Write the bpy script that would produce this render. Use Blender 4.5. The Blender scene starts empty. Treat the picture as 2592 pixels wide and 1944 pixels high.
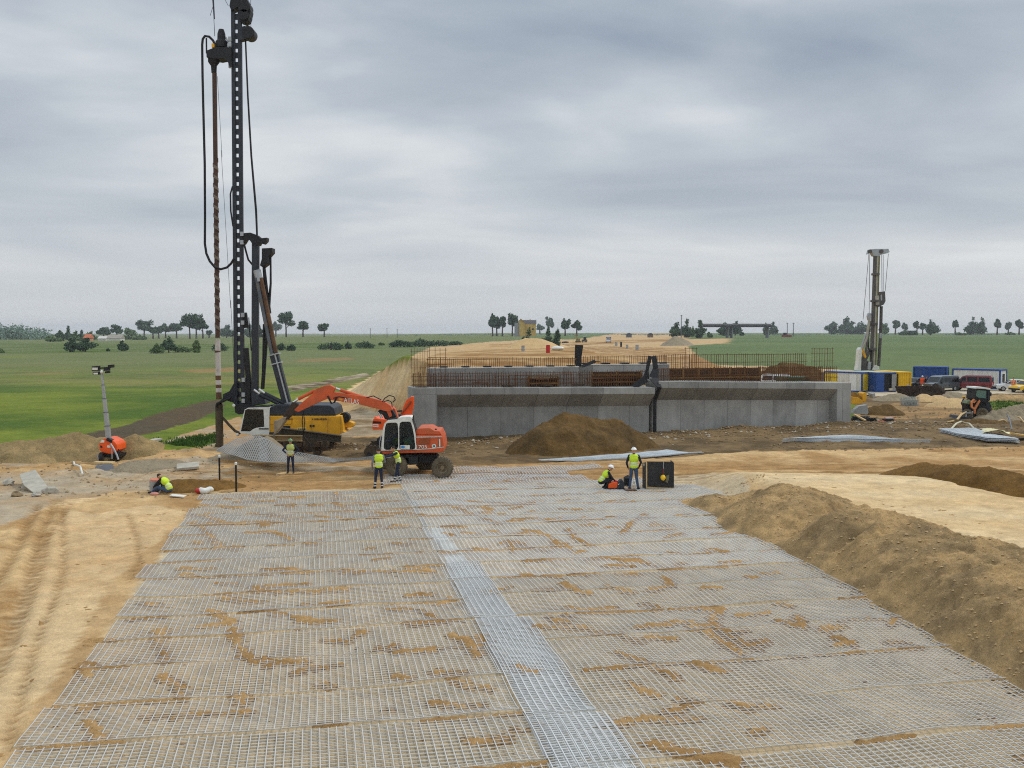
import bpy, bmesh, math, random
import numpy as np
from mathutils import Vector, Matrix
from mathutils.geometry import tessellate_polygon

random.seed(7)
RNG = np.random.default_rng(7)
SC = bpy.context.scene
COL = SC.collection

# ------------------------------------------------------------------ camera
F, HZ, CH = 2500.0, 842.0, 7.2          # focal length in photo pixels, horizon row, eye height
PITCH = math.atan((972.0 - HZ) / F)
cam_d = bpy.data.cameras.new('camera')
cam_d.sensor_width = 36.0
cam_d.lens = F / 2592.0 * 36.0
cam_d.clip_start = 0.1
cam_d.clip_end = 20000.0
cam = bpy.data.objects.new('camera', cam_d)
cam.location = (0, 0, CH)
cam.rotation_euler = (math.pi / 2 - PITCH, 0, 0)
COL.objects.link(cam)
SC.camera = cam

# ------------------------------------------------------------------ world, sun, exposure
SC.view_settings.view_transform = 'Standard'
SC.view_settings.look = 'None'
SC.view_settings.exposure = 0.0
SC.view_settings.gamma = 1.0
SC.cycles.use_denoising = False
SC.cycles.sample_clamp_indirect = 6.0
SC.cycles.filter_width = 1.1
SUN_EL, SUN_AZ = math.radians(47), math.radians(66)      # behind a thick cloud layer, to the right and ahead
sun_d = bpy.data.lights.new('sun', 'SUN')
sun_d.energy = 1.5
sun_d.angle = math.radians(14)
sun_d.color = (1.0, 0.96, 0.90)
sun = bpy.data.objects.new('sun', sun_d)
_sd = Vector((math.sin(SUN_AZ) * math.cos(SUN_EL), math.cos(SUN_AZ) * math.cos(SUN_EL), math.sin(SUN_EL)))
sun.rotation_euler = (-_sd).to_track_quat('-Z', 'Y').to_euler()
COL.objects.link(sun)


SKY_OFF = (3.7, 1.3, 0.0)


class NT:
    """small node-tree writer"""
    def __init__(self, tree):
        self.t = tree
        tree.nodes.clear()

    def n(self, kind, props=None, **ins):
        nd = self.t.nodes.new(kind)
        for k, v in (props or {}).items():
            setattr(nd, k, v)
        for k, v in ins.items():
            self.set(nd, k, v)
        return nd

    def set(self, nd, k, v):
        key = int(k[1:]) if k[0] == 'i' and k[1:].isdigit() else k.replace('_', ' ')
        s = nd.inputs[key]
        if isinstance(v, bpy.types.NodeSocket):
            self.t.links.new(v, s)
        else:
            s.default_value = v

    def math(self, op, a, b=0.0, clamp=False):
        return self.n('ShaderNodeMath', {'operation': op, 'use_clamp': clamp}, i0=a, i1=b).outputs[0]

    def mix(self, f, a, b, blend='MIX'):
        nd = self.n('ShaderNodeMix', {'data_type': 'RGBA', 'blend_type': blend, 'clamp_factor': True})
        self.set(nd, 'i0', f); self.set(nd, 'i6', a); self.set(nd, 'i7', b)
        return nd.outputs[2]

    def noise(self, vec, scale, detail=4.0, rough=0.55, dist=0.0):
        return self.n('ShaderNodeTexNoise', {'noise_dimensions': '3D'}, Vector=vec, Scale=scale, Detail=detail,
                      Roughness=rough, Distortion=dist).outputs[0]

    def ramp(self, f, stops, interp='LINEAR'):
        nd = self.n('ShaderNodeValToRGB')
        cr = nd.color_ramp
        cr.interpolation = interp
        while len(cr.elements) < len(stops):
            cr.elements.new(0.5)
        for e, (p, c) in zip(cr.elements, stops):
            e.position = p
            e.color = (c, c, c, 1) if not hasattr(c, '__len__') else (*c[:3], 1)
        self.set(nd, 'i0', f)
        return nd.outputs[0]

    def mapr(self, v, a, b, c, d):
        return self.n('ShaderNodeMapRange', None, i0=v, i1=a, i2=b, i3=c, i4=d).outputs[0]


world = bpy.data.worlds.new('World')
SC.world = world
world.use_nodes = True
w = NT(world.node_tree)
sky = w.n('ShaderNodeTexSky', {'sky_type': 'NISHITA', 'sun_disc': False, 'sun_elevation': SUN_EL,
                               'sun_rotation': SUN_AZ, 'air_density': 1.0, 'dust_density': 3.0})
tc = w.n('ShaderNodeTexCoord').outputs['Generated']
sep = w.n('ShaderNodeSeparateXYZ', None, i0=tc)
zc = w.math('MAXIMUM', sep.outputs[2], 0.0)
zd = w.math('ADD', zc, 0.075)
pu = w.math('DIVIDE', sep.outputs[0], zd)
pv = w.math('DIVIDE', sep.outputs[1], zd)
flat = w.n('ShaderNodeCombineXYZ', None, i0=pu, i1=w.math('MULTIPLY', pv, 1.25), i2=0.0).outputs[0]
c1 = w.noise(w.n('ShaderNodeVectorMath', {'operation': 'ADD'}, i0=flat, i1=SKY_OFF).outputs[0], 0.5, 6.0, 0.5, 0.35)                   # broad cloud decks seen in perspective
dirs = w.n('ShaderNodeCombineXYZ', None, i0=w.math('MULTIPLY', sep.outputs[0], 2.0), i1=0.3,
           i2=w.math('MULTIPLY', sep.outputs[2], 6.0)).outputs[0]
c2 = w.noise(dirs, 1.5, 5.0, 0.45, 0.45)                    # long low streaks
cl = w.math('ADD', w.math('MULTIPLY', c1, 0.62), w.math('MULTIPLY', c2, 0.38))
cl = w.mapr(cl, 0.34, 0.66, 0.0, 1.0)
low = w.ramp(cl, [(0.0, (0.43, 0.49, 0.56)), (0.5, (0.60, 0.645, 0.69)), (1.0, (0.84, 0.86, 0.87))])
high = w.ramp(cl, [(0.0, (0.225, 0.285, 0.37)), (0.5, (0.42, 0.48, 0.555)), (1.0, (0.80, 0.83, 0.855))])
ccol = w.mix(w.mapr(zc, 0.05, 0.29, 0.0, 1.0), low, high)
hz_f = w.ramp(zc, [(0.0, 1.0), (0.03, 0.8), (0.11, 0.2), (0.2, 0.0)])
ccol = w.mix(hz_f, ccol, (0.62, 0.65, 0.685, 1))
# an overcast sky is about three times brighter overhead than near the horizon
boost = w.ramp(zc, [(0.0, 0.5), (0.33, 0.5), (0.6, 0.92), (1.0, 1.0)])
boost = w.math('MULTIPLY', boost, 2.0)
ccol = w.mix(1.0, ccol, w.n('ShaderNodeCombineXYZ', None, i0=boost, i1=boost, i2=boost).outputs[0], 'MULTIPLY')
ccol = w.mix(1.0, ccol, (10.6, 10.5, 10.35, 1), 'MULTIPLY')     # background strength is 0.1
tot = w.mix(0.94, sky.outputs[0], ccol)
bg = w.n('ShaderNodeBackground', None, Color=tot, Strength=0.1)
w.t.links.new(bg.outputs[0], w.n('ShaderNodeOutputWorld').inputs[0])

# ------------------------------------------------------------------ photo pixel <-> place
CP, SP = math.cos(PITCH), math.sin(PITCH)
K = 2592.0 / 2212.0


def ray(px, py):
    dx, dy = (px - 1296.0) / F, (972.0 - py) / F
    return dx, CP + dy * SP, -SP + dy * CP


def PD(px, py, Y):
    """the place at distance Y ahead that is seen at photo pixel px, py"""
    a, b, c = ray(px, py)
    t = Y / b
    return Vector((a * t, Y, CH + c * t))


def PG(px, py, z=0.0):
    """the place at height z seen at photo pixel px, py"""
    a, b, c = ray(px, py)
    t = (z - CH) / c
    return Vector((a * t, b * t, z))


def proj(x, y, z):
    z = z - CH
    f = y * CP - z * SP
    u = y * SP + z * CP
    f = np.maximum(f, 1e-3)
    return 1296.0 + F * x / f, 972.0 - F * u / f


class Reg:
    """a crop of the photo: (x0, y0) corner and scale, at distance Y"""
    def __init__(self, x0, y0, s, Y):
        self.x0, self.y0, self.s, self.Y = x0, y0, s, Y

    def __call__(self, x, y, dY=0.0):
        return PD(self.x0 + x * self.s, self.y0 + y * self.s, self.Y + dY)

    def m(self, n):                      # crop pixels -> metres
        return n * self.s * self.Y / F


# ------------------------------------------------------------------ noise in numpy
def _hash(ix, iy, seed):
    h = (ix.astype(np.int64) * 374761393 + iy.astype(np.int64) * 668265263 + seed * 2147483647) & 0x7fffffff
    h = ((h ^ (h >> 13)) * 1274126177) & 0x7fffffff
    return ((h ^ (h >> 16)) & 0xffff) / 65535.0


def vnoise(x, y, seed=0):
    x = np.asarray(x, float); y = np.asarray(y, float)
    ix, iy = np.floor(x), np.floor(y)
    fx, fy = x - ix, y - iy
    fx = fx * fx * (3 - 2 * fx); fy = fy * fy * (3 - 2 * fy)
    a, b = _hash(ix, iy, seed), _hash(ix + 1, iy, seed)
    c, d = _hash(ix, iy + 1, seed), _hash(ix + 1, iy + 1, seed)
    return (a + (b - a) * fx) * (1 - fy) + (c + (d - c) * fx) * fy


def fbm(x, y, scale, octaves=4, seed=0, gain=0.5):
    x = np.asarray(x, float) * scale; y = np.asarray(y, float) * scale
    s, a, t = 0.0, 1.0, 0.0
    for o in range(octaves):
        s = s + a * (vnoise(x, y, seed + o * 17) - 0.5)
        t += a
        a *= gain
        x = x * 2.03 + 5.1; y = y * 2.03 - 3.7
    return s / t * 2.0                    # about -1 .. 1


def sstep(v, a, b):
    t = np.clip((np.asarray(v, float) - a) / (b - a), 0, 1)
    return t * t * (3 - 2 * t)


def inpoly(px, py, poly):
    px = np.asarray(px, float); py = np.asarray(py, float)
    c = np.zeros(px.shape, bool)
    n = len(poly)
    for i in range(n):
        x1, y1 = poly[i]; x2, y2 = poly[(i + 1) % n]
        if y1 == y2:
            continue
        c ^= ((y1 > py) != (y2 > py)) & (px < (x2 - x1) * (py - y1) / (y2 - y1) + x1)
    return c


def segdist(x, y, pts):
    d = np.full(np.shape(x), 1e9)
    for (x1, y1), (x2, y2) in zip(pts[:-1], pts[1:]):
        vx, vy = x2 - x1, y2 - y1
        t = np.clip(((x - x1) * vx + (y - y1) * vy) / max(vx * vx + vy * vy, 1e-9), 0, 1)
        d = np.minimum(d, np.hypot(x - x1 - t * vx, y - y1 - t * vy))
    return d


# ------------------------------------------------------------------ colour and materials
def lin(r, g, b, k=1.0):
    def f(c):
        c = c / 255.0
        return (c / 12.92 if c <= 0.04045 else ((c + 0.055) / 1.055) ** 2.4) * k
    return (f(r), f(g), f(b))


_M = {}


def mat(name, col, rough=0.6, metal=0.0, var=0.25, scale=6.0, bump=0.0, dirt=0.0, dirt_col=(150, 125, 90), spec=0.4, coat=0.0):
    """painted / bare surface with a little uneven tone, dust and bump"""
    if name in _M:
        return _M[name]
    m = bpy.data.materials.new(name)
    m.use_nodes = True
    t = NT(m.node_tree)
    v = t.n('ShaderNodeTexCoord').outputs['Object']
    c = (*lin(*col), 1)
    n1 = t.noise(v, scale, 5.0, 0.6, 0.3)
    dark = tuple(x * (1 - var) for x in c[:3]) + (1,)
    lite = tuple(min(1, x * (1 + var * 0.7)) for x in c[:3]) + (1,)
    base = t.mix(t.mapr(n1, 0.3, 0.7, 0, 1), dark, lite)
    r = rough
    if dirt > 0:
        n2 = t.noise(v, scale * 0.45 + 0.6, 6.0, 0.65, 0.4)
        f = t.mapr(n2, 0.62 - 0.25 * dirt, 0.75, 0.0, min(1.0, 0.35 + dirt * 0.6))
        base = t.mix(f, base, (*lin(*dirt_col), 1))
        r = t.math('ADD', t.math('MULTIPLY', f, 0.3), rough, True)
    p = t.n('ShaderNodeBsdfPrincipled', None, Base_Color=base, Roughness=r, Metallic=metal)
    p.inputs['Specular IOR Level'].default_value = spec
    if coat:
        p.inputs['Coat Weight'].default_value = coat
    if bump > 0:
        b = t.n('ShaderNodeBump', None, Strength=bump, Distance=0.05, Height=t.noise(v, scale * 4, 5.0, 0.6))
        t.set(p, 'Normal', b.outputs[0])
    t.t.links.new(p.outputs[0], t.n('ShaderNodeOutputMaterial').inputs[0])
    _M[name] = m
    return m


def glass_mat(name, col, alpha=0.5):
    if name in _M:
        return _M[name]
    m = bpy.data.materials.new(name)
    m.use_nodes = True
    t = NT(m.node_tree)
    p = t.n('ShaderNodeBsdfPrincipled', None, Base_Color=(*lin(*col), 1), Roughness=0.06)
    p.inputs['Specular IOR Level'].default_value = 0.6
    tr = t.n('ShaderNodeBsdfTransparent', None, Color=(0.82, 0.9, 0.88, 1))
    mx = t.n('ShaderNodeMixShader', None, i0=alpha, i1=tr.outputs[0], i2=p.outputs[0])
    t.t.links.new(mx.outputs[0], t.n('ShaderNodeOutputMaterial').inputs[0])
    _M[name] = m
    return m


# ------------------------------------------------------------------ mesh builder
class MB:
    def __init__(self):
        self.v, self.f, self.mi, self.ms = [], [], [], []

    def _m(self, m):
        if m not in self.ms:
            self.ms.append(m)
        return self.ms.index(m)

    def add(self, vs, fs, m):
        o, k = len(self.v), self._m(m)
        self.v += [tuple(p) for p in vs]
        for f in fs:
            self.f.append(tuple(i + o for i in f))
            self.mi.append(k)
        return self

    def hexa(self, a, b, m):
        """a, b: the two end rings of four corners"""
        return self.add(list(a) + list(b), [(3, 2, 1, 0), (4, 5, 6, 7), (0, 1, 5, 4), (1, 2, 6, 5), (2, 3, 7, 6), (3, 0, 4, 7)], m)

    def box(self, c, s, m, rot=None):
        hx, hy, hz = s[0] / 2, s[1] / 2, s[2] / 2
        ps = [Vector((x, y, z)) for z in (-hz, hz) for x, y in ((-hx, -hy), (hx, -hy), (hx, hy), (-hx, hy))]
        if rot is not None:
            ps = [rot @ p for p in ps]
        c = Vector(c)
        return self.hexa([c + p for p in ps[:4]], [c + p for p in ps[4:]], m)

    def beam(self, p0, p1, wd, ht, m, up=(0, 0, 1), w1=None, h1=None):
        p0, p1 = Vector(p0), Vector(p1)
        d = (p1 - p0).normalized()
        u = Vector(up)
        if abs(d.dot(u)) > 0.97:
            u = Vector((0, 1, 0))
        r = d.cross(u).normalized()
        u = r.cross(d).normalized()
        w1 = wd if w1 is None else w1
        h1 = ht if h1 is None else h1
        def ring(p, a, b):
            return [p - r * a / 2 - u * b / 2, p + r * a / 2 - u * b / 2, p + r * a / 2 + u * b / 2, p - r * a / 2 + u * b / 2]
        return self.hexa(ring(p0, wd, ht), ring(p1, w1, h1), m)

    def tube(self, pts, r, m, n=8, caps=True):
        pts = [Vector(p) for p in pts]
        rs = r if hasattr(r, '__len__') else [r] * len(pts)
        vs, fs = [], []
        ref = None
        for i, p in enumerate(pts):
            d = (pts[min(i + 1, len(pts) - 1)] - pts[max(i - 1, 0)])
            d = d.normalized() if d.length > 1e-9 else Vector((0, 0, 1))
            if ref is None:
                ref = Vector((1, 0, 0)) if abs(d.x) < 0.8 else Vector((0, 1, 0))
            ref = (ref - d * ref.dot(d))
            ref = ref.normalized() if ref.length > 1e-6 else d.orthogonal().normalized()
            b = d.cross(ref)
            for k in range(n):
                a = 2 * math.pi * k / n
                vs.append(p + (ref * math.cos(a) + b * math.sin(a)) * rs[i])
        for i in range(len(pts) - 1):
            for k in range(n):
                fs.append((i * n + k, i * n + (k + 1) % n, (i + 1) * n + (k + 1) % n, (i + 1) * n + k))
        if caps:
            fs.append(tuple(range(n - 1, -1, -1)))
            fs.append(tuple((len(pts) - 1) * n + k for k in range(n)))
        return self.add(vs, fs, m)

    def lathe(self, c, axis, prof, m, n=24):
        """prof: (along axis, radius) pairs"""
        c, ax = Vector(c), Vector(axis).normalized()
        return self.tube([c + ax * a for a, _ in prof], [max(r, 1e-4) for _, r in prof], m, n) if all(
            prof[i + 1][0] > prof[i][0] for i in range(len(prof) - 1)) else self._lathe(c, ax, prof, m, n)

    def _lathe(self, c, ax, prof, m, n):
        u = ax.orthogonal().normalized()
        b = ax.cross(u)
        vs, fs = [], []
        for a, r in prof:
            for k in range(n):
                t = 2 * math.pi * k / n
                vs.append(c + ax * a + (u * math.cos(t) + b * math.sin(t)) * max(r, 1e-4))
        for i in range(len(prof) - 1):
            for k in range(n):
                fs.append((i * n + k, i * n + (k + 1) % n, (i + 1) * n + (k + 1) % n, (i + 1) * n + k))
        return self.add(vs, fs, m)

    def ball(self, c, r, m, nu=12, nv=8, top=1.0, rot=None):
        r = r if hasattr(r, '__len__') else (r, r, r)
        c = Vector(c)
        vs, fs = [], []
        for j in range(nv + 1):
            th = math.pi * j / nv * top
            for i in range(nu):
                ph = 2 * math.pi * i / nu
                p = Vector((r[0] * math.sin(th) * math.cos(ph), r[1] * math.sin(th) * math.sin(ph), r[2] * math.cos(th)))
                vs.append(c + (rot @ p if rot is not None else p))
        for j in range(nv):
            for i in range(nu):
                fs.append((j * nu + i, (j + 1) * nu + i, (j + 1) * nu + (i + 1) % nu, j * nu + (i + 1) % nu))
        return self.add(vs, fs, m)

    def prism(self, rings, depth, m, holes=()):
        """rings: outline (world points, roughly in the x-z plane); extruded by the vector depth"""
        d = Vector(depth)
        loops = [[Vector(p) for p in rings]] + [[Vector(p) for p in h] for h in holes]
        tri = tessellate_polygon(loops)
        pts = [p for l in loops for p in l]
        n = len(pts)
        fs = [tuple(t) for t in tri] + [tuple(i + n for i in reversed(t)) for t in tri]
        o = 0
        for l in loops:
            for i in range(len(l)):
                j = (i + 1) % len(l)
                fs.append((o + i, o + j, n + o + j, n + o + i))
            o += len(l)
        return self.add(pts + [p + d for p in pts], fs, m)

    def build(self, name, parent=None, loc=None, bevel=0.0, smooth=0.0, seg=2, local=False):
        """vertices are world positions unless local; the object origin goes to loc (or the parent's place)"""
        me = bpy.data.meshes.new(name)
        org = Vector((0, 0, 0))
        if not local:
            if parent is not None:
                org = world_of(parent)
                if loc is not None:
                    org = Vector(loc)
            elif loc is not None:
                org = Vector(loc)
        vs = [(p[0] - org.x, p[1] - org.y, p[2] - org.z) for p in self.v]
        me.from_pydata(vs, [], self.f)
        for m in self.ms:
            me.materials.append(m)
        me.polygons.foreach_set('material_index', self.mi)
        bm = bmesh.new()
        bm.from_mesh(me)
        bmesh.ops.remove_doubles(bm, verts=bm.verts, dist=1e-5)
        bmesh.ops.recalc_face_normals(bm, faces=bm.faces)
        if bevel > 0:
            es = [e for e in bm.edges if len(e.link_faces) == 2 and e.calc_face_angle(0) > 0.5]
            bmesh.ops.bevel(bm, geom=es, offset=bevel, segments=seg, profile=0.6, affect='EDGES', clamp_overlap=True)
        bm.to_mesh(me)
        bm.free()
        if smooth > 0:
            me.shade_smooth()
            try:
                me.set_sharp_from_angle(angle=smooth)
            except Exception:
                pass
        o = bpy.data.objects.new(name, me)
        COL.objects.link(o)
        if parent is not None:
            o.parent = parent
            o.location = org - world_of(parent) if not local else (Vector(loc) if loc is not None else (0, 0, 0))
        else:
            o.location = loc if (local and loc is not None) else org
        return o


def world_of(o):
    p = Vector(o.location)
    q = o.parent
    while q is not None:
        p += Vector(q.location)
        q = q.parent
    return p


def thing(name, label, cat, loc, group=None):
    o = bpy.data.objects.new(name, None)
    o.empty_display_size = 0.3
    COL.objects.link(o)
    o.location = loc
    tag(o, label, cat, group)
    return o


def tag(o, label=None, cat=None, group=None, kind=None):
    if label: o['label'] = label
    if cat: o['category'] = cat
    if group: o['group'] = group
    if kind: o['kind'] = kind
    return o


def grid_mesh(name, X, Y, Z, mats, col=None, keep=None, smooth=True, faces_mat=None):
    """a height sheet from 2-D arrays; keep = mask of vertices"""
    ny, nx = X.shape
    V = np.stack([X.ravel(), Y.ravel(), Z.ravel()], 1)
    i = np.arange(ny * nx).reshape(ny, nx)
    Q = np.stack([i[:-1, :-1], i[:-1, 1:], i[1:, 1:], i[1:, :-1]], -1).reshape(-1, 4)
    if keep is not None:
        k = keep.ravel()
        Q = Q[k[Q].any(1)]
        used = np.unique(Q)
        re = -np.ones(len(V), int)
        re[used] = np.arange(len(used))
        V, Q = V[used], re[Q]
        if col is not None:
            col = col.reshape(-1, 3)[used]
    me = bpy.data.meshes.new(name)
    me.vertices.add(len(V))
    me.vertices.foreach_set('co', V.astype(np.float32).ravel())
    me.loops.add(len(Q) * 4)
    me.loops.foreach_set('vertex_index', Q.astype(np.int32).ravel())
    me.polygons.add(len(Q))
    me.polygons.foreach_set('loop_start', np.arange(0, len(Q) * 4, 4, dtype=np.int32))
    me.polygons.foreach_set('loop_total', np.full(len(Q), 4, dtype=np.int32))
    for m in mats:
        me.materials.append(m)
    me.update(calc_edges=True)
    me.validate()
    if smooth:
        me.shade_smooth()
    if col is not None:
        a = me.color_attributes.new('Col', 'FLOAT_COLOR', 'POINT')
        c4 = np.ones((len(V), 4), np.float32)
        c4[:, :3] = col.reshape(-1, 3)
        a.data.foreach_set('color', c4.ravel())
    o = bpy.data.objects.new(name, me)
    COL.objects.link(o)
    return o
# ------------------------------------------------------------------ terrain
def D2(pts):
    return [(x * K, y * K) for x, y in pts]


# foot line of the earth berm on the right (places on the ground)
BERM_FOOT = [PG(x * K, y * K).xy[:] for x, y in
             [(1462, 1080), (1520, 1106), (1590, 1150), (1680, 1186), (1790, 1247), (1900, 1312), (2060, 1402), (2212, 1500), (2420, 1660), (2700, 1900)]]
_bf = np.array(BERM_FOOT)


def right_of_foot(x, y):
    """signed distance to the right of the berm foot line (metres), approximately"""
    xf = np.interp(y, _bf[::-1, 1], _bf[::-1, 0])
    return (x - xf) * 0.95


WA = Vector((-6.6, 66.0, 0)); WB = Vector((25.8, 75.0, 0))      # front line of the abutment
WD = (WB - WA).normalized(); WN = Vector((-WD.y, WD.x, 0))       # along, and into the bank
WLEN = (WB - WA).length


def wall_uv(x, y):
    dx, dy = x - WA.x, y - WA.y
    return dx * WD.x + dy * WD.y, dx * WN.x + dy * WN.y


_r = lambda *p: [PG(a * 1.008, 1180 + b * 1.008).xy[:] for a, b in p]
RUTS = [(_r((155, 95), (160, 180), (160, 250), (140, 330), (100, 420), (70, 510), (55, 570), (20, 700)), 0.085, 0.07),
        (_r((140, 92), (95, 200), (75, 270), (50, 360), (15, 440), (-30, 520)), 0.14, 0.08),
        (_r((320, 120), (345, 180), (350, 240), (325, 285)), 0.08, 0.05),
        (_r((180, 100), (120, 190), (100, 270), (75, 350), (30, 460), (-20, 560)), 0.08, 0.05),
        (_r((95, 110), (30, 230), (-40, 330)), 0.16, 0.08)]


def height(x, y):
    x = np.asarray(x, float); y = np.asarray(y, float)
    # far country rises slowly to the sky line
    z = 5.0 * sstep(y, 330, 760) * (0.86 + 0.2 * fbm(x, y, 0.0016, 2, 5))
    z = z + (0.9 * sstep(x, -150, 40)) * sstep(y, 400, 700) - 3.3 * sstep(-x, 150, 330) * sstep(y, 420, 800)
    z = z + 2.4 * sstep(y, 150, 300) * sstep(x, 10, 70) * (1 - sstep(y, 420, 700))
    z = z + 0.25 * fbm(x, y, 0.02, 3, 8) * sstep(y, 90, 160)
    # rough worked ground in the middle distance
    rough = sstep(y, 43, 50) * (1 - sstep(y, 95, 125)) * sstep(x, -40, -20)
    z = z + rough * (0.16 * fbm(x, y, 0.35, 4, 3) + 0.07 * fbm(x, y, 1.6, 3, 4))
    # ruts along the site track in front of the wall
    track = np.exp(-((y - (50.5 - 0.02 * x)) / 3.2) ** 2)
    z = z + track * (0.06 * np.sin(y * 3.1 + 0.35 * np.sin(x * 0.23)) + 0.04 * fbm(x * 0.25, y, 1.4, 3, 9))
    # left foreground: a bank rising to the left with wheel ruts
    lf = (1 - sstep(y, 40, 46)) * sstep(-x, 9.5, 14)
    z = z + lf * (0.10 * fbm(x, y, 0.4, 3, 12) + 0.035 * fbm(x, y, 2.4, 3, 13) + 0.35 * sstep(-x, 14.5, 20) * (0.6 + 0.6 * fbm(x, y, 0.15, 2, 2)))
    if np.size(x) > 1:
        lm = (x < -4) & (y < 46)
        if lm.any():
            dz = np.zeros(np.shape(z))
            xx, yy = x[lm], y[lm]
            q = np.zeros(xx.shape)
            for pts, wd, dp in RUTS:
                d = segdist(xx, yy, pts)
                q = q - dp * np.exp(-(d / wd) ** 2) + 0.45 * dp * np.exp(-((d - 2.2 * wd) / (0.8 * wd)) ** 2)
            dz[lm] = q
            z = z + dz
    # left rubble humps (where the slab and the lamp trailer stand)
    hump = sstep(y, 43, 46) * (1 - sstep(y, 52, 55)) * sstep(-x, 12, 15)
    z = z + hump * (0.30 * np.maximum(0, fbm(x, y, 0.28, 4, 21)) + 0.10 * fbm(x, y, 1.1, 3, 22))
    ridge = np.exp(-((y - 57.6) / 1.3) ** 2) * sstep(-x, 17, 19)
    z = z + ridge * (0.55 + 0.7 * fbm(x, y, 0.3, 3, 31))
    # sand platform behind the berm
    rf = right_of_foot(x, y)
    plat = sstep(rf, 1.2, 3.8) * (1 - sstep(y + 0.15 * x, 44, 54))
    z = z + 0.95 * plat + plat * 0.06 * fbm(x, y, 0.5, 3, 41)
    # slow undulation below the wire mesh
    z = z + (1 - sstep(y, 46, 50)) * (1 - sstep(rf, 0, 1.5)) * sstep(x + 0.19 * y, -8, -4) * (0.05 * fbm(x, y, 0.25, 2, 51) + 0.02 * np.sin(y * 1.9 + 0.5 * fbm(x, y, 0.3, 2, 52)))
    # ground in front of the wall: slightly lower at its left, higher at its right, heaped against it
    u, v = wall_uv(x, y)
    near = sstep(-v, -1, 0.5) * (1 - sstep(-v, 5, 12)) * sstep(u, -3, 1) * (1 - sstep(u, 38, 45))
    z = z + near * (-0.25 + 0.016 * u)
    z = z + np.exp(-((v + 0.6) / 0.9) ** 2) * sstep(u, 0, 2) * (1 - sstep(u, 34.5, 37)) * (0.14 + 0.22 * fbm(x, y, 0.6, 3, 61))
    # the embankment beyond the wall
    ec = 5.4 + 0.02 * (y - 80)
    hw = 15.5 + 0.02 * np.maximum(0, y - 150)
    top = 5.0 + 0.5 * sstep(y, 250, 500)
    side = np.maximum(0, np.abs(x - ec) - hw)
    e = np.clip(1 - side / 9.0, 0, 1)
    v0 = 2.2 + 24.0 * (1 - sstep(u, -2, 9))
    front = np.clip((v - v0) / (3.5 + 0.3 * (v0 - 2.2)), 0, 1) * np.where(u < 36, 1, np.clip(1 - (u - 36) / 6, 0, 1))
    endcone = np.where(u < 0, np.clip(1 - (-u) / 11.0, 0, 1), 1.0)
    blend = sstep(v, 3, 16)
    e = e * front * (endcone * (1 - blend) + blend)
    e = e * (1 - sstep(u + 0.0 * v, 23.5, 29.5) * (1 - sstep(v, 28, 70)))
    ez = top * e + e * (0.15 * fbm(x, y, 0.12, 4, 71) + 0.25 * fbm(x, y, 0.04, 2, 72))
    lowfront = 1 - (1 - sstep(v, 7, 22)) * sstep(u, 0, 3) * 0.42     # not yet filled just behind the wall
    ez = ez * np.where((u > -1) & (u < 38), lowfront, 1)
    ez = np.where(e > 0, ez, -9)
    z = np.maximum(z, ez)
    # yard at the right of the wall
    yard = sstep(x, 27, 32) * sstep(y, 72, 80) * (1 - sstep(y, 125, 150))
    z = z + yard * (0.12 * fbm(x, y, 0.2, 3, 81))
    return z


def zg(x, y):
    return float(height(np.array([x], float), np.array([y], float))[0])


def onground(px, py):
    """the place on the terrain seen at a photo pixel"""
    z = 0.0
    for _ in range(14):
        p = PG(px, py, z)
        z = 0.5 * z + 0.5 * zg(p.x, p.y)
    p = PG(px, py, z)
    return Vector((p.x, p.y, zg(p.x, p.y)))


def onD(px, Y, dz=0.0):
    x = (px - 1296.0) / F * Y
    return Vector((x, Y, zg(x, Y) + dz))


def steps(a, b, s, grow=1.0):
    out = [a]
    while out[-1] < b:
        out.append(out[-1] + s)
        s *= grow
    return out


xs = np.array([-q for q in steps(31, 4200, 0.35, 1.065)[:0:-1]] + steps(-31, 27, 0.15) + steps(27.3, 60, 0.35)[:] + steps(61, 4200, 0.7, 1.07))
xs = np.unique(xs)
ys = np.array(steps(4, 60, 0.15) + steps(60.25, 130, 0.35) + steps(131, 6000, 0.8, 1.02))
GX, GY = np.meshgrid(xs, ys)
GZ = height(GX, GY)

C_ = {k: np.array(lin(*c)) for k, c in dict(
    grass=(116, 126, 40), grass_dark=(74, 96, 26), grass_dry=(138, 124, 74), grass_far=(106, 113, 72), field=(86, 105, 62), field2=(101, 115, 70), red=(164, 118, 80),
    sand=(202, 170, 122), pale=(218, 192, 148), brown=(170, 132, 84), wet=(128, 94, 52), mud=(130, 107, 74), mudd=(88, 72, 48), gray=(176, 160, 134),
    dirt=(84, 74, 56), road=(202, 188, 162), cut=(146, 108, 62), far=(190, 160, 118), emb=(190, 158, 112), undermesh=(196, 178, 146), lsand=(212, 183, 138), lsand2=(192, 158, 112)).items()}
PX, PY = proj(GX, GY, GZ)
n_a = fbm(GX, GY, 0.5, 4, 101); n_b = fbm(GX, GY, 0.09, 4, 102); n_c = fbm(GX, GY, 2.2, 3, 103); n_d = fbm(GX, GY, 0.02, 4, 104)
# ragged zone borders
QX = PX + (n_a * 9 + n_c * 4) * K
QY = PY + (n_a * 2.2 + n_c * 1.2) * K * np.clip(60 / GY, 0.12, 2.0)
COLR = np.zeros(GX.shape + (3,))


def mix3(a, b, t):
    return a + (b - a) * np.clip(t, 0, 1)[..., None]


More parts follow.
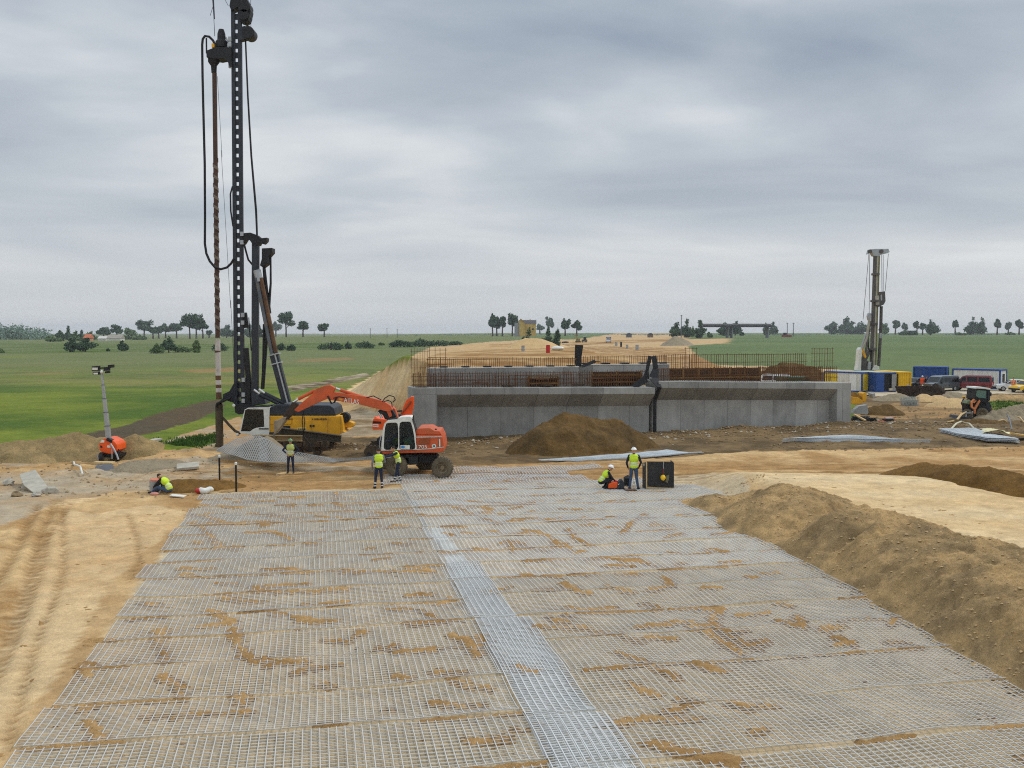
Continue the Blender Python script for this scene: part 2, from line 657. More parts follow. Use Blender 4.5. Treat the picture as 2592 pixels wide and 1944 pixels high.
# base: meadow
g = mix3(C_['grass'][None, None], C_['grass_dark'][None, None], 0.5 + 1.5 * n_b + 0.4 * n_a)
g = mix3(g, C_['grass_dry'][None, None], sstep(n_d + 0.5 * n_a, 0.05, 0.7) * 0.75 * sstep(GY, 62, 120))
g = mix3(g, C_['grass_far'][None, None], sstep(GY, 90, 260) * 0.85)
fieldc = mix3(C_['field'][None, None], C_['field2'][None, None], 0.5 + 1.2 * n_d + 0.4 * n_b)
g = mix3(g, fieldc, sstep(GX, 5, 30) * sstep(GY, 90, 150))
g = mix3(g, C_['grass'][None, None] * 0.8, sstep(GX, 28, 34) * (1 - sstep(GY, 118, 175)) * 0.8)
g = mix3(g, mix3(np.broadcast_to(C_['sand'], COLR.shape), np.broadcast_to(C_['brown'], COLR.shape), 0.5 + n_a), 1 - sstep(GY, 55, 58))
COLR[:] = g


def zone(poly, c1, c2=None, t=None, raw=False, amt=1.0):
    p = D2(poly)
    m = inpoly(PX if raw else QX, PY if raw else QY, p)
    c = np.broadcast_to(C_[c1], COLR.shape)
    if c2:
        c = mix3(c, np.broadcast_to(C_[c2], COLR.shape), 0.5 + 1.3 * (n_b if t is None else t))
    COLR[m] = COLR[m] * (1 - amt) + c[m] * amt


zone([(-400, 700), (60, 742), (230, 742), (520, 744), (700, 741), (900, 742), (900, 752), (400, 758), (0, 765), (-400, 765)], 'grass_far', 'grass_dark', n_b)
zone([(390, 800), (520, 792), (560, 800), (430, 806)], 'red', amt=0.55)
zone([(640, 776), (760, 772), (760, 778), (650, 782)], 'red', amt=0.4)
zone([(60, 806), (140, 803), (140, 809), (60, 811)], 'red', amt=0.3)
zone([(0, 769), (55, 768), (60, 772), (0, 773)], 'grass', amt=0.7)
zone([(-500, 1000), (0, 972), (130, 946), (240, 926), (335, 896), (440, 868), (480, 862), (480, 884), (425, 908), (335, 935), (240, 952), (120, 966), (0, 992), (-500, 1040)], 'dirt', 'mudd', n_a)
zone([(620, 834), (700, 822), (792, 806), (800, 812), (720, 828), (630, 846)], 'mudd', 'gray', n_a)
# soil between meadow and track
zone([(-500, 1000), (0, 968), (60, 960), (160, 960), (230, 966), (330, 960), (470, 915), (520, 900), (545, 930), (900, 930), (900, 1010), (-500, 1060)], 'gray', 'brown', n_a)
zone([(330, 962), (470, 935), (480, 950), (420, 968), (350, 974)], 'grass_dark', 'grass', n_a)
zone([(700, 920), (800, 900), (880, 912), (880, 930), (790, 936), (720, 940)], 'grass_dark', 'grass', n_a)
# mud in front of the wall and over to the right
zone([(470, 1000), (560, 950), (800, 940), (890, 915), (1100, 915), (1500, 900), (1845, 905), (1850, 850), (1960, 838), (2800, 830), (2800, 985), (1650, 980), (1400, 995), (1170, 1004), (960, 1006), (800, 995), (640, 1005)], 'mud', 'mudd', n_a * 0.9 + n_c * 0.5)
zone([(1840, 882), (1960, 868), (2080, 876), (2090, 900), (1960, 905), (1850, 900)], 'brown', 'mud', n_a)
zone([(1860, 836), (2500, 836), (2800, 836), (2800, 852), (2212, 850), (2000, 852), (1880, 856)], 'road', 'gray', n_b)
zone([(2135, 866), (2500, 855), (2500, 885), (2135, 886)], 'grass', 'grass_dark', n_a)
zone([(640, 858), (740, 855), (900, 855), (900, 945), (760, 945), (640, 900)], 'sand', 'brown', n_a)
zone([(690, 905), (780, 880), (870, 905), (890, 935), (740, 945)], 'mud', 'gray', n_a)
# the site track
zone([(-500, 1040), (0, 1010), (210, 992), (480, 968), (480, 984), (560, 985), (700, 1000), (980, 1006), (1170, 1000), (1400, 992), (1640, 975), (2212, 964), (2800, 960), (2800, 1120), (2212, 1075), (1900, 1030), (1640, 1018), (1500, 1028), (1200, 1045), (800, 1062), (440, 1070), (440, 1045), (330, 1040), (250, 1020), (-500, 1090)], 'brown', 'sand', n_a * 0.8 + 0.5 * fbm(GX * 0.2, GY, 0.7, 4, 120) - 0.1)
zone([(470, 1018), (520, 1000), (640, 1003), (780, 1008), (900, 1012), (880, 1018), (640, 1020), (480, 1032)], 'gray', 'mud', n_a)
# left rubble ground
zone([(-500, 1060), (0, 1022), (210, 1012), (430, 985), (480, 1000), (470, 1030), (440, 1040), (330, 1062), (240, 1072), (130, 1085), (60, 1130), (-20, 1180), (-500, 1250)], 'gray', 'brown', n_a * 0.8 - 0.2)
# left foreground sand
zone([(-600, 1250), (0, 1140), (130, 1082), (330, 1062), (440, 1062), (446, 1090), (20, 1700), (-100, 2400), (-900, 2400)], 'lsand', 'lsand2', n_a * 0.4 + n_b * 0.4 + n_c * 0.4 - 0.1)
zone([(250, 1062), (440, 1060), (420, 1110), (330, 1090), (200, 1110), (140, 1100)], 'brown', 'sand', n_a)
zone([(-300, 1290), (0, 1135), (120, 1092), (150, 1096), (95, 1180), (50, 1260), (0, 1400), (-300, 1700)], 'brown', 'sand', n_a + 0.5 * n_c)
zone([(440, 1062), (446, 1090), (20, 1700), (-20, 1790), (-70, 1750), (250, 1250), (420, 1090)], 'brown', 'sand', n_a - 0.2, amt=0.7)
# below and between the mesh
zone([(446, 1062), (890, 1052), (1180, 1040), (1600, 1020), (1640, 1100), (1800, 1240), (2260, 1500), (2900, 1900), (2900, 2900), (-700, 2900), (20, 1655)], 'sand', 'gray', n_b * 0.7 + n_a * 0.3)
# the bedding below the mesh turns greyer with distance from the bank
um = inpoly(QX, QY, D2([(446, 1062), (890, 1052), (1180, 1040), (1600, 1020), (1640, 1100), (1800, 1240), (2260, 1500), (2900, 1900), (2900, 2900), (-700, 2900), (20, 1655)]))
COLR[:] = np.where(um[..., None], mix3(COLR, np.broadcast_to(C_['undermesh'], COLR.shape), (0.35 + 0.4 * sstep(GY, 20, 34)) + 0.5 * n_b), COLR)
# pale platform
rfm = right_of_foot(GX, GY)
pm = sstep(rfm + 0.5 * n_a, 2.6, 3.6) * (1 - sstep(GY + 0.15 * GX + 0.8 * n_a, 47, 52)) * (GX < 60)
COLR[:] = mix3(COLR, mix3(np.broadcast_to(C_['pale'], COLR.shape), np.broadcast_to(C_['sand'], COLR.shape), 0.35 + 0.9 * n_a + 0.4 * n_b), pm)
# embankment sand
zone([(742, 850), (812, 806), (876, 776), (930, 750), (1060, 738), (1150, 734), (1250, 733), (1330, 720), (1480, 720), (1484, 733), (1578, 731), (1572, 742), (1487, 746), (1500, 765), (1545, 788), (1700, 792), (1845, 800), (1845, 860), (900, 880), (742, 866)], 'emb', 'far', n_b + 0.3 * n_a)
zone([(915, 776), (950, 762), (1060, 755), (1300, 748), (1480, 752), (1510, 800), (900, 800)], 'cut', 'emb', n_a * 0.5 + 0.7 * fbm(GX * 0.12, GY, 0.6, 4, 130) - 0.1)
zone([(1060, 744), (1250, 738), (1480, 730), (1480, 735), (1260, 746), (1060, 750)], 'cut', 'emb', n_b + 0.6 * fbm(GX * 0.12, GY, 0.25, 4, 131) - 0.05)
zone([(742, 845), (822, 806), (892, 780), (892, 858), (800, 868)], 'pale', 'sand', n_a)
zone([(1495, 762), (1545, 788), (1600, 800), (1540, 808), (1490, 790)], 'brown', 'cut', n_a)
for _w in [(-0.2, 0.16), (0.9, 0.12), (2.3, 0.2), (-1.6, 0.16), (-3.0, 0.25)]:
    pass
# wheel ruts in the left sand and on the track: darker, wetter sand pressed into the lines
near_l = (GX < -4) & (GY < 46)
for pts, wd, dp in RUTS:
    d = np.full(GX.shape, 9.0)
    d[near_l] = segdist(GX[near_l], GY[near_l], pts)
    COLR[:] = mix3(COLR, np.broadcast_to(C_['wet'], COLR.shape), np.exp(-((d + 0.06 * n_c) / (wd * 1.1)) ** 2) * (0.55 + 0.6 * n_c + 0.25 * np.sin(GY * 14.0)))
tr = np.exp(-((GY - (50.5 - 0.02 * GX)) / 3.2) ** 2) * (np.sin(GY * 3.1 + 0.35 * np.sin(GX * 0.23) + 1.1 * n_b) < -0.45) * (GX > -16) * (GX < 40)
COLR[:] = mix3(COLR, np.broadcast_to(C_['wet'], COLR.shape), tr * (0.5 + 0.4 * n_a))
for fq, th in ((7.3, -0.82), (4.7, -0.86)):
    t2 = np.exp(-((GY - (51 - 0.02 * GX)) / 4.2) ** 2) * (np.sin(GY * fq + 0.8 * np.sin(GX * 0.19) + 1.6 * n_b) < th) * (GX > -18) * (GX < 45)
    COLR[:] = mix3(COLR, np.broadcast_to(C_['wet'], COLR.shape), t2 * (0.55 + 0.7 * n_a))
COLR *= (1.0 + 0.10 * n_a + 0.10 * n_c)[..., None]
COLR = np.clip(COLR, 0.004, 0.9)


def ground_mat(name, attr=True, col=(150, 120, 80), fine=14.0, bump=0.6, dist=0.06, clod=0.35, col2=None):
    m = bpy.data.materials.new(name)
    m.use_nodes = True
    t = NT(m.node_tree)
    v = t.n('ShaderNodeTexCoord').outputs['Object']
    base = t.n('ShaderNodeVertexColor', {'layer_name': 'Col'}).outputs[0] if attr else (*lin(*col), 1)
    if col2:
        base = t.mix(t.mapr(t.noise(v, 0.55, 6.0, 0.62, 0.8), 0.38, 0.62, 0, 1), base, (*lin(*col2), 1))
    n1 = t.noise(v, fine, 6.0, 0.7)
    n2 = t.noise(v, fine * 0.12, 5.0, 0.6, 0.5)
    f = t.math('ADD', t.math('MULTIPLY', n1, 0.6), t.math('MULTIPLY', n2, 0.5))
    k = t.mapr(f, 0.25, 0.85, 1 - clod, 1 + clod)
    kc = t.n('ShaderNodeCombineXYZ', None, i0=k, i1=k, i2=k).outputs[0]
    c = t.mix(1.0, base, kc, 'MULTIPLY')
    n3 = t.noise(v, fine * 3.7, 4.0, 0.65)
    c = t.mix(1.0, c, t.n('ShaderNodeCombineXYZ', None, i0=t.mapr(n3, 0.25, 0.75, 0.78, 1.2), i1=t.mapr(n3, 0.25, 0.75, 0.77, 1.2), i2=t.mapr(n3, 0.25, 0.75, 0.75, 1.2)).outputs[0], 'MULTIPLY')
    st = t.noise(v, fine * 2.3, 2.0, 0.5)
    c = t.mix(t.mapr(st, 0.70, 0.78, 0.0, 0.45), c, (*lin(188, 172, 146), 1))       # pale grit
    c = t.mix(t.mapr(st, 0.30, 0.22, 0.0, 0.5), c, t.mix(0.35, (0.01, 0.008, 0.005, 1), c))
    if attr:
        fl = t.noise(v, 1.7, 6.0, 0.72)
        kf = t.mapr(fl, 0.3, 0.7, 0.8, 1.2)
        c = t.mix(1.0, c, t.n('ShaderNodeCombineXYZ', None, i0=kf, i1=kf, i2=kf).outputs[0], 'MULTIPLY')
    h = t.math('ADD', t.math('ADD', n1, t.math('MULTIPLY', n3, 0.5)), t.math('MULTIPLY', n2, 1.5))
    b = t.n('ShaderNodeBump', None, Strength=bump, Distance=dist, Height=h)
    p = t.n('ShaderNodeBsdfPrincipled', None, Base_Color=c, Roughness=0.95, Normal=b.outputs[0])
    p.inputs['Specular IOR Level'].default_value = 0.15
    t.t.links.new(p.outputs[0], t.n('ShaderNodeOutputMaterial').inputs[0])
    return m


soil_m = ground_mat('worked_soil_and_grass', fine=9.0)
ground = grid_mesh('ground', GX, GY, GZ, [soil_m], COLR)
tag(ground, kind='structure')


# ------------------------------------------------------------------ heaps
def heap_mat(name, col, fine=7.0, clod=0.5, col2=None):
    return ground_mat(name, False, col, fine, 0.75, 0.12, clod, col2)


dark_soil = heap_mat('dark_wet_soil', (112, 86, 48), 6.0, 0.6, (84, 66, 38))
brown_soil = heap_mat('brown_moist_soil', (132, 98, 48), 7.0, 0.6, (104, 76, 36))
berm_soil = heap_mat('grey_brown_sandy_soil', (194, 160, 110), 8.0, 0.5, (148, 124, 88))
sand_soil = heap_mat('loose_sand', (204, 172, 124), 6.0, 0.25)
gray_soil = heap_mat('grey_heap_soil', (150, 136, 112), 5.0, 0.3)


def heap(name, outline, hts, m, label, cat='soil pile', step=0.15, seed=1, rough=0.14, group=None, power=0.75, sub=1.0):
    """a loose heap: ridge polyline (x, y, h, half width) over the terrain"""
    pts = np.array(outline, float)
    x0, x1 = (pts[:, 0] - pts[:, 3]).min() - 0.5, (pts[:, 0] + pts[:, 3]).max() + 0.5
    y0, y1 = (pts[:, 1] - pts[:, 3]).min() - 0.5, (pts[:, 1] + pts[:, 3]).max() + 0.5
    X, Y = np.meshgrid(np.arange(x0, x1, step), np.arange(y0, y1, step))
    h = np.zeros(X.shape) - 0.2
    for a, b in zip(pts[:-1], pts[1:]):
        vx, vy = b[0] - a[0], b[1] - a[1]
        t = np.clip(((X - a[0]) * vx + (Y - a[1]) * vy) / max(vx * vx + vy * vy, 1e-9), 0, 1)
        d = np.hypot(X - a[0] - t * vx, Y - a[1] - t * vy)
        hh = a[2] + (b[2] - a[2]) * t
        ww = a[3] + (b[3] - a[3]) * t
        q = 1 - d / ww * (1 + 0.16 * fbm(X, Y, 0.8 / np.maximum(0.4, ww * 0.35), 3, seed))
        h = np.maximum(h, np.where(q > 0, hh * np.clip(q, 0, 1) ** power, q * 0.5))
    n = rough * (fbm(X, Y, 0.9 * sub, 4, seed + 5) + 0.55 * np.abs(fbm(X, Y, 2.6 * sub, 3, seed + 9)))
    h = h + n * sstep(h, -0.05, 0.5 * max(0.3, float(pts[:, 2].max())))
    Z = height(X, Y) + h
    o = grid_mesh(name, X, Y, Z, [m], None, keep=h > -0.06)
    c = Vector((float(pts[:, 0].mean()), float(pts[:, 1].mean()), 0))
    c.z = zg(c.x, c.y)
    o.data.transform(Matrix.Translation(-c))
    o.location = c
    return tag(o, label, cat, group)


# the long berm on the right of the mesh
def berm():
    foot = np.array(BERM_FOOT)
    seg = np.hypot(*np.diff(foot, axis=0).T)
    s = np.concatenate([[0], np.cumsum(seg)])
    L = s[-1]
    S, T = np.meshgrid(np.arange(0, L, 0.07), np.arange(-0.6, 7.2, 0.06))
    fx, fy = np.interp(S, s, foot[:, 0]), np.interp(S, s, foot[:, 1])
    e = 0.8
    tx = np.interp(S + e, s, foot[:, 0]) - np.interp(S - e, s, foot[:, 0])
    ty = np.interp(S + e, s, foot[:, 1]) - np.interp(S - e, s, foot[:, 1])
    ln = np.hypot(tx, ty) + 1e-9
    nx, ny = -ty / ln, tx / ln                # to the right of the walking direction (towards the camera)
    X = fx + nx * T; Y = fy + ny * T
    wob = 0.5 * fbm(S, S * 0, 0.35, 3, 5)
    crest_t = 2.5 + 0.55 * sstep(S, 4, 14) + wob
    hh = 1.42 * sstep(S, 0.0, 5.5) + 0.22 * fbm(S, S * 0, 0.28, 3, 15)
    hh = hh - 0.6 * np.exp(-((S - 9.3) / 0.7) ** 2) - 0.3 * np.exp(-((S - 3.9) / 0.8) ** 2)
    up = np.clip(T / crest_t, -0.3, 1)
    prof = np.where(up > 0, np.sin(up * math.pi / 2) ** 0.92, up * 0.8)
    back = np.clip((T - crest_t) / 2.6, 0, 1)
    base = height(X, Y)
    g0 = np.interp(S, s, [zg(a, b) for a, b in foot])
    crest = g0 + np.maximum(hh, 0.02)
    Z = np.where(T < crest_t, np.minimum(base, g0 + 0.1) * (1 - np.clip(prof, 0, 1)) + crest * np.clip(prof, 0, 1) + np.minimum(up, 0) * 0.5,
                 crest + (base - 0.12 - crest) * sstep(back, 0, 1))
    n = 0.15 * fbm(X, Y, 0.8, 4, 25) + 0.11 * np.abs(fbm(X, Y, 2.6, 4, 26)) + 0.12 * fbm(S, T * 0.25, 0.9, 3, 27)
    gul = 0.16 * np.abs(fbm(S, T * 0.12, 1.7, 3, 28))          # little slides running down the face
    n = n + 0.13 * (0.5 - np.abs(fbm(X, Y, 1.5, 4, 33, 0.6)) * 2) + 0.09 * fbm(S, T * 0.18, 2.6, 3, 34)
    Z = Z + (n - gul) * sstep(T, -0.1, 0.8) * (1 - sstep(back, 0.6, 1))
    for cs, ct, r, d in ((1.8, 0.5, 1.1, 0.28), (6.4, 0.5, 1.5, 0.3), (11.3, 1.0, 1.1, 0.3), (13.8, 1.3, 1.2, 0.22), (17.3, 1.1, 1.4, 0.3), (20.2, 0.9, 1.2, 0.25), (22.8, 1.2, 1.1, 0.3)):
        Z = Z + d * np.exp(-(((S - cs) / r) ** 2 + ((T - ct) / 0.8) ** 2))
    # broken, tracked lip along the crest
    lip = np.exp(-((T - crest_t - 0.5) / 0.7) ** 2)
    Z = Z + lip * (0.10 * np.abs(fbm(X, Y, 3.5, 3, 29)) + 0.05 * np.sin(S * 9.0) * (fbm(S, T, 0.3, 2, 30) > 0))
    # bites taken out by the digger
    for cs, ct, r, d in ((12.4, 1.2, 0.35, 0.35), (13.0, 0.8, 0.25, 0.25), (15.5, 1.6, 0.3, 0.15), (9.4, 1.1, 0.5, 0.2)):
        Z = Z - d * np.exp(-(((S - cs) / r) ** 2 + ((T - ct) / (r * 1.4)) ** 2))
    o = grid_mesh('earth_berm', X, Y, Z, [berm_soil])
    c = Vector((float(foot[4, 0]), float(foot[4, 1]), 0))
    o.data.transform(Matrix.Translation(-c))
    o.location = c
    return tag(o, 'long berm of grey brown sandy soil along the right edge of the wire mesh', 'berm')


berm()

w_ = lambda dx, dy: PG(dx * K, dy * K, 0.0)
p = PG(1110 * K, 962 * K, -0.1); q = PG(1395 * K, 952 * K, 0.0)
heap('soil_pile', [(2.4, 60.4, 1.95, 2.7), (3.2, 60.7, 2.3, 2.9), (5.2, 61.4, 1.9, 2.8), (6.9, 62.0, 1.6, 2.3)],
     None, dark_soil, 'big dark brown soil pile in front of the concrete wall', 'soil pile', 0.1, 3, 0.22)
a, b, c = PG(1935 * K, 1018 * K, 0.6), PG(2040 * K, 1040 * K, 0.7), PG(2230 * K, 1075 * K, 0.8)
heap('soil_ridge', [(a.x, a.y, 0.3, 0.8), ((a.x + b.x) / 2, (a.y + b.y) / 2, 0.62, 1.0), (b.x, b.y, 0.5, 1.0), ((b.x + c.x) / 2, (b.y + c.y) / 2, 0.75, 1.15), (c.x, c.y, 0.66, 1.15), (c.x + 3, c.y - 2.2, 0.6, 1.1)],
     None, brown_soil, 'fresh dark brown ridge of soil lying across the pale sand platform', 'soil ridge', 0.09, 13, 0.12)
# ------------------------------------------------------------------ wire mesh panels over the sand
A2 = Vector((-0.19, 0.982)); B2 = Vector((0.982, 0.19)); O2 = Vector((-8.15, 15.2))


def mesh_xy(u, v):
    return O2.x + B2.x * u + A2.x * v, O2.y + B2.y * u + A2.y * v


def bars_object(name, PTS_list, half_w, hgt, m):
    """PTS_list: list of (n,3) polylines; each becomes a square bar (top and two sides)"""
    Vs, Fs, o = [], [], 0
    for P in PTS_list:
        n = len(P)
        d = np.gradient(P, axis=0)
        s = np.stack([-d[:, 1], d[:, 0], np.zeros(n)], 1)
        s /= np.linalg.norm(s, axis=1, keepdims=True) + 1e-9
        s *= half_w
        h = np.array([0, 0, hgt])
        Vs.append(np.stack([P - s, P - s + h, P + s + h, P + s], 1).reshape(-1, 3))
        i = o + np.arange(n - 1)[:, None] * 4
        for k in range(3):
            Fs.append(np.concatenate([i + k, i + k + 1, i + k + 5, i + k + 4], 1))
        o += n * 4
    V = np.concatenate(Vs); Q = np.concatenate(Fs)
    me = bpy.data.meshes.new(name)
    c = V.mean(0)
    me.from_pydata((V - c).tolist(), [], Q.tolist())
    me.materials.append(m)
    ob = bpy.data.objects.new(name, me)
    ob.location = c
    COL.objects.link(ob)
    return ob


wire_m = mat('galvanised_wire', (196, 195, 190), 0.5, 0.0, 0.12, 2.0, dirt=0.18, dirt_col=(190, 160, 118))


wire_r = mat('bright_galvanised_wire', (216, 217, 215), 0.5, 0.0, 0.1, 2.0, dirt=0.12, dirt_col=(190, 160, 118))


def panel(u0, u1, v0, v1, lift=0.02, sp_u=0.15, sp_v=0.13, skew=0.0, hw=0.0075, hh=0.013, seed=0, m=None):
    PL = []
    us = np.arange(u0, u1 + 0.01, sp_u)
    vs = np.arange(v0, v1 + 0.01, sp_v)
    fu = np.append(np.arange(u0, us[-1], 0.45), us[-1]); fv = np.append(np.arange(v0 - 0.04, vs[-1] + 0.05, 0.3), vs[-1] + 0.05)

    def place(u, v):
        uu = u + skew * (v - v0)
        x, y = mesh_xy(uu, v)
        return np.stack([x, y, height(x, y) + lift + 0.012 * np.sin(u * 2.1 + seed) + 0.018 * np.abs(fbm(x, y, 0.8, 2, 300 + seed)) + 0.045 * np.exp(-((v - v0) / 0.16) ** 2) * (0.5 + 0.8 * fbm(x, y, 0.5, 2, 310 + seed))], 1)
    for u in us:
        PL.append(place(np.full(fv.shape, u), fv) + [0, 0, hh * 0.9])
    for v in vs:
        PL.append(place(fu, np.full(fu.shape, v)))
    return bars_object('wire_mesh_panel', PL, hw, hh, m or wire_m)


rr = random.Random(11)
JOINTS = []
v = -4.6
i = 0
while v < 28.4:
    ln = rr.choice([1.9, 2.0, 2.1])
    e = panel(rr.uniform(-0.25, 0.15), 8.9 + rr.uniform(-0.08, 0.1), v, min(v + ln - 0.12, 28.6), 0.02 + 0.006 * (i % 2), skew=rr.uniform(-0.012, 0.012), seed=i)
    tag(e, 'grey wire mesh panel lying on sand in the left column of the mesh carpet', 'wire mesh', 'wire mesh panels of the left column')
    JOINTS.append((0, 8.8, v))
    v += ln
    i += 1
v = -4.9
while v < 30.9:
    ln = rr.choice([1.9, 2.0, 2.1, 2.2])
    sk = rr.uniform(-0.015, 0.015)
    right = 20.3 + 0.06 * v * (1 if v > 0 else 0) + (0.0 if v < 14 else 0.5) + rr.uniform(-0.25, 0.25)
    e = panel(8.75 + rr.uniform(-0.12, 0.12) - (0.9 if v > 29 else 0), right if v < 26 else right - 1.2 * (v - 26), v, v + ln - 0.12, 0.022 + 0.006 * (i % 2), skew=sk, seed=50 + i, m=wire_r if v > 10 else wire_m)
    tag(e, 'grey wire mesh panel lying on sand in the right column of the mesh carpet', 'wire mesh', 'wire mesh panels of the right column')
    JOINTS.append((9.0, 20, v))
    v += ln
    i += 1
# a second, narrow layer where the columns overlap: rolled out along the seam in long lengths
for k, (va, vb, ua, ub) in enumerate([(-4.9, 1.2, 8.8, 10.4), (1.25, 7.4, 8.8, 10.2), (7.45, 13.6, 8.8, 9.9)]):
    e = panel(ua, ub, va, vb, 0.048, 0.15, 0.09, hw=0.0085, seed=90 + k, m=mat('seam_wire', (206, 207, 205), 0.5, 0.0, 0.1, 2.0, dirt=0.25, dirt_col=(190, 160, 118)))
    tag(e, 'narrow bright strip of doubled wire mesh along the seam between the two columns', 'wire mesh', 'doubled mesh strips along the seam')
# more mesh beyond, where the crate and the crouching worker stand
for k, (ua, ub, va, vb) in enumerate([(8.2, 17.5, 31.2, 33.3), (11.0, 19.8, 33.4, 35.4)]):
    e = panel(ua, ub, va, vb, 0.025, seed=200 + k, m=wire_r)
    tag(e, ['wire mesh panel beyond the seam, half covered by sand beside the track', 'farthest wire mesh panel, behind the dark crate, edged by the track'][k], 'wire mesh')

# grey fabric showing below the overlap in front
uu, vv = np.meshgrid(np.linspace(0.0, 1.0, 12), np.linspace(-4.8, 19.5, 120))
fx, fy = mesh_xy(8.95 + uu * np.clip(1.4 - (vv + 4.8) * 0.04, 0.4, 2) + 0.05 * np.sin(vv * 1.7), vv)
fab_m = mat('grey_geotextile', (206, 203, 192), 0.9, 0, 0.12, 3.0, 0.1, dirt=0.25, dirt_col=(196, 164, 116))
fo = grid_mesh('geotextile_strip', fx, fy, height(fx, fy) + 0.008 + 0.004 * np.sin(vv * 5), [fab_m])
tag(fo, 'pale grey fabric strip lying below the doubled wire mesh along the seam', 'fabric')

# ------------------------------------------------------------------ sand spilled over the mesh
Z1 = lambda x, y: PG(x * 0.4606, 1180 + y * 0.4606)
Z2 = lambda x, y: PG(900 + x * 0.4606, 1180 + y * 0.4606)
Z6 = lambda x, y: PG(1700 + x * 0.4033, 1080 + y * 0.4033)
SP1 = [([(885, 905), (870, 975), (905, 1040), (905, 1080)], 38), ([(890, 1170), (940, 1195), (985, 1230), (1005, 1290)], 30), ([(1280, 905), (1310, 970), (1340, 1040), (1400, 1085)], 34),
       ([(1330, 1250), (1345, 1290)], 48), ([(440, 1345), (500, 1340)], 46), ([(480, 1420), (530, 1470), (545, 1520)], 50), ([(1060, 310), (1110, 340), (1150, 390), (1215, 445)], 22),
       ([(1065, 265), (1130, 275), (1220, 310)], 20), ([(1370, 260), (1500, 260)], 14), ([(1450, 575), (1560, 570), (1700, 590)], 22), ([(1400, 670), (1560, 660), (1690, 655)], 16),
       ([(1590, 700), (1900, 690)], 10), ([(1780, 960), (1900, 965), (1980, 920)], 30), ([(1620, 1140), (1700, 1110), (1780, 1110)], 20), ([(800, 1385), (950, 1380), (1100, 1365), (1340, 1350)], 14),
       ([(1850, 150), (1840, 210), (1900, 240)], 40), ([(2040, 190), (2130, 190)], 56), ([(1740, 280), (1850, 285), (1940, 300)], 16), ([(1500, 810), (1600, 830), (1700, 860), (1820, 860)], 18),
       ([(1160, 790), (1230, 830), (1270, 855)], 16), ([(1000, 570), (1150, 570)], 12), ([(1190, 650), (1290, 655)], 14), ([(470, 1100), (470, 1170)], 18), ([(1770, 1200), (1830, 1200)], 20),
       ([(1300, 200), (1500, 195)], 10), ([(1100, 220), (1320, 230)], 10), ([(760, 755), (850, 760)], 16), ([(1030, 320), (1300, 320), (1480, 305)], 9), ([(1900, 590), (2160, 585)], 16), ([(1230, 730), (1420, 745)], 12),
       ([(1000, 600), (1080, 605)], 14), ([(1350, 370), (1500, 360), (1600, 410)], 10), ([(1680, 765), (1900, 755)], 12), ([(1480, 1100), (1450, 1060)], 14), ([(2080, 1000), (2160, 990)], 14)]
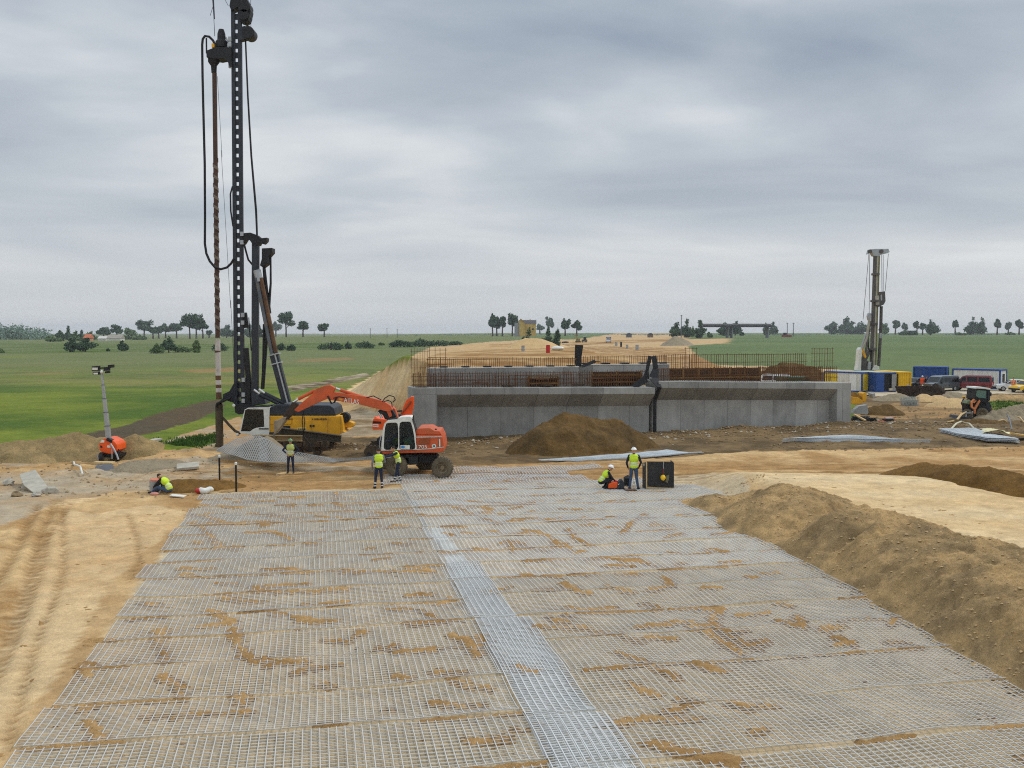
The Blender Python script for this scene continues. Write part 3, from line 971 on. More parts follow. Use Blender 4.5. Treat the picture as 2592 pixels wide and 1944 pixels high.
SP2 = [([(460, 215), (600, 250), (640, 270)], 14), ([(560, 190), (640, 195)], 14), ([(720, 200), (950, 215)], 10), ([(1120, 190), (1220, 180)], 10), ([(1300, 205), (1490, 180)], 14), ([(1440, 200), (1520, 195)], 18),
       ([(870, 290), (1000, 290)], 14), ([(680, 290), (790, 320)], 14), ([(920, 350), (1000, 360), (1080, 400), (1120, 450)], 36), ([(880, 420), (1000, 460), (1060, 470)], 28), ([(1170, 350), (1200, 400), (1290, 440)], 24),
       ([(1250, 470), (1200, 485)], 16), ([(1590, 270), (1500, 330), (1460, 380)], 26), ([(1620, 330), (1730, 335)], 18), ([(1690, 410), (1790, 385)], 16), ([(0, 590), (150, 585), (400, 580)], 18), ([(640, 455), (720, 460)], 18),
       ([(500, 480), (560, 485)], 14), ([(940, 530), (1200, 520), (1420, 520)], 14), ([(1380, 555), (1520, 560)], 18), ([(1590, 545), (1700, 570), (1800, 545)], 28), ([(1700, 620), (1740, 670), (1640, 690)], 34),
       ([(1700, 480), (1780, 480)], 14), ([(1930, 460), (2020, 470)], 16), ([(2010, 540), (2100, 540)], 12), ([(920, 605), (960, 605)], 12), ([(1060, 605), (1120, 610)], 12), ([(1190, 600), (1310, 600)], 12), ([(1460, 600), (1540, 600)], 14),
       ([(1000, 690), (1110, 690)], 22), ([(1150, 650), (1230, 700), (1290, 710)], 22), ([(1380, 670), (1500, 700)], 18), ([(1160, 780), (1260, 800), (1420, 775)], 20), ([(1590, 760), (1660, 775)], 22), ([(1900, 790), (2000, 780), (1960, 840)], 36),
       ([(1300, 925), (1420, 925), (1540, 970)], 20), ([(1600, 950), (1730, 950)], 32), ([(1740, 860), (1850, 870), (2000, 960), (2160, 1060)], 32), ([(1430, 1025), (1560, 1080), (1700, 1150), (1760, 1180)], 26), ([(1860, 1100), (2010, 1140)], 22),
       ([(1500, 1205), (1580, 1240), (1660, 1265)], 28), ([(1350, 1440), (1450, 1420), (1600, 1400), (1900, 1395)], 30), ([(1630, 1540), (1780, 1570), (1950, 1600), (2080, 1620)], 26), ([(520, 945), (620, 970), (660, 1050)], 24), ([(700, 950), (740, 980)], 16),
       ([(600, 1210), (740, 1230)], 22), ([(560, 1190), (600, 1200)], 16), ([(430, 1300), (520, 1310)], 18), ([(870, 1450), (910, 1470)], 30), ([(640, 1520), (800, 1510)], 16), ([(1780, 1290), (1880, 1300)], 26), ([(2080, 1310), (2160, 1340)], 26),
       ([(890, 1130), (980, 1150)], 16), ([(350, 800), (480, 870), (330, 880)], 26), ([(180, 795), (330, 795)], 14), ([(280, 720), (400, 710)], 24), ([(230, 1160), (300, 1170)], 20), ([(1000, 900), (1240, 900)], 12), ([(1080, 850), (1130, 860)], 20),
       ([(600, 370), (690, 375)], 22), ([(740, 355), (780, 370)], 20), ([(100, 260), (260, 265)], 12), ([(80, 340), (120, 330)], 20), ([(480, 370), (540, 385)], 14), ([(1040, 300), (1100, 295)], 14), ([(1180, 300), (1260, 285)], 16), ([(1380, 285), (1480, 285)], 12),
       ([(700, 230), (740, 240)], 14), ([(1230, 330), (1310, 330)], 10), ([(840, 410), (870, 470)], 14), ([(1150, 430), (1190, 470)], 12)]
SP6 = [([(180, 1150), (320, 1150), (250, 1200)], 46), ([(660, 1230), (820, 1270), (790, 1200)], 40), ([(960, 1290), (1070, 1270)], 30), ([(1050, 1340), (1120, 1370)], 18), ([(460, 950), (530, 955)], 14), ([(320, 860), (420, 860)], 14),
       ([(0, 690), (70, 690)], 14), ([(210, 780), (330, 790)], 16), ([(670, 1120), (750, 1140)], 22), ([(250, 1230), (380, 1330), (540, 1400)], 36), ([(1370, 1360), (1450, 1365)], 14), ([(210, 1025), (290, 1025)], 14), ([(270, 690), (360, 680)], 14)]
SPILL = []
for Zf, L, sc in ((Z1, SP1, 0.4606), (Z2, SP2, 0.4606), (Z6, SP6, 0.4033)):
    for pts, wd in L:
        q = [Zf(*a).xy[:] for a in pts]
        SPILL.append((q, max(0.16, wd * sc / F * q[0][1] * 0.48)))
rs = random.Random(5)
for _ in range(140):
    u, v = rs.uniform(-0.3, 20.5), rs.uniform(-4, 31) if rs.random() < 0.75 else rs.uniform(18, 31)
    x, y = mesh_xy(u, v)
    a = rs.gauss(0.19, 0.35)
    l = rs.uniform(0.15, 0.9)
    SPILL.append(([(x, y), (x + l * math.cos(a), y + l * math.sin(a))], rs.uniform(0.07, 0.2)))
for ua, ub, v in JOINTS:
    u = ua
    while u < ub:
        l = rs.uniform(0.8, 2.6)
        if rs.random() < 0.3:
            q = [mesh_xy(u, v - 0.06), mesh_xy(min(u + l, ub), v - 0.06 + rs.uniform(-0.03, 0.03))]
            SPILL.append((q, rs.uniform(0.035, 0.07)))
        u += l + 0.2
sx, sy = np.meshgrid(np.arange(-15, 15.5, 0.055), np.arange(12, 50, 0.06))
sm = np.full(sx.shape, -1.0)
for q, r in SPILL:
    qa = np.array(q)
    i0, i1 = np.searchsorted(sx[0], qa[:, 0].min() - 2 * r), np.searchsorted(sx[0], qa[:, 0].max() + 2 * r)
    j0, j1 = np.searchsorted(sy[:, 0], qa[:, 1].min() - 3 * r), np.searchsorted(sy[:, 0], qa[:, 1].max() + 3 * r)
    if i1 <= i0 or j1 <= j0:
        continue
    X, Y = sx[j0:j1, i0:i1], sy[j0:j1, i0:i1]
    # the spills are stretched away from the viewer's low line of sight: a little longer in depth
    mm = 1 - segdist(X, Y * 0.9, [(a, b * 0.9) for a, b in q]) / r
    sm[j0:j1, i0:i1] = np.maximum(sm[j0:j1, i0:i1], mm)
sm = sm + 0.8 * fbm(sx, sy, 1.7, 3, 401) + 1.15 * fbm(sx, sy, 6.5, 3, 402, 0.7) - 0.02
sz = height(sx, sy) + 0.012 + 0.06 * np.clip(sm, -0.3, 0.8) * (1 + 0.7 * fbm(sx, sy, 5.0, 3, 403))
spill_m = heap_mat('spilled_sand', (196, 158, 106), 12.0, 0.5, (168, 130, 82))
so = grid_mesh('spilled_sand', sx, sy, sz, [spill_m], None, keep=sm > 0.0)
tag(so, 'brown streaks and lumps of sand spilled over the wire mesh', 'sand', kind='stuff')

# ------------------------------------------------------------------ concrete abutments
def concrete_mat(name, base, panels=2.4, stain=0.5):
    m = bpy.data.materials.new(name)
    m.use_nodes = True
    t = NT(m.node_tree)
    v = t.n('ShaderNodeTexCoord').outputs['Object']
    s = t.n('ShaderNodeSeparateXYZ', None, i0=v)
    al = t.math('ADD', t.math('MULTIPLY', s.outputs[0], WD.x), t.math('MULTIPLY', s.outputs[1], WD.y))
    # formwork boards: each pour panel has its own shade, with dark joints
    pn = t.math('DIVIDE', al, panels)
    cell = t.n('ShaderNodeTexWhiteNoise', {'noise_dimensions': '1D'}, W=t.math('FLOOR', pn)).outputs[0]
    fr = t.math('FRACT', pn)
    jt = t.math('LESS_THAN', t.math('MINIMUM', fr, t.math('SUBTRACT', 1.0, fr)), 0.011)
    st = t.n('ShaderNodeCombineXYZ', None, i0=t.math('MULTIPLY', al, 3.0), i1=0.0, i2=t.math('MULTIPLY', s.outputs[2], 0.35)).outputs[0]
    drip = t.noise(st, 1.2, 5.0, 0.6)
    blot = t.noise(v, 0.7, 6.0, 0.6, 0.3)
    fine = t.noise(v, 12.0, 4.0, 0.6)
    k = t.math('ADD', t.mapr(cell, 0, 1, 0.78, 1.15), t.mapr(drip, 0.3, 0.7, -0.07, 0.06))
    k = t.math('ADD', k, t.mapr(blot, 0.3, 0.7, -0.2, 0.18))
    k = t.math('ADD', k, t.mapr(fine, 0.3, 0.7, -0.035, 0.035))
    k = t.math('MULTIPLY', k, t.math('SUBTRACT', 1.0, t.math('MULTIPLY', jt, 0.36)))
    kc = t.n('ShaderNodeCombineXYZ', None, i0=k, i1=k, i2=k).outputs[0]
    c = t.mix(1.0, (*lin(*base), 1), kc, 'MULTIPLY')
    c = t.mix(t.mapr(t.noise(st, 2.3, 3.0, 0.5), 0.66, 0.8, 0.0, stain), c, (*lin(205, 205, 200), 1))
    b = t.n('ShaderNodeBump', None, Strength=0.12, Distance=0.02, Height=fine)
    p = t.n('ShaderNodeBsdfPrincipled', None, Base_Color=c, Roughness=0.85, Normal=b.outputs[0])
    t.t.links.new(p.outputs[0], t.n('ShaderNodeOutputMaterial').inputs[0])
    return m


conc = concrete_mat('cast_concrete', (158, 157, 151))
rust = mat('rusty_rebar', (112, 74, 42), 0.8, 0.3, 0.35, 3.0)
bitumen = mat('black_membrane', (26, 27, 30), 0.55, 0, 0.3, 3.0, 0.2)
timber = mat('formwork_timber', (140, 110, 66), 0.85, 0, 0.35, 2.5, 0.15)
timber_d = mat('dark_timber', (66, 48, 30), 0.85, 0, 0.35, 2.5, 0.15)


def W(u, v, z):
    return WA + WD * u + WN * v + Vector((0, 0, z))


def ubox(mb, u0, u1, v0, v1, z0, z1, m, z0b=None, z1b=None):
    """block along the wall; z0b, z1b are the heights at its far end"""
    z0b = z0 if z0b is None else z0b
    z1b = z1 if z1b is None else z1b
    return mb.hexa([W(u0, v0, z0), W(u1, v0, z0b), W(u1, v1, z0b), W(u0, v1, z0)], [W(u0, v0, z1), W(u1, v0, z1b), W(u1, v1, z1b), W(u0, v1, z1)], m)


def rebar_grid(name, parent, u0, u1, v, z0, z1, sp, rows, d=0.028, jitter=0.02, z1b=None):
    mb = MB()
    z1b = z1 if z1b is None else z1b
    n = max(2, int(abs(u1 - u0) / sp))
    r = random.Random(int(u0 * 31 + z0 * 7))
    for i in range(n + 1):
        f = i / n
        u = u0 + (u1 - u0) * f + r.uniform(-jitter, jitter)
        zt = z1 + (z1b - z1) * f + r.uniform(-0.05, 0.05)
        mb.beam(W(u, v, z0), W(u + r.uniform(-jitter, jitter), v + r.uniform(-0.02, 0.02), zt), d, d, rust)
    for z in rows:
        mb.beam(W(u0 - 0.1, v - d, z), W(u1 + 0.1, v - d, z), d, d, rust)
    return mb.build(name, parent)


def abutment(u0, u1, za, zb, pier0, pier1, label, face=None):
    root = thing('bridge_abutment', label, 'abutment', W((u0 + u1) / 2, 0.8, 0.0))
    rec = 1.05
    cap = 0.46
    hau = 0.92
    lo = lambda z, d: z - d
    mb = MB()
    # seat beam with its haunch leaning back to the recessed wall
    ubox(mb, u0, u1, 0, 2.4, za - cap, za, conc, zb - cap, zb)
    mb.build('seat_beam', root, bevel=0.015)
    i0, i1 = u0 + pier0, u1 - pier1
    f0, f1 = pier0 / (u1 - u0), 1 - pier1 / (u1 - u0)
    zi0, zi1 = za + (zb - za) * f0 - cap, za + (zb - za) * f1 - cap
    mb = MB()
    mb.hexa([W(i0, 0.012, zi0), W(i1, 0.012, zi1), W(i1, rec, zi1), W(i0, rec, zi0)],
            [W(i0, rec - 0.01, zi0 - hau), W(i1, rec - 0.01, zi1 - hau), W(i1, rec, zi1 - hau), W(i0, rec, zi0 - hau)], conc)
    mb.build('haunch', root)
    mb = MB()
    ubox(mb, i0, i1, rec, 2.4, -1.0, zi0 - 0.003, conc, -1.0, zi1 - 0.003)
    mb.ms = [face] if face else mb.ms
    mb.build('front_wall', root)
    for a, b in ((u0, i0), (i1, u1)):
        if b - a > 0.3:
            mb = MB()
            f = ((a + b) / 2 - u0) / (u1 - u0)
            ubox(mb, a + 0.003, b, 0.003, 2.4, -1.0, za + (zb - za) * (a - u0) / (u1 - u0) - cap - 0.003, conc, -1.0, za + (zb - za) * (b - u0) / (u1 - u0) - cap - 0.003)
            mb.build('pier', root, bevel=0.02)
    return root


UJ = 17.6
abL = abutment(0.0, UJ - 0.12, 3.5, 3.27, 1.62, 0.0, 'left concrete bridge abutment with end pier, rebar and grey back wall, behind the wheeled excavator')
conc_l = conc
conc_r = concrete_mat('pale_cast_concrete', (178, 176, 169), 1.9, 0.7)
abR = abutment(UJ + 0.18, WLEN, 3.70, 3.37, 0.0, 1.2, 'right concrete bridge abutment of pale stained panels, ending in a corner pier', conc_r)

# back walls on the seats
mb = MB()
ubox(mb, 1.3, 12.3, 1.7, 2.1, 3.35, 4.72, conc, 3.3, 4.72)
bw = mb.build('back_wall', abL, bevel=0.01)
cop = mat('white_coping', (226, 224, 216), 0.8, 0, 0.12, 1.0)
mb = MB(); ubox(mb, 1.28, 12.32, 1.68, 2.12, 4.722, 4.79, cop); mb.build('coping', abL)
for i in range(7):
    mb = MB()
    ubox(mb, 2.2 + i * 1.55, 2.7 + i * 1.55, 1.66, 2.14, 4.793, 4.87, bitumen)
    mb.build('bearing_pad', abL)
mb = MB()
ubox(mb, 12.4, 19.6, 2.2, 2.6, 3.3, 4.84, conc, 3.3, 4.84)
mb.build('back_wall', abL, bevel=0.01)
mb = MB(); ubox(mb, 12.42, 19.62, 2.16, 2.62, 4.842, 4.91, cop); mb.build('coping', abL)
for i in range(5):
    mb = MB()
    ubox(mb, 12.8 + i * 1.5, 13.4 + i * 1.5, 2.14, 2.64, 4.913, 5.0, bitumen)
    mb.build('bearing_pad', abL)
for u in (0.3, 6.4, 9.2, 11.6):
    mb = MB()
    ubox(mb, u, u + 0.75, 0.5, 1.1, 3.46, 3.55, timber_d)
    mb.build('bearing_plank', abL)

rebar_grid('rebar_grid', abL, 0.15, 17.2, 0.75, 3.4, 4.5, 0.17, [3.7, 4.0, 4.4], 0.032)
rebar_grid('rebar_grid', abL, 0.2, 17.0, 1.25, 3.4, 4.3, 0.2, [3.6, 3.9, 4.2], 0.03)
rebar_grid('rebar_grid', abR, UJ + 0.5, 32.0, 1.6, 3.5, 4.6, 0.19, [3.7, 4.0, 4.3, 4.55], 0.032)
rebar_grid('rebar_grid', abL, 1.35, 12.2, 1.9, 4.7, 5.42, 0.15, [5.34], 0.032)
rebar_grid('rebar_grid', abL, 12.4, 19.4, 2.4, 4.82, 5.5, 0.17, [5.42], 0.03)
rebar_grid('rebar_grid', abL, 0.1, 1.2, 1.2, 3.4, 6.15, 0.16, [3.6, 4.2, 4.8, 5.4, 5.9], 0.026)
rebar_grid('rebar_grid', abL, 1.4, 2.55, 1.6, 3.4, 6.2, 0.38, [5.0, 5.5, 6.0], 0.03)
rebar_grid('rebar_grid', abR, UJ + 0.4, 32.9, 0.9, 3.5, 4.62, 0.17, [3.75, 4.1, 4.5], 0.034)
rebar_grid('rebar_grid', abR, 19.8, 32.2, 4.0, 4.0, 5.55, 0.19, [4.9, 5.5], 0.032)
rebar_grid('rebar_grid', abR, 31.6, 33.4, 2.2, 3.3, 6.0, 0.2, [3.8, 4.4, 5.0, 5.6, 5.95], 0.026)
rebar_grid('rebar_grid', abR, 21.7, 22.6, 3.9, 4.3, 6.05, 0.3, [4.9, 5.5, 6.0], 0.03)
# bent loops of bars on the left seat
for u, a, h in ((4.2, 1.1, 0.35), (5.8, 1.0, 0.75), (7.3, 0.9, 0.8), (8.8, 0.9, 0.5), (10.3, 1.1, 0.85), (12.6, 1.2, 0.5)):
    mb = MB()
    mb.tube([W(u, 0.6, 3.45), W(u, 0.6, 3.45 + h), W(u + a, 0.65, 3.45 + h), W(u + a, 0.65, 3.45)], 0.03, rust, 6)
    mb.build('rebar_loop', abL)

# timber formwork stacked behind the seats
def formwork(u0, u1, v, z0, z1, label):
    root = thing('formwork_wall', label, 'formwork', W((u0 + u1) / 2, v, z0))
    mb = MB(); ubox(mb, u0, u1, v, v + 0.12, z0, z1, timber_d); mb.build('board_panel', root)
    n = int((u1 - u0) / 1.3)
    for i in range(n + 1):
        mb = MB(); a = u0 + (u1 - u0) * i / n; ubox(mb, a - 0.05, a + 0.05, v - 0.1, v - 0.003, z0, z1 + 0.1, timber); mb.build('stud', root)
    for z in (z0 + 0.25, z0 + 0.75):
        mb = MB(); ubox(mb, u0, u1, v - 0.2, v - 0.103, z, z + 0.1, timber); mb.build('rail', root)
    return root


formwork(13.2, 17.0, 1.5, 3.32, 4.35, 'dark timber formwork with pale rails on the left seat beside the black membrane')
formwork(18.4, 27.5, 2.9, 3.0, 4.5, 'long brown timber formwork behind the rebar of the right abutment')
formwork(8.4, 10.6, 1.35, 3.32, 3.95, 'low brown timber formwork among the rebar in the middle of the left seat')


def membrane(name, pts, wd, label, th=0.05):
    """a strip of black sheet standing in the joint, free end curling over"""
    mb = MB()
    P = [W(*p) for p in pts]
    for a, b, w0, w1 in zip(P[:-1], P[1:], wd[:-1], wd[1:]):
        mb.beam(a, b + (b - a) * 0.02, th, w0, bitumen, up=WD, w1=th, h1=w1)
    o = mb.build(name, None, loc=P[0], bevel=0.01)
    return tag(o, label, 'membrane')


jt = membrane('joint_membrane', [(UJ + 0.03, 0.35, -0.3), (UJ + 0.03, 0.35, 2.3), (UJ + 0.2, -0.1, 3.3), (UJ - 0.1, 0.3, 3.95), (UJ + 0.15, 0.5, 4.6), (UJ + 0.05, 0.6, 5.5)], [0.26, 0.26, 0.32, 0.7, 0.4, 0.38],
              'black membrane filling the joint between the abutments and rising in a curl above')
membrane('joint_membrane', [(UJ - 1.6, 0.4, 3.3), (UJ - 0.6, 0.5, 3.9), (UJ - 0.5, 0.55, 4.5), (UJ - 0.25, 0.6, 5.5)], [0.4, 0.5, 0.24, 0.3], 'second black strip leaning beside the curled joint membrane')
membrane('joint_membrane', [(12.35, 1.9, 4.75), (12.3, 1.9, 5.3), (12.38, 1.85, 6.3)], [0.45, 0.5, 0.62], 'upright black membrane strip standing on the grey back wall of the left abutment')
membrane('joint_membrane', [(12.5, 1.5, 4.78), (13.5, 1.6, 5.15), (13.9, 1.6, 5.1)], [0.2, 0.25, 0.1], 'black membrane flap bent over at the step between the two back walls')
# ------------------------------------------------------------------ machine materials
yel = mat('machine_yellow', (230, 168, 26), 0.5, 0, 0.16, 1.5, dirt=0.55, dirt_col=(150, 118, 60))
org = mat('machine_orange', (206, 90, 44), 0.5, 0, 0.2, 1.8, dirt=0.55, dirt_col=(150, 96, 60))
org_d = mat('dull_orange_grille', (150, 74, 34), 0.7, 0, 0.2, 6.0)
org2 = mat('bright_orange_paint', (240, 92, 24), 0.4, 0, 0.12, 2.0, dirt=0.15)
wht = mat('cab_white', (226, 226, 216), 0.4, 0, 0.1, 2.0, dirt=0.4, dirt_col=(170, 160, 140))
blk = mat('matt_black', (24, 24, 26), 0.6, 0, 0.3, 3.0)
dgr = mat('dark_grey_steel', (50, 54, 60), 0.55, 0.2, 0.25, 2.0, dirt=0.2, dirt_col=(96, 88, 72))
mgr = mat('mid_grey_steel', (96, 102, 108), 0.5, 0.2, 0.2, 2.0, dirt=0.2)
lgr = mat('light_grey_steel', (168, 172, 174), 0.4, 0.4, 0.15, 3.0)
chrome = mat('bright_rod', (215, 215, 215), 0.25, 0.8, 0.05, 2.0)
muddy = mat('muddy_steel', (82, 70, 52), 0.85, 0.1, 0.35, 2.5, 0.3)
rubber = mat('dusty_rubber', (104, 94, 76), 0.9, 0, 0.3, 3.0, 0.3, dirt=0.5, dirt_col=(132, 116, 88))
rim_m = mat('dusty_rim', (132, 116, 90), 0.8, 0.1, 0.25, 4.0)
brown_m = mat('rusty_brown_steel', (104, 76, 52), 0.75, 0.2, 0.35, 2.0)
hose_m = mat('rubber_hose', (28, 28, 30), 0.7, 0, 0.2, 3.0)
lgl = glass_mat('clear_glass', (30, 38, 38), 0.5)
dgl = glass_mat('tinted_glass', (14, 16, 16), 0.86)
redm = mat('red_paint', (190, 40, 30), 0.5, 0, 0.15, 3.0)
txt_w = mat('white_lettering', (236, 232, 222), 0.5, 0, 0.04, 3.0)
txt_k = mat('black_lettering', (30, 28, 24), 0.6, 0, 0.04, 3.0)

VY = lambda d: Vector((0, d, 0))


def poly(R, pts, d0, d1, m, mb=None, holes=()):
    """outline seen in a photo crop, at R.Y + d0, extruded back to R.Y + d1"""
    mb = mb or MB()
    return mb.prism([R(x, y, d0) for x, y in pts], VY(d1 - d0), m, [[R(x, y, d0) for x, y in h] for h in holes])


def lettering(name, s, R, x, y, h, dY, m, parent, slope=0.0, width=None):
    """raised letters: lower left corner at crop pixel x, y; h = letter height in crop pixels"""
    cu = bpy.data.curves.new(name, 'FONT')
    cu.body = s
    cu.size = 1.0
    cu.extrude = 0.01
    ob = bpy.data.objects.new(name, cu)
    COL.objects.link(ob)
    dg = bpy.context.evaluated_depsgraph_get()
    me = bpy.data.meshes.new_from_object(ob.evaluated_get(dg))
    bpy.data.objects.remove(ob)
    vs = np.array([v.co[:] for v in me.vertices])
    w0, w1 = vs[:, 0].min(), vs[:, 0].max(); h0, h1 = vs[:, 1].min(), vs[:, 1].max()
    hh = R.m(h)
    ww = R.m(width) if width else hh * (w1 - w0) / (h1 - h0)
    c = R(x, y, dY)
    out = []
    for a, b, e in vs:
        px = (a - w0) / (w1 - w0) * ww; pz = (b - h0) / (h1 - h0) * hh
        out.append((c.x + px * math.cos(slope), c.y - e * 1.2, c.z + pz + px * math.sin(slope)))
    mb = MB()
    mb.add(out, [tuple(p.vertices) for p in me.polygons], m)
    bpy.data.meshes.remove(me)
    return mb.build(name, parent)


def wheel(parent, c, r, wd, rimr, name='wheel', axis=(0, 1, 0), lugs=22, tm=None, rm=None):
    ax = Vector(axis).normalized()
    tm = tm or rubber; rm = rm or rim_m
    mb = MB()
    c = Vector(c)
    h = wd / 2
    mb._lathe(c, ax, [(-h * 0.72, rimr), (-h, rimr * 1.12), (-h, r * 0.86), (-h * 0.8, r * 0.97), (0, r), (h * 0.8, r * 0.97), (h, r * 0.86), (h, rimr * 1.12), (h * 0.72, rimr)], tm, 36)
    u = ax.orthogonal().normalized(); b = ax.cross(u)
    for k in range(lugs):
        a = 2 * math.pi * k / lugs
        for s in (-1, 1):
            a2 = a + (0.5 if s > 0 else 0) * 2 * math.pi / lugs
            d = u * math.cos(a2) + b * math.sin(a2)
            mb.beam(c + d * (r * 0.99) + ax * s * h * 0.1, c + d * (r * 0.97) + ax * s * h * 0.95, r * 0.09, r * 0.10, tm, up=d)
    w = mb.build(name, parent, loc=c, smooth=0.6)
    mb = MB()
    mb._lathe(c, ax, [(-h * 0.72, rimr), (-h * 0.62, rimr * 0.86), (-h * 0.2, rimr * 0.78), (-h * 0.25, rimr * 0.42), (-h * 0.6, rimr * 0.38), (-h * 0.62, 0.001)], rm, 24)
    mb._lathe(c, ax, [(h * 0.72, rimr), (h * 0.62, rimr * 0.86), (h * 0.2, rimr * 0.78), (h * 0.25, rimr * 0.42), (h * 0.6, rimr * 0.38), (h * 0.62, 0.001)], rm, 24)
    for k in range(8):
        a = 2 * math.pi * k / 8
        d = u * math.cos(a) + b * math.sin(a)
        for s in (-1, 1):
            mb.tube([c + d * rimr * 0.6 + ax * s * h * 0.2, c + d * rimr * 0.6 + ax * s * h * 0.36], rimr * 0.06, dgr, 6)
    mb.build('rim', w, smooth=0.6)
    return w


def track(parent, x0, x1, y0, y1, z0, h, m, name='crawler_track'):
    """crawler track lying along x"""
    mb = MB()
    r = h / 2
    pts = []
    for k in range(9):
        a = math.pi / 2 + math.pi * k / 8
        pts.append((x0 + r + r * math.cos(a), z0 + r + r * math.sin(a)))
    for k in range(9):
        a = -math.pi / 2 + math.pi * k / 8
        pts.append((x1 - r + r * math.cos(a), z0 + r + r * math.sin(a)))
    mb.prism([Vector((a, y0, b)) for a, b in pts], VY(y1 - y0), m)
    o = mb.build(name, parent, bevel=0.02)
    mb = MB()
    n = int((x1 - x0) / 0.22)
    for i in range(n):
        x = x0 + r * 0.6 + (x1 - x0 - r * 1.2) * i / (n - 1)
        for z in (z0 - 0.02, z0 + h + 0.02):
            mb.box((x, (y0 + y1) / 2, z), (0.13, (y1 - y0) * 1.06, 0.05), m)
    q = mb.build('track_shoes', o)
    mb = MB()
    for i in range(max(3, int((x1 - x0) / 0.6))):
        x = x0 + r + (x1 - x0 - 2 * r) * i / max(1, int((x1 - x0) / 0.6) - 1)
        mb.lathe((x, y0 - 0.03, z0 + r * 0.55), (0, 1, 0), [(0, r * 0.38), (0.05, r * 0.4)], dgr, 12)
    mb.build('track_rollers', o)
    return o


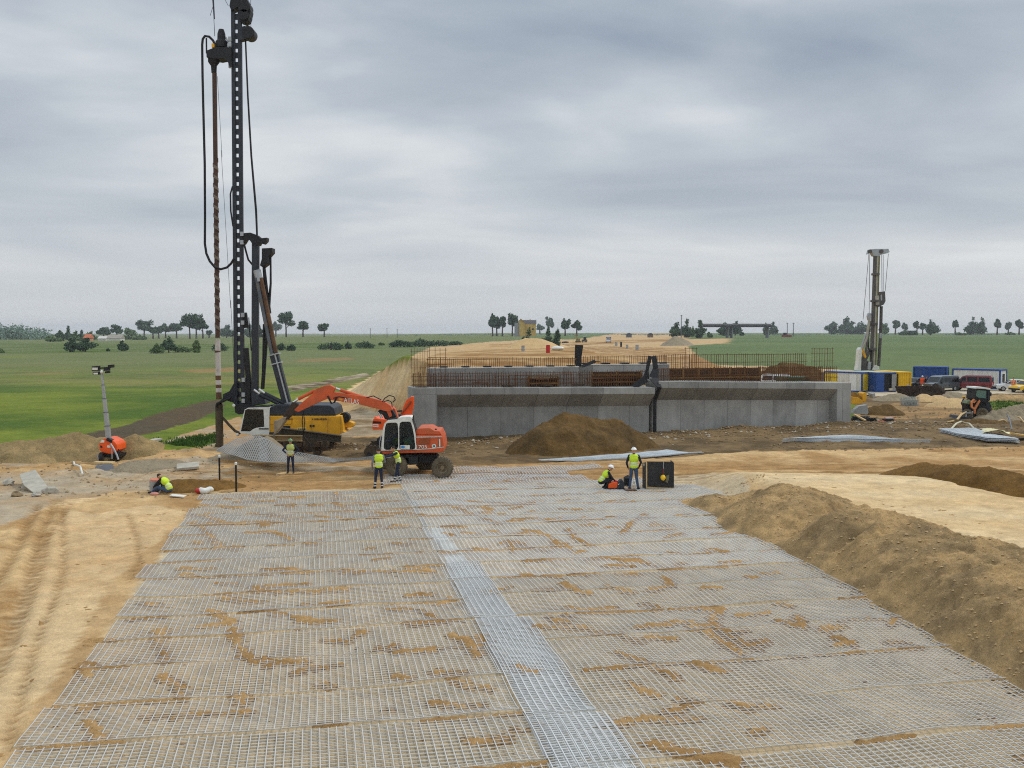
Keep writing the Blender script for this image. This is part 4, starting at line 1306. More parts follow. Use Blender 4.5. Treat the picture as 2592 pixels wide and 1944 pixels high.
# ------------------------------------------------------------------ large piling rig
def big_rig():
    Y = 62.0
    RA, RB, RC = Reg(450, 0, 0.2412, Y), Reg(450, 380, 0.2412, Y), Reg(450, 760, 0.2412, Y)
    RE = Reg(580, 1010, 0.14467, Y - 1.4)
    base = onD(720, Y)
    root = thing('piling_rig', 'tall black masted piling rig with yellow body and white cab', 'piling rig', base)
    P = lambda R, x, y, d=0.0: R(x, y, d)
    # mast: two rails joined by a web with round-cornered openings
    top, bot = RA(612, -420), RC(648, 1115)
    ax = (top - bot).normalized()
    L = (top - bot).length
    rt = Vector((ax.z, 0, -ax.x))
    hw, dp = 0.32, 0.11
    for s in (-1, 1):
        mb = MB()
        mb.beam(bot + rt * s * (hw - 0.115), top + rt * s * (hw - 0.115), 2 * dp, 0.23, dgr, up=rt)
        mb.build('mast_rail', root, bevel=0.02)
    mb = MB()
    z = 0.0
    while z < L - 0.6:
        q0, q1 = z - 0.003, z + 0.43
        for e0, e1, o_, wd in ((z, z + 0.36, 0.0, 0.23), (z + 0.36, z + 0.583, -0.11, 0.02), (z + 0.36, z + 0.583, 0.11, 0.02)):
            mb.beam(bot + ax * e0 + rt * o_, bot + ax * e1 + rt * o_, wd, 0.05, dgr, up=(0, 1, 0))
        z += 0.583
    mb.build('mast_web', root)
    # pads along the mast edges
    for R, x, y in ((RA, 548, 410), (RA, 548, 470), (RA, 552, 630), (RA, 552, 690), (RB, 675, 880), (RB, 675, 968), (RC, 682, 155), (RC, 682, 235), (RC, 690, 835), (RC, 690, 990), (RC, 690, 1055)):
        mb = MB(); mb.box(R(x, y, -0.3), (R.m(34), 0.2, R.m(44)), lgr); mb.build('mast_guide', root, bevel=0.01)
    # head with rope sheaves
    mb = MB()
    poly(RA, [(560, -60), (700, -60), (740, 20), (765, 110), (740, 215), (700, 240), (650, 220), (655, 60), (560, 110), (540, 60)], -0.35, 0.35, blk, mb)
    mb.build('mast_head', root, bevel=0.03)
    for cx, cy, r in ((690, 60, 62), (690, 150, 52), (735, 335, 62)):
        mb = MB()
        rr_ = RA.m(r)
        mb.lathe(RA(cx, cy, -0.5), (0, 1, 0), [(0, rr_), (0.03, rr_), (0.06, rr_ * 0.86), (0.1, rr_ * 0.86), (0.13, rr_), (0.9, rr_), (1.0, rr_ * 0.9)], blk, 24)
        mb.build('rope_sheave', root, smooth=0.6)
    mb = MB()
    poly(RA, [(640, 285), (700, 270), (770, 290), (790, 345), (770, 395), (700, 410), (640, 425)], -0.25, 0.25, dgr, mb)
    mb.build('sheave_bracket', root, bevel=0.03)
    # rotary drive
    mb = MB()
    poly(RA, [(298, 530), (400, 490), (560, 495), (565, 700), (540, 700), (525, 650), (480, 610), (430, 620), (300, 600)], -0.45, 0.45, blk, mb)
    dr = mb.build('rotary_drive', root, bevel=0.03)
    mb = MB()
    mb.lathe(RA(460, 500), (0, 0, 1), [(0, RA.m(62)), (RA.m(60), RA.m(60)), (RA.m(80), RA.m(42)), (RA.m(140), RA.m(40)), (RA.m(185), RA.m(26)), (RA.m(190), 0.02)], blk, 16)
    mb.tube([RA(500, 380), RA(520, 420), RA(540, 470)], RA.m(9), lgr, 6)
    mb.tube([RA(486, 390), RA(500, 440), RA(512, 480)], RA.m(8), lgr, 6)
    mb.build('drive_motor', dr, smooth=0.6)
    mb = MB()
    mb.lathe(RA(380, 765), (0, 0, 1), [(0, RA.m(26)), (RA.m(70), RA.m(30)), (RA.m(95), RA.m(48)), (RA.m(110), RA.m(58)), (RA.m(160), RA.m(58)), (RA.m(165), RA.m(40))], blk, 18)
    mb.build('chuck', dr, smooth=0.6)
    mb = MB(); mb.box(RA(372, 480, -0.4), (RA.m(26), 0.2, RA.m(40)), yel); mb.build('hose_clamp', dr, bevel=0.02)
    # drill string: upper tube with a spiral flight, pale sleeve, dark casing
    a, b = RA(385, 765), RC(418, 395)
    mb = MB(); mb.tube([a, b], 0.14, mat('dark_brown_rod', (80, 58, 46), 0.7, 0.2, 0.3, 2.0), 14); st = mb.build('drill_string', root, smooth=0.7)
    d = (b - a)
    mb = MB()
    n = 620
    r0, r1 = 0.12, 0.17
    turns = d.length * 0.66 / 0.62
    vs, fs = [], []
    for i in range(n + 1):
        f = i / n
        th = 2 * math.pi * turns * f
        c = a + d * (0.33 + 0.66 * f)
        u = Vector((math.cos(th), math.sin(th), 0))
        for r, dz in ((r0, 0.0), (r1, 0.0), (r1, 0.2), (r0, 0.2)):
            vs.append(c + u * r + Vector((0, 0, dz)))
    for i in range(n):
        for k in range(4):
            fs.append((i * 4 + k, i * 4 + (k + 1) % 4, (i + 1) * 4 + (k + 1) % 4, (i + 1) * 4 + k))
    mb.add(vs, fs, mat('flight_steel', (120, 108, 94), 0.6, 0.2, 0.3, 2.0))
    mb.build('auger_flight', st)
    pale = mat('pale_sleeve', (196, 188, 180), 0.6, 0, 0.15, 2.0, dirt=0.3)
    mb = MB(); mb.tube([RC(418, 410), RC(420, 530)], 0.165, pale, 16); mb.build('sleeve', st, smooth=0.7)
    mb = MB(); mb.tube([RC(420, 545), RC(424, 790)], 0.165, pale, 16); mb.build('sleeve', st, smooth=0.7)
    for y0, y1, m in ((528, 548, brown_m), (790, 838, brown_m), (838, 885, pale), (885, 920, brown_m), (920, 965, pale), (965, 1040, brown_m)):
        mb = MB(); mb.tube([RC(424 + (y0 - 790) * 0.03, y0), RC(424 + (y1 - 790) * 0.03, y1)], 0.172, m, 16); mb.build('sleeve', st, smooth=0.7)
    mb = MB()
    foot = RC(440, 1545); foot.z = zg(foot.x, foot.y) - 0.1
    mb.tube([RC(432, 1085), RC(433, 1110), foot], [0.2, 0.235, 0.235], muddy, 18)
    mb.build('casing', st, smooth=0.7)
    # guide arm at the foot
    mb = MB()
    poly(RC, [(395, 1100), (470, 1030), (475, 985), (540, 955), (570, 900), (600, 850), (625, 850), (625, 1110), (580, 1075), (500, 1050), (470, 1070), (415, 1095)], -0.3, 0.3, mat('dark_blue_steel', (26, 30, 40), 0.6, 0.1, 0.2, 2.0), mb)
    mb.build('guide_arm', root, bevel=0.03)
    mb = MB(); poly(RC, [(590, 1090), (780, 1090), (770, 1180), (640, 1200), (600, 1180)], -0.4, 0.4, blk, mb); mb.build('mast_foot', root, bevel=0.03)
    mb = MB(); mb.tube([RC(405, 1120, -0.3), RC(410, 1085, -0.4), RC(470, 1060, -0.45), RC(560, 1020, -0.45)], 0.07, hose_m, 8); mb.build('hose', root, smooth=0.8)
    mb = MB(); mb.tube([RC(470, 1230), RC(540, 1310), RC(600, 1370), RC(650, 1395, -0.6)], 0.085, muddy, 8); mb.build('lower_strut', root, smooth=0.8)
    mb = MB(); mb.ball(RC(628, 1412, -0.7), 0.1, wht); mb.build('lamp', root, smooth=1)
    mb = MB(); mb.ball(RC(588, 1105, -0.6), 0.1, wht); mb.build('lamp', root, smooth=1)
    # concrete hose hanging in a big loop
    pts = [RA(405, 500, -0.2), RA(370, 425, -0.2), RA(330, 385, -0.2), RA(285, 378, -0.2), RA(262, 410, -0.2), RA(256, 470, -0.2), RA(260, 800, -0.2), RA(272, 1300, -0.2), RB(283, 150, -0.2), RB(286, 700, -0.2),
           RB(284, 980, -0.2), RB(300, 1085, -0.2), RB(335, 1165, -0.2), RB(390, 1230, -0.2), RB(450, 1250, -0.2), RB(515, 1232, -0.2), RB(560, 1190, -0.3), RB(590, 1140, -0.35)]
    mb = MB(); mb.tube(pts, 0.075, hose_m, 10); mb.build('concrete_hose', root, smooth=0.9)
    mb = MB(); mb.tube([RA(300, 400, -0.1), RA(302, 560, -0.1)], 0.05, hose_m, 8); mb.build('hose', root)
    mb = MB(); mb.tube([RB(575, 380, -0.4), RB(552, 460, -0.4), RB(556, 640, -0.4), RB(580, 800, -0.4)], 0.05, hose_m, 8); mb.build('hose', root, smooth=0.9)
    # thin ropes
    for q, r in (([RA(362, -40), RA(378, 180), RA(388, 380)], 0.018), ([RA(372, -30), RA(384, 200)], 0.04), ([RA(368, -60), RA(372, 60), RA(340, 165)], 0.015), ([RA(480, -30), RA(530, 60)], 0.015),
                 ([RA(415, 800), RA(465, 1650)], 0.012), ([RB(455, 0), RB(555, 1659)], 0.012), ([RC(555, 0), RC(590, 700)], 0.012), ([RA(765, -60), RA(768, 320)], 0.015)):
        mb = MB(); mb.tube(q, r, dgr, 5); mb.build('rope', root)
    # stout hose bundle on the back
    pts = [RA(710, 400), RA(735, 1000), RA(772, 1640), RB(795, 330), RB(822, 640), RB(832, 900)]
    mb = MB(); mb.tube(pts, [0.05, 0.055, 0.062, 0.066, 0.07, 0.06], hose_m, 8); mb.build('hose_bundle', root, smooth=0.9)
    # link to the rear leader
    mb = MB()
    poly(RB, [(640, 875), (700, 870), (760, 865), (830, 890), (870, 925), (935, 918), (930, 955), (900, 985), (860, 975), (850, 1000), (785, 990), (755, 945), (720, 935), (690, 985), (650, 985)], -0.3, 0.3, blk, mb)
    mb.build('top_link', root, bevel=0.02)
    mb = MB(); mb.beam(RB(818, 960), RC(812, 1060), 0.4, 0.42, dgr, up=(0, 1, 0)); mb.build('leader', root, bevel=0.03)
    mb = MB(); mb.tube([RB(690, 960), RB(715, 1060), RB(740, 1150), RB(790, 1210)], 0.06, hose_m, 8); mb.build('hose', root, smooth=0.9)
    mb = MB()
    poly(RB, [(880, 1030), (990, 1025), (990, 1075), (950, 1120), (945, 1190), (890, 1230), (860, 1210), (880, 1140)], -0.4, 0.4, blk, mb)
    mb.build('winch_head', root, bevel=0.03)
    mb = MB(); mb.tube([RB(975, 1050), RB(975, 1400), RB(955, 1659), RC(925, 420), RC(890, 930)], [0.05, 0.07, 0.1, 0.13, 0.12], blk, 8); mb.build('rear_strut', root, smooth=0.9)
    mb = MB(); mb.tube([RB(905, 1230), RB(930, 1500), RC(960, 140)], [0.1, 0.14, 0.14], blk, 8); mb.build('rear_strut', root, smooth=0.9)
    mb = MB(); mb.tube([RC(905, 250), RC(900, 600), RC(888, 930)], 0.08, blk, 8); mb.build('rear_strut', root, smooth=0.9)
    # inclined backstay
    mb = MB(); mb.tube([RB(830, 1260, -0.4), RB(860, 1380, -0.4)], 0.24, lgr, 12); mb.build('backstay_eye', root, smooth=0.7)
    p0, p1, p2 = RB(850, 1340, -0.5), RC(1010, 560, -0.5), RC(1145, 1075, -0.5)
    for o in (-0.13, 0.13):
        mb = MB(); mb.tube([p0 + Vector((o, 0, 0)), p1 + Vector((o, 0, 0))], 0.13, brown_m if o > 0 else mgr, 12); mb.build('backstay_rod', root, smooth=0.7)
    mb = MB(); mb.beam(p1, p2, 0.52, 0.42, dgr, up=(0, 1, 0)); mb.build('backstay_box', root, bevel=0.02)
    mb = MB(); mb.beam(p1 + Vector((0.1, -0.23, 0)), p2 + Vector((0.1, -0.23, 0)), 0.09, 0.06, lgr, up=(0, 1, 0)); mb.build('backstay_strip', root)
    for f in (0.02, 0.2):
        mb = MB(); c = p1 + (p2 - p1) * f; mb.beam(c - (p2 - p1) * 0.012, c + (p2 - p1) * 0.012, 0.7, 0.6, lgr, up=(0, 1, 0)); mb.build('backstay_clamp', root, bevel=0.02)
    # two short rams
    for dx, dy in ((0, 0), (52, -6)):
        mb = MB(); mb.tube([RC(860 + dx, 985 + dy, -0.6), RC(1060 + dx, 1085 + dy, -0.6)], 0.13, dgr, 12); rm_ = mb.build('ram', root, smooth=0.7)
        mb = MB(); mb.tube([RC(800 + dx, 940 + dy, -0.6), RC(868 + dx, 988 + dy, -0.6)], 0.07, chrome, 10); mb.build('rod', rm_, smooth=0.7)
    # lower mast machinery
    for a_, b_, w_2, m in (((715, 500), (745, 870), 0.3, blk), ((700, 130), (720, 290), 0.28, blk), ((735, 840), (735, 1090), 0.45, blk)):
        mb = MB(); mb.beam(RC(*a_), RC(*b_), w_2, w_2, m, up=(0, 1, 0)); mb.build('mast_ram', root, bevel=0.04)
    mb = MB(); mb.tube([RC(745, 180, -0.2), RC(760, 400, -0.2), RC(770, 530, -0.2)], 0.03, hose_m, 6); mb.build('hose', root)
    mb = MB(); poly(RC, [(780, 980), (900, 1000), (920, 1090), (780, 1110)], -0.6, 0.6, dgr, mb); mb.build('mast_cradle', root, bevel=0.03)
    # superstructure
    d0, d1 = 0.0, 2.9
    mb = MB(); poly(RE, [(702, 640), (705, 294), (1960, 294), (1988, 440), (1995, 560), (2035, 580), (1850, 645)], d0, d1, yel, mb); body = mb.build('body', root, bevel=0.04)
    mb = MB(); poly(RE, [(700, 290), (706, 155), (810, 100), (1765, 112), (1830, 160), (1868, 288)], d0 + 0.05, d1, dgr, mb); mb.build('engine_cover', root, bevel=0.05)
    for x0, y0, x1, y1 in ((1120, 378, 1428, 560), (1458, 378, 1716, 622), (1745, 310, 1945, 630), (720, 310, 1090, 440)):
        mb = MB(); poly(RE, [(x0, y1), (x1, y1), (x1, y0), (x0, y0)], -0.035, -0.003, yel, mb); mb.build('access_door', body, bevel=0.012)
    mb = MB(); poly(RE, [(945, 550), (1065, 550), (1065, 470), (945, 470)], -0.05, -0.003, blk, mb); mb.build('vent', body)
    for x in (1425, 1475):
        mb = MB(); mb.tube([RE(x, 470, -0.08), RE(x, 470, -0.03)], 0.07, blk, 12); mb.build('latch', body)
    mb = MB(); poly(RE, [(1195, 575), (1350, 575), (1350, 495), (1195, 495)], -0.045, -0.036, mat('pale_yellow_plate', (232, 200, 110), 0.6), mb); pl = mb.build('maker_plate', body)
    mb = MB()
    for i in range(4):
        mb.box(RE(1220 + i * 35, 528, -0.05), (RE.m(22), 0.012, RE.m(26)), txt_k)
    mb.build('plate_marks', pl)
    lettering('maker_lettering', 'LIEBHERR', RE, 1452, 366, 30, -0.05, txt_k, body, 0.0, 262)
    lettering('model_lettering', 'LRB 255', RE, 1018, 366, 28, -0.05, txt_k, body, 0.0, 92)
    mb = MB(); mb.lathe(RE(2010, 330, 0.6), (0, 1, 0), [(0, RE.m(95)), (0.6, RE.m(95)), (0.62, RE.m(40))], blk, 20); mb.build('hose_reel', root, smooth=0.6)
    mb = MB(); poly(RE, [(2000, 470), (2030, 410), (2110, 395), (2180, 425), (2180, 470), (2150, 500), (2020, 500)], 0.8, 1.6, yel, mb); mb.build('rear_fitting', root, bevel=0.05)
    # cab
    win = [(205, 568), (283, 195), (320, 182), (600, 182), (614, 488), (470, 505), (415, 530), (365, 568)]
    mb = MB(); poly(RE, [(182, 590), (240, 300), (272, 182), (335, 152), (700, 138), (700, 635), (420, 640), (200, 600)], -0.15, 1.25, wht, mb, [win]); cb = mb.build('cab', root, bevel=0.02)
    mb = MB(); poly(RE, win, 0.0, 1.1, blk, mb); mb.build('cab_interior', cb)
    mb = MB(); poly(RE, win, -0.13, -0.10, dgl, mb); mb.build('cab_window', cb)
    mb = MB(); poly(RE, [(520, 530), (690, 530), (690, 512), (520, 512)], -0.19, -0.153, blk, mb); mb.build('handrail', cb)
    mb = MB(); poly(RE, [(230, 160), (700, 118), (700, 138), (335, 150)], -0.15, 1.25, dgr, mb); mb.build('cab_guard', cb)
    # slew ring and tracks
    mb = MB(); mb.lathe(base + Vector((0.2, 0, 0.9)), (0, 0, 1), [(0, 1.1), (0.75, 1.2)], dgr, 24); mb.build('slew_ring', root, smooth=0.6)
    x0, x1 = RE(430, 700).x, RE(1760, 700).x
    for yy in (Y - 2.0, Y + 1.2):
        track(root, x0, x1, yy, yy + 0.8, zg((x0 + x1) / 2, yy) - 0.05, 1.0, muddy)
    mb = MB(); mb.box(base + Vector((0, 0, 0.75)), (3.2, 3.0, 0.6), muddy); mb.build('undercarriage', root, bevel=0.05)
    return root


big_rig()


def sbeam(name, p0, p1, h, w, m, label, grp=None):
    """rolled H section lying on something"""
    p0, p1 = Vector(p0), Vector(p1)
    mb = MB()
    up = Vector((0, 0, 1))
    mb.beam(p0 + up * (h - 0.02), p1 + up * (h - 0.02), w, 0.04, m)
    mb.beam(p0 + up * 0.02, p1 + up * 0.02, w, 0.04, m)
    mb.beam(p0 + up * h / 2, p1 + up * h / 2, 0.04, h - 0.08, m)
    o = mb.build(name, None, loc=p0)
    return tag(o, label, 'steel beam', grp)


RE_ = Reg(580, 1010, 0.14467, 58.6)
sbeam('steel_beam', RE_(850, 615), RE_(1960, 760), 0.42, 0.4, mat('dark_steel_beam', (66, 58, 46), 0.8, 0.1, 0.3, 2.0), 'long dark steel beam lying aslant below the yellow rig body')
RE2 = Reg(580, 1010, 0.14467, 58.2)
sbeam('steel_beam', RE2(455, 720), RE2(1280, 735), 0.32, 0.35, mat('tan_steel_beam', (150, 126, 84), 0.8, 0.1, 0.3, 2.0), 'tan edged steel beam lying level below the slanting dark one')
for i, (x, y) in enumerate(((900, 850), (1250, 850), (1560, 820))):
    mb = MB()
    c = RE_(x, y)
    z = zg(c.x, c.y)
    for k in range(3):
        mb.box((c.x, c.y, z + 0.12 + k * 0.24), (1.1 if k % 2 else 0.3, 0.3 if k % 2 else 1.1, 0.235), timber_d)
    o = mb.build('timber_crib', None, loc=(c.x, c.y, z))
    tag(o, ['dark timber crib under the left end of the steel beams', 'dark timber crib under the middle of the steel beams', 'dark timber crib under the right end of the slanting beam'][i], 'timber crib')


# ------------------------------------------------------------------ wheeled excavator
def excavator():
    Y = 50.0
    R = Reg(940, 1040, 0.10848, Y - 0.9)
    E = Reg(540, 940, 0.2893, Y + 0.1)
    base = onD(1075, Y)
    root = thing('wheeled_excavator', 'orange wheeled excavator with white cab and raised two piece boom', 'excavator', base)
    # upper frame and engine housing
    mb = MB(); poly(R, [(228, 940), (640, 925), (1040, 905), (1700, 850), (1690, 935), (1640, 965), (1490, 975), (820, 985), (270, 1005)], 0, 2.3, org, mb); mb.build('slew_frame', root, bevel=0.03)
    mb = MB(); poly(R, [(1042, 902), (1040, 565), (1640, 565), (1668, 640), (1702, 838), (1690, 850), (1360, 880)], 0.03, 2.3, org, mb); hood = mb.build('engine_housing', root, bevel=0.05)
    mb = MB(); poly(R, [(1030, 562), (1028, 470), (1085, 410), (1370, 398), (1475, 465), (1600, 470), (1645, 562)], 0.1, 2.2, org, mb); mb.build('engine_hood', root, bevel=0.07)
    mb = MB(); poly(R, [(1110, 785), (1338, 780), (1338, 640), (1110, 642)], -0.005, 0.027, org_d, mb); mb.build('grille', hood)
    for x in (1360, 1560):
        mb = MB(); poly(R, [(x, 850), (x + 8, 850), (x + 8, 600), (x, 600)], 0.012, 0.027, org_d, mb); mb.build('panel_gap', hood)
    mb = MB(); poly(R, [(1045, 622), (1640, 612), (1640, 598), (1045, 604)], 0.004, 0.027, wht, mb); mb.build('trim_strip', hood)
    mb = MB(); poly(R, [(1045, 908), (1360, 892), (1690, 850), (1690, 838), (1360, 878), (1045, 892)], -0.012, 0.0, wht, mb); mb.build('trim_strip', hood)
    mb = MB(); poly(R, [(1580, 835), (1612, 832), (1606, 655), (1578, 655)], -0.004, 0.027, wht, mb); mb.build('white_bar', hood)
    mb = MB(); mb.lathe(R(1462, 822, 0.025), (0, -1, 0), [(0, R.m(52)), (0.04, R.m(50)), (0.041, 0.01)], wht, 24); em = mb.build('round_emblem', hood)
    mb = MB(); mb.lathe(R(1462, 822, -0.02), (0, -1, 0), [(0, R.m(24)), (0.012, R.m(22)), (0.0125, 0.005)], mgr, 18); mb.build('emblem_centre', em)
    lettering('model_number', '1705', R, 1052, 882, 82, -0.012, txt_w, hood, 0.03, 245)
    mb = MB(); mb.tube([R(1500, 470, 0.6), R(1505, 415, 0.6)], 0.05, blk, 10); mb.build('exhaust', root)
    # cab: frame with open window holes on both sides, panes, seat
    w1 = [(288, 858), (302, 560), (318, 390), (348, 295), (420, 275), (570, 272), (612, 300), (626, 420), (630, 640), (628, 840), (590, 905), (345, 915), (305, 892)]
    w2 = [(652, 860), (650, 640), (650, 380), (664, 285), (720, 252), (880, 250), (925, 275), (960, 390), (1000, 600), (1026, 840), (1010, 890), (965, 905), (690, 905), (660, 890)]
    out = [(228, 930), (236, 760), (255, 560), (275, 400), (308, 290), (380, 222), (600, 205), (622, 165), (760, 140), (900, 138), (935, 160), (965, 290), (1010, 450), (1032, 560), (1048, 905)]
    mb = MB()
    poly(R, out, -0.12, -0.02, wht, mb, [w1, w2])
    cb = mb.build('cab', root, bevel=0.012)
    mb = MB(); poly(R, out, 1.15, 1.25, wht, mb, [w1, w2]); mb.build('cab_far_side', cb, bevel=0.012)
    mb = MB(); poly(R, [(308, 290), (380, 222), (600, 205), (622, 165), (760, 140), (900, 138), (935, 160), (940, 215), (640, 235), (380, 260)], -0.018, 1.148, wht, mb); mb.build('cab_roof', cb, bevel=0.01)
    mb = MB(); poly(R, [(398, 214), (600, 196), (600, 176), (420, 190)], 0.2, 0.9, blk, mb); mb.build('roof_hatch', cb)
    mb = MB(); poly(R, [(940, 200), (960, 290), (1010, 450), (1032, 560), (1048, 900), (1000, 900), (985, 700), (960, 500)], -0.018, 1.148, blk, mb); mb.build('cab_rear', cb)
    mb = MB(); poly(R, [(228, 930), (232, 840), (1048, 860), (1048, 905)], -0.018, 1.148, blk, mb); mb.build('cab_floor', cb)
    for nm, w in (('door_window', w1), ('side_window', w2)):
        mb = MB(); poly(R, w, -0.085, -0.065, lgl, mb); mb.build(nm, cb)
        mb = MB(); poly(R, w, 1.19, 1.21, dgl, mb); mb.build(nm, cb)
    mb = MB(); poly(R, [(620, 880), (610, 640), (690, 420), (760, 420), (760, 700), (800, 880)], 0.25, 0.85, blk, mb); mb.build('driver_seat', cb, bevel=0.04)
    mb = MB(); poly(R, [(690, 690), (955, 592), (968, 650), (945, 690), (975, 760), (930, 778)], 0.05, 0.08, mat('teal_cloth', (130, 196, 172), 0.8, 0, 0.15, 4.0), mb); mb.build('hanging_cloth', cb)
    mb = MB(); poly(R, [(680, 885), (895, 890), (895, 802), (680, 800)], -0.105, -0.088, wht, mb); stk = mb.build('window_sticker', cb)
    mb = MB(); mb.ball(R(735, 842, -0.11), (R.m(48), 0.006, R.m(32)), mat('sticker_blue', (70, 140, 205), 0.5)); mb.build('sticker_mark', stk)
    mb = MB(); mb.tube([R(230, 560, -0.15), R(195, 720, -0.25), R(190, 850, -0.25), R(235, 890, -0.15)], 0.02, lgr, 6); mb.build('grab_rail', cb)
    mb = MB(); poly(R, [(960, 150), (975, 100), (990, 100), (990, 160), (975, 270), (960, 270)], -0.2, -0.1, blk, mb); mb.build('mirror', cb)
    # undercarriage
    mb = MB(); mb.lathe(R(900, 985, 0.9), (0, 0, -1), [(0, 0.75), (0.16, 0.75)], blk, 24); mb.build('slew_ring', root, smooth=0.6)
    mb = MB(); poly(R, [(480, 1100), (700, 1050), (1500, 1030), (1560, 1080), (1500, 1210), (1080, 1230), (830, 1260), (560, 1290)], 0.5, 1.5, blk, mb); mb.build('chassis', root, bevel=0.04)
    mb = MB(); poly(R, [(860, 1075), (1090, 1060), (1090, 1250), (870, 1265)], 0.0, 0.5, blk, mb); mb.build('fuel_tank', root, bevel=0.03)
    for x, y, d in ((1660, 1250, 0.0), (590, 1330, 0.0), (1270, 1270, 2.0), (300, 1330, 2.0)):
        c = R(x, y, d + 0.1)
        r = 0.535
        c.z = max(zg(c.x, c.y) + r - 0.04, c.z - 0.2 if d else c.z - 0.02)
        c.z = zg(c.x, c.y) + r - 0.05
        wheel(root, c, r, 0.42, 0.27)
    for x in (620, 1640):
        mb = MB(); a = R(x, 1290, 0.1); mb.tube([a, a + VY(2.0)], 0.11, dgr, 10); mb.build('axle', root)
    # boom
    T = 0.2
    mb = MB(); poly(E, [(1560, 720), (1545, 560), (1500, 330), (1545, 290), (1590, 330), (1640, 480), (1680, 640)], 0.2, 0.65, org, mb); mb.build('boom_base', root, bevel=0.03)
    mb = MB(); poly(E, [(1008, 205), (1062, 182), (1340, 222), (1490, 262), (1548, 300), (1568, 335), (1530, 355), (1420, 325), (1280, 290), (1075, 258), (1020, 250)], -T, T, org, mb); bm_ = mb.build('boom', root, bevel=0.025)
    lettering('boom_lettering', 'ATLAS', E, 1143, 270, 42, -T - 0.012, txt_w, bm_, -0.155, 132)
    mb = MB(); poly(E, [(1098, 252), (1130, 256), (1130, 238), (1098, 236)], -T - 0.012, -T, mat('amber_badge', (220, 150, 60), 0.5), mb); mb.build('badge', bm_)
    mb = MB(); poly(E, [(985, 122), (1020, 120), (1062, 145), (1048, 190), (1018, 232), (960, 255), (850, 305), (742, 356), (705, 340), (760, 285), (862, 200), (900, 152)], -T + 0.02, T - 0.02, org, mb); mb.build('stick', root, bevel=0.025)
    for (a, b, c2) in (((1072, 148), (1112, 162), (1338, 238)), ((698, 272), (745, 242), (892, 165))):
        mb = MB(); mb.tube([E(*b), E(*c2)], 0.085, org, 12); cy = mb.build('boom_ram', root, smooth=0.7)
        mb = MB(); mb.tube([E(*a), E(*b)], 0.055, chrome, 10); mb.build('rod', cy, smooth=0.7)
    mb = MB(); mb.tube([E(1445, 355), E(1475, 410)], 0.06, chrome, 10); mb.build('lift_rod', root)
    for a in ([(1000, 215), (1035, 285), (1060, 270), (1080, 225)],):
        mb = MB(); mb.tube([E(x, y, -0.25) for x, y in a], 0.045, hose_m, 6); mb.build('hose', root, smooth=0.9)
    for a in ([(1480, 265), (1500, 235), (1540, 210), (1580, 222), (1592, 250), (1570, 270)], [(1495, 265), (1530, 252), (1560, 270), (1565, 310)], [(1340, 230), (1400, 215), (1470, 250)], [(1050, 235), (1100, 222), (1200, 240)]):
        mb = MB(); mb.tube([E(x, y, -0.2) for x, y in a], 0.028, hose_m, 6); mb.build('hose', root, smooth=0.9)
    mb = MB(); poly(E, [(1435, 350), (1480, 320), (1560, 330), (1600, 390), (1580, 430), (1500, 420), (1480, 380)], -0.1, 0.5, blk, mb); mb.build('boom_knuckle', root, bevel=0.04)
    mb = MB(); poly(E, [(1515, 345), (1545, 330), (1565, 390), (1540, 405)], -0.16, -0.103, org, mb); mb.build('knuckle_plate', root)
    mb = MB(); poly(E, [(612, 375), (650, 330), (690, 268), (735, 280), (752, 330), (700, 375), (650, 420), (610, 430)], -0.16, 0.16, mat('greasy_linkage', (62, 48, 36), 0.6, 0.2, 0.4, 4.0), mb); mb.build('bucket_linkage', root, bevel=0.03)
    mb = MB(); poly(E, [(527, 435), (565, 425), (600, 405), (640, 398), (622, 440), (600, 470), (575, 505), (540, 550), (530, 545), (527, 480)], -0.35, 0.35, mat('worn_bucket_steel', (150, 138, 118), 0.5, 0.4, 0.3, 3.0), mb); bk = mb.build('bucket', root, bevel=0.03)
    for i in range(4):
        mb = MB(); mb.beam(E(536, 535, -0.3 + i * 0.2), E(528, 572, -0.3 + i * 0.2), 0.08, 0.05, mgr); mb.build('tooth', bk)
    return root


excavator()
# lifting chain from the bucket linkage down to the mesh sheet
Ech = Reg(540, 940, 0.2893, 50.1)
mb = MB()
for q in ([(785, 345), (778, 430), (788, 560)], [(785, 345), (800, 440), (790, 560)], [(790, 560), (850, 640), (882, 722)]):
    a = [Ech(x, y, 0.0 if y < 500 else (2.0 if y > 700 else 0.5)) for x, y in q]
    mb.tube(a, 0.022, blk, 6)
o = mb.build('lifting_chain', None, loc=Ech(785, 345))
tag(o, 'dark lifting chain hanging from the excavator stick in front of the yellow body', 'chain')


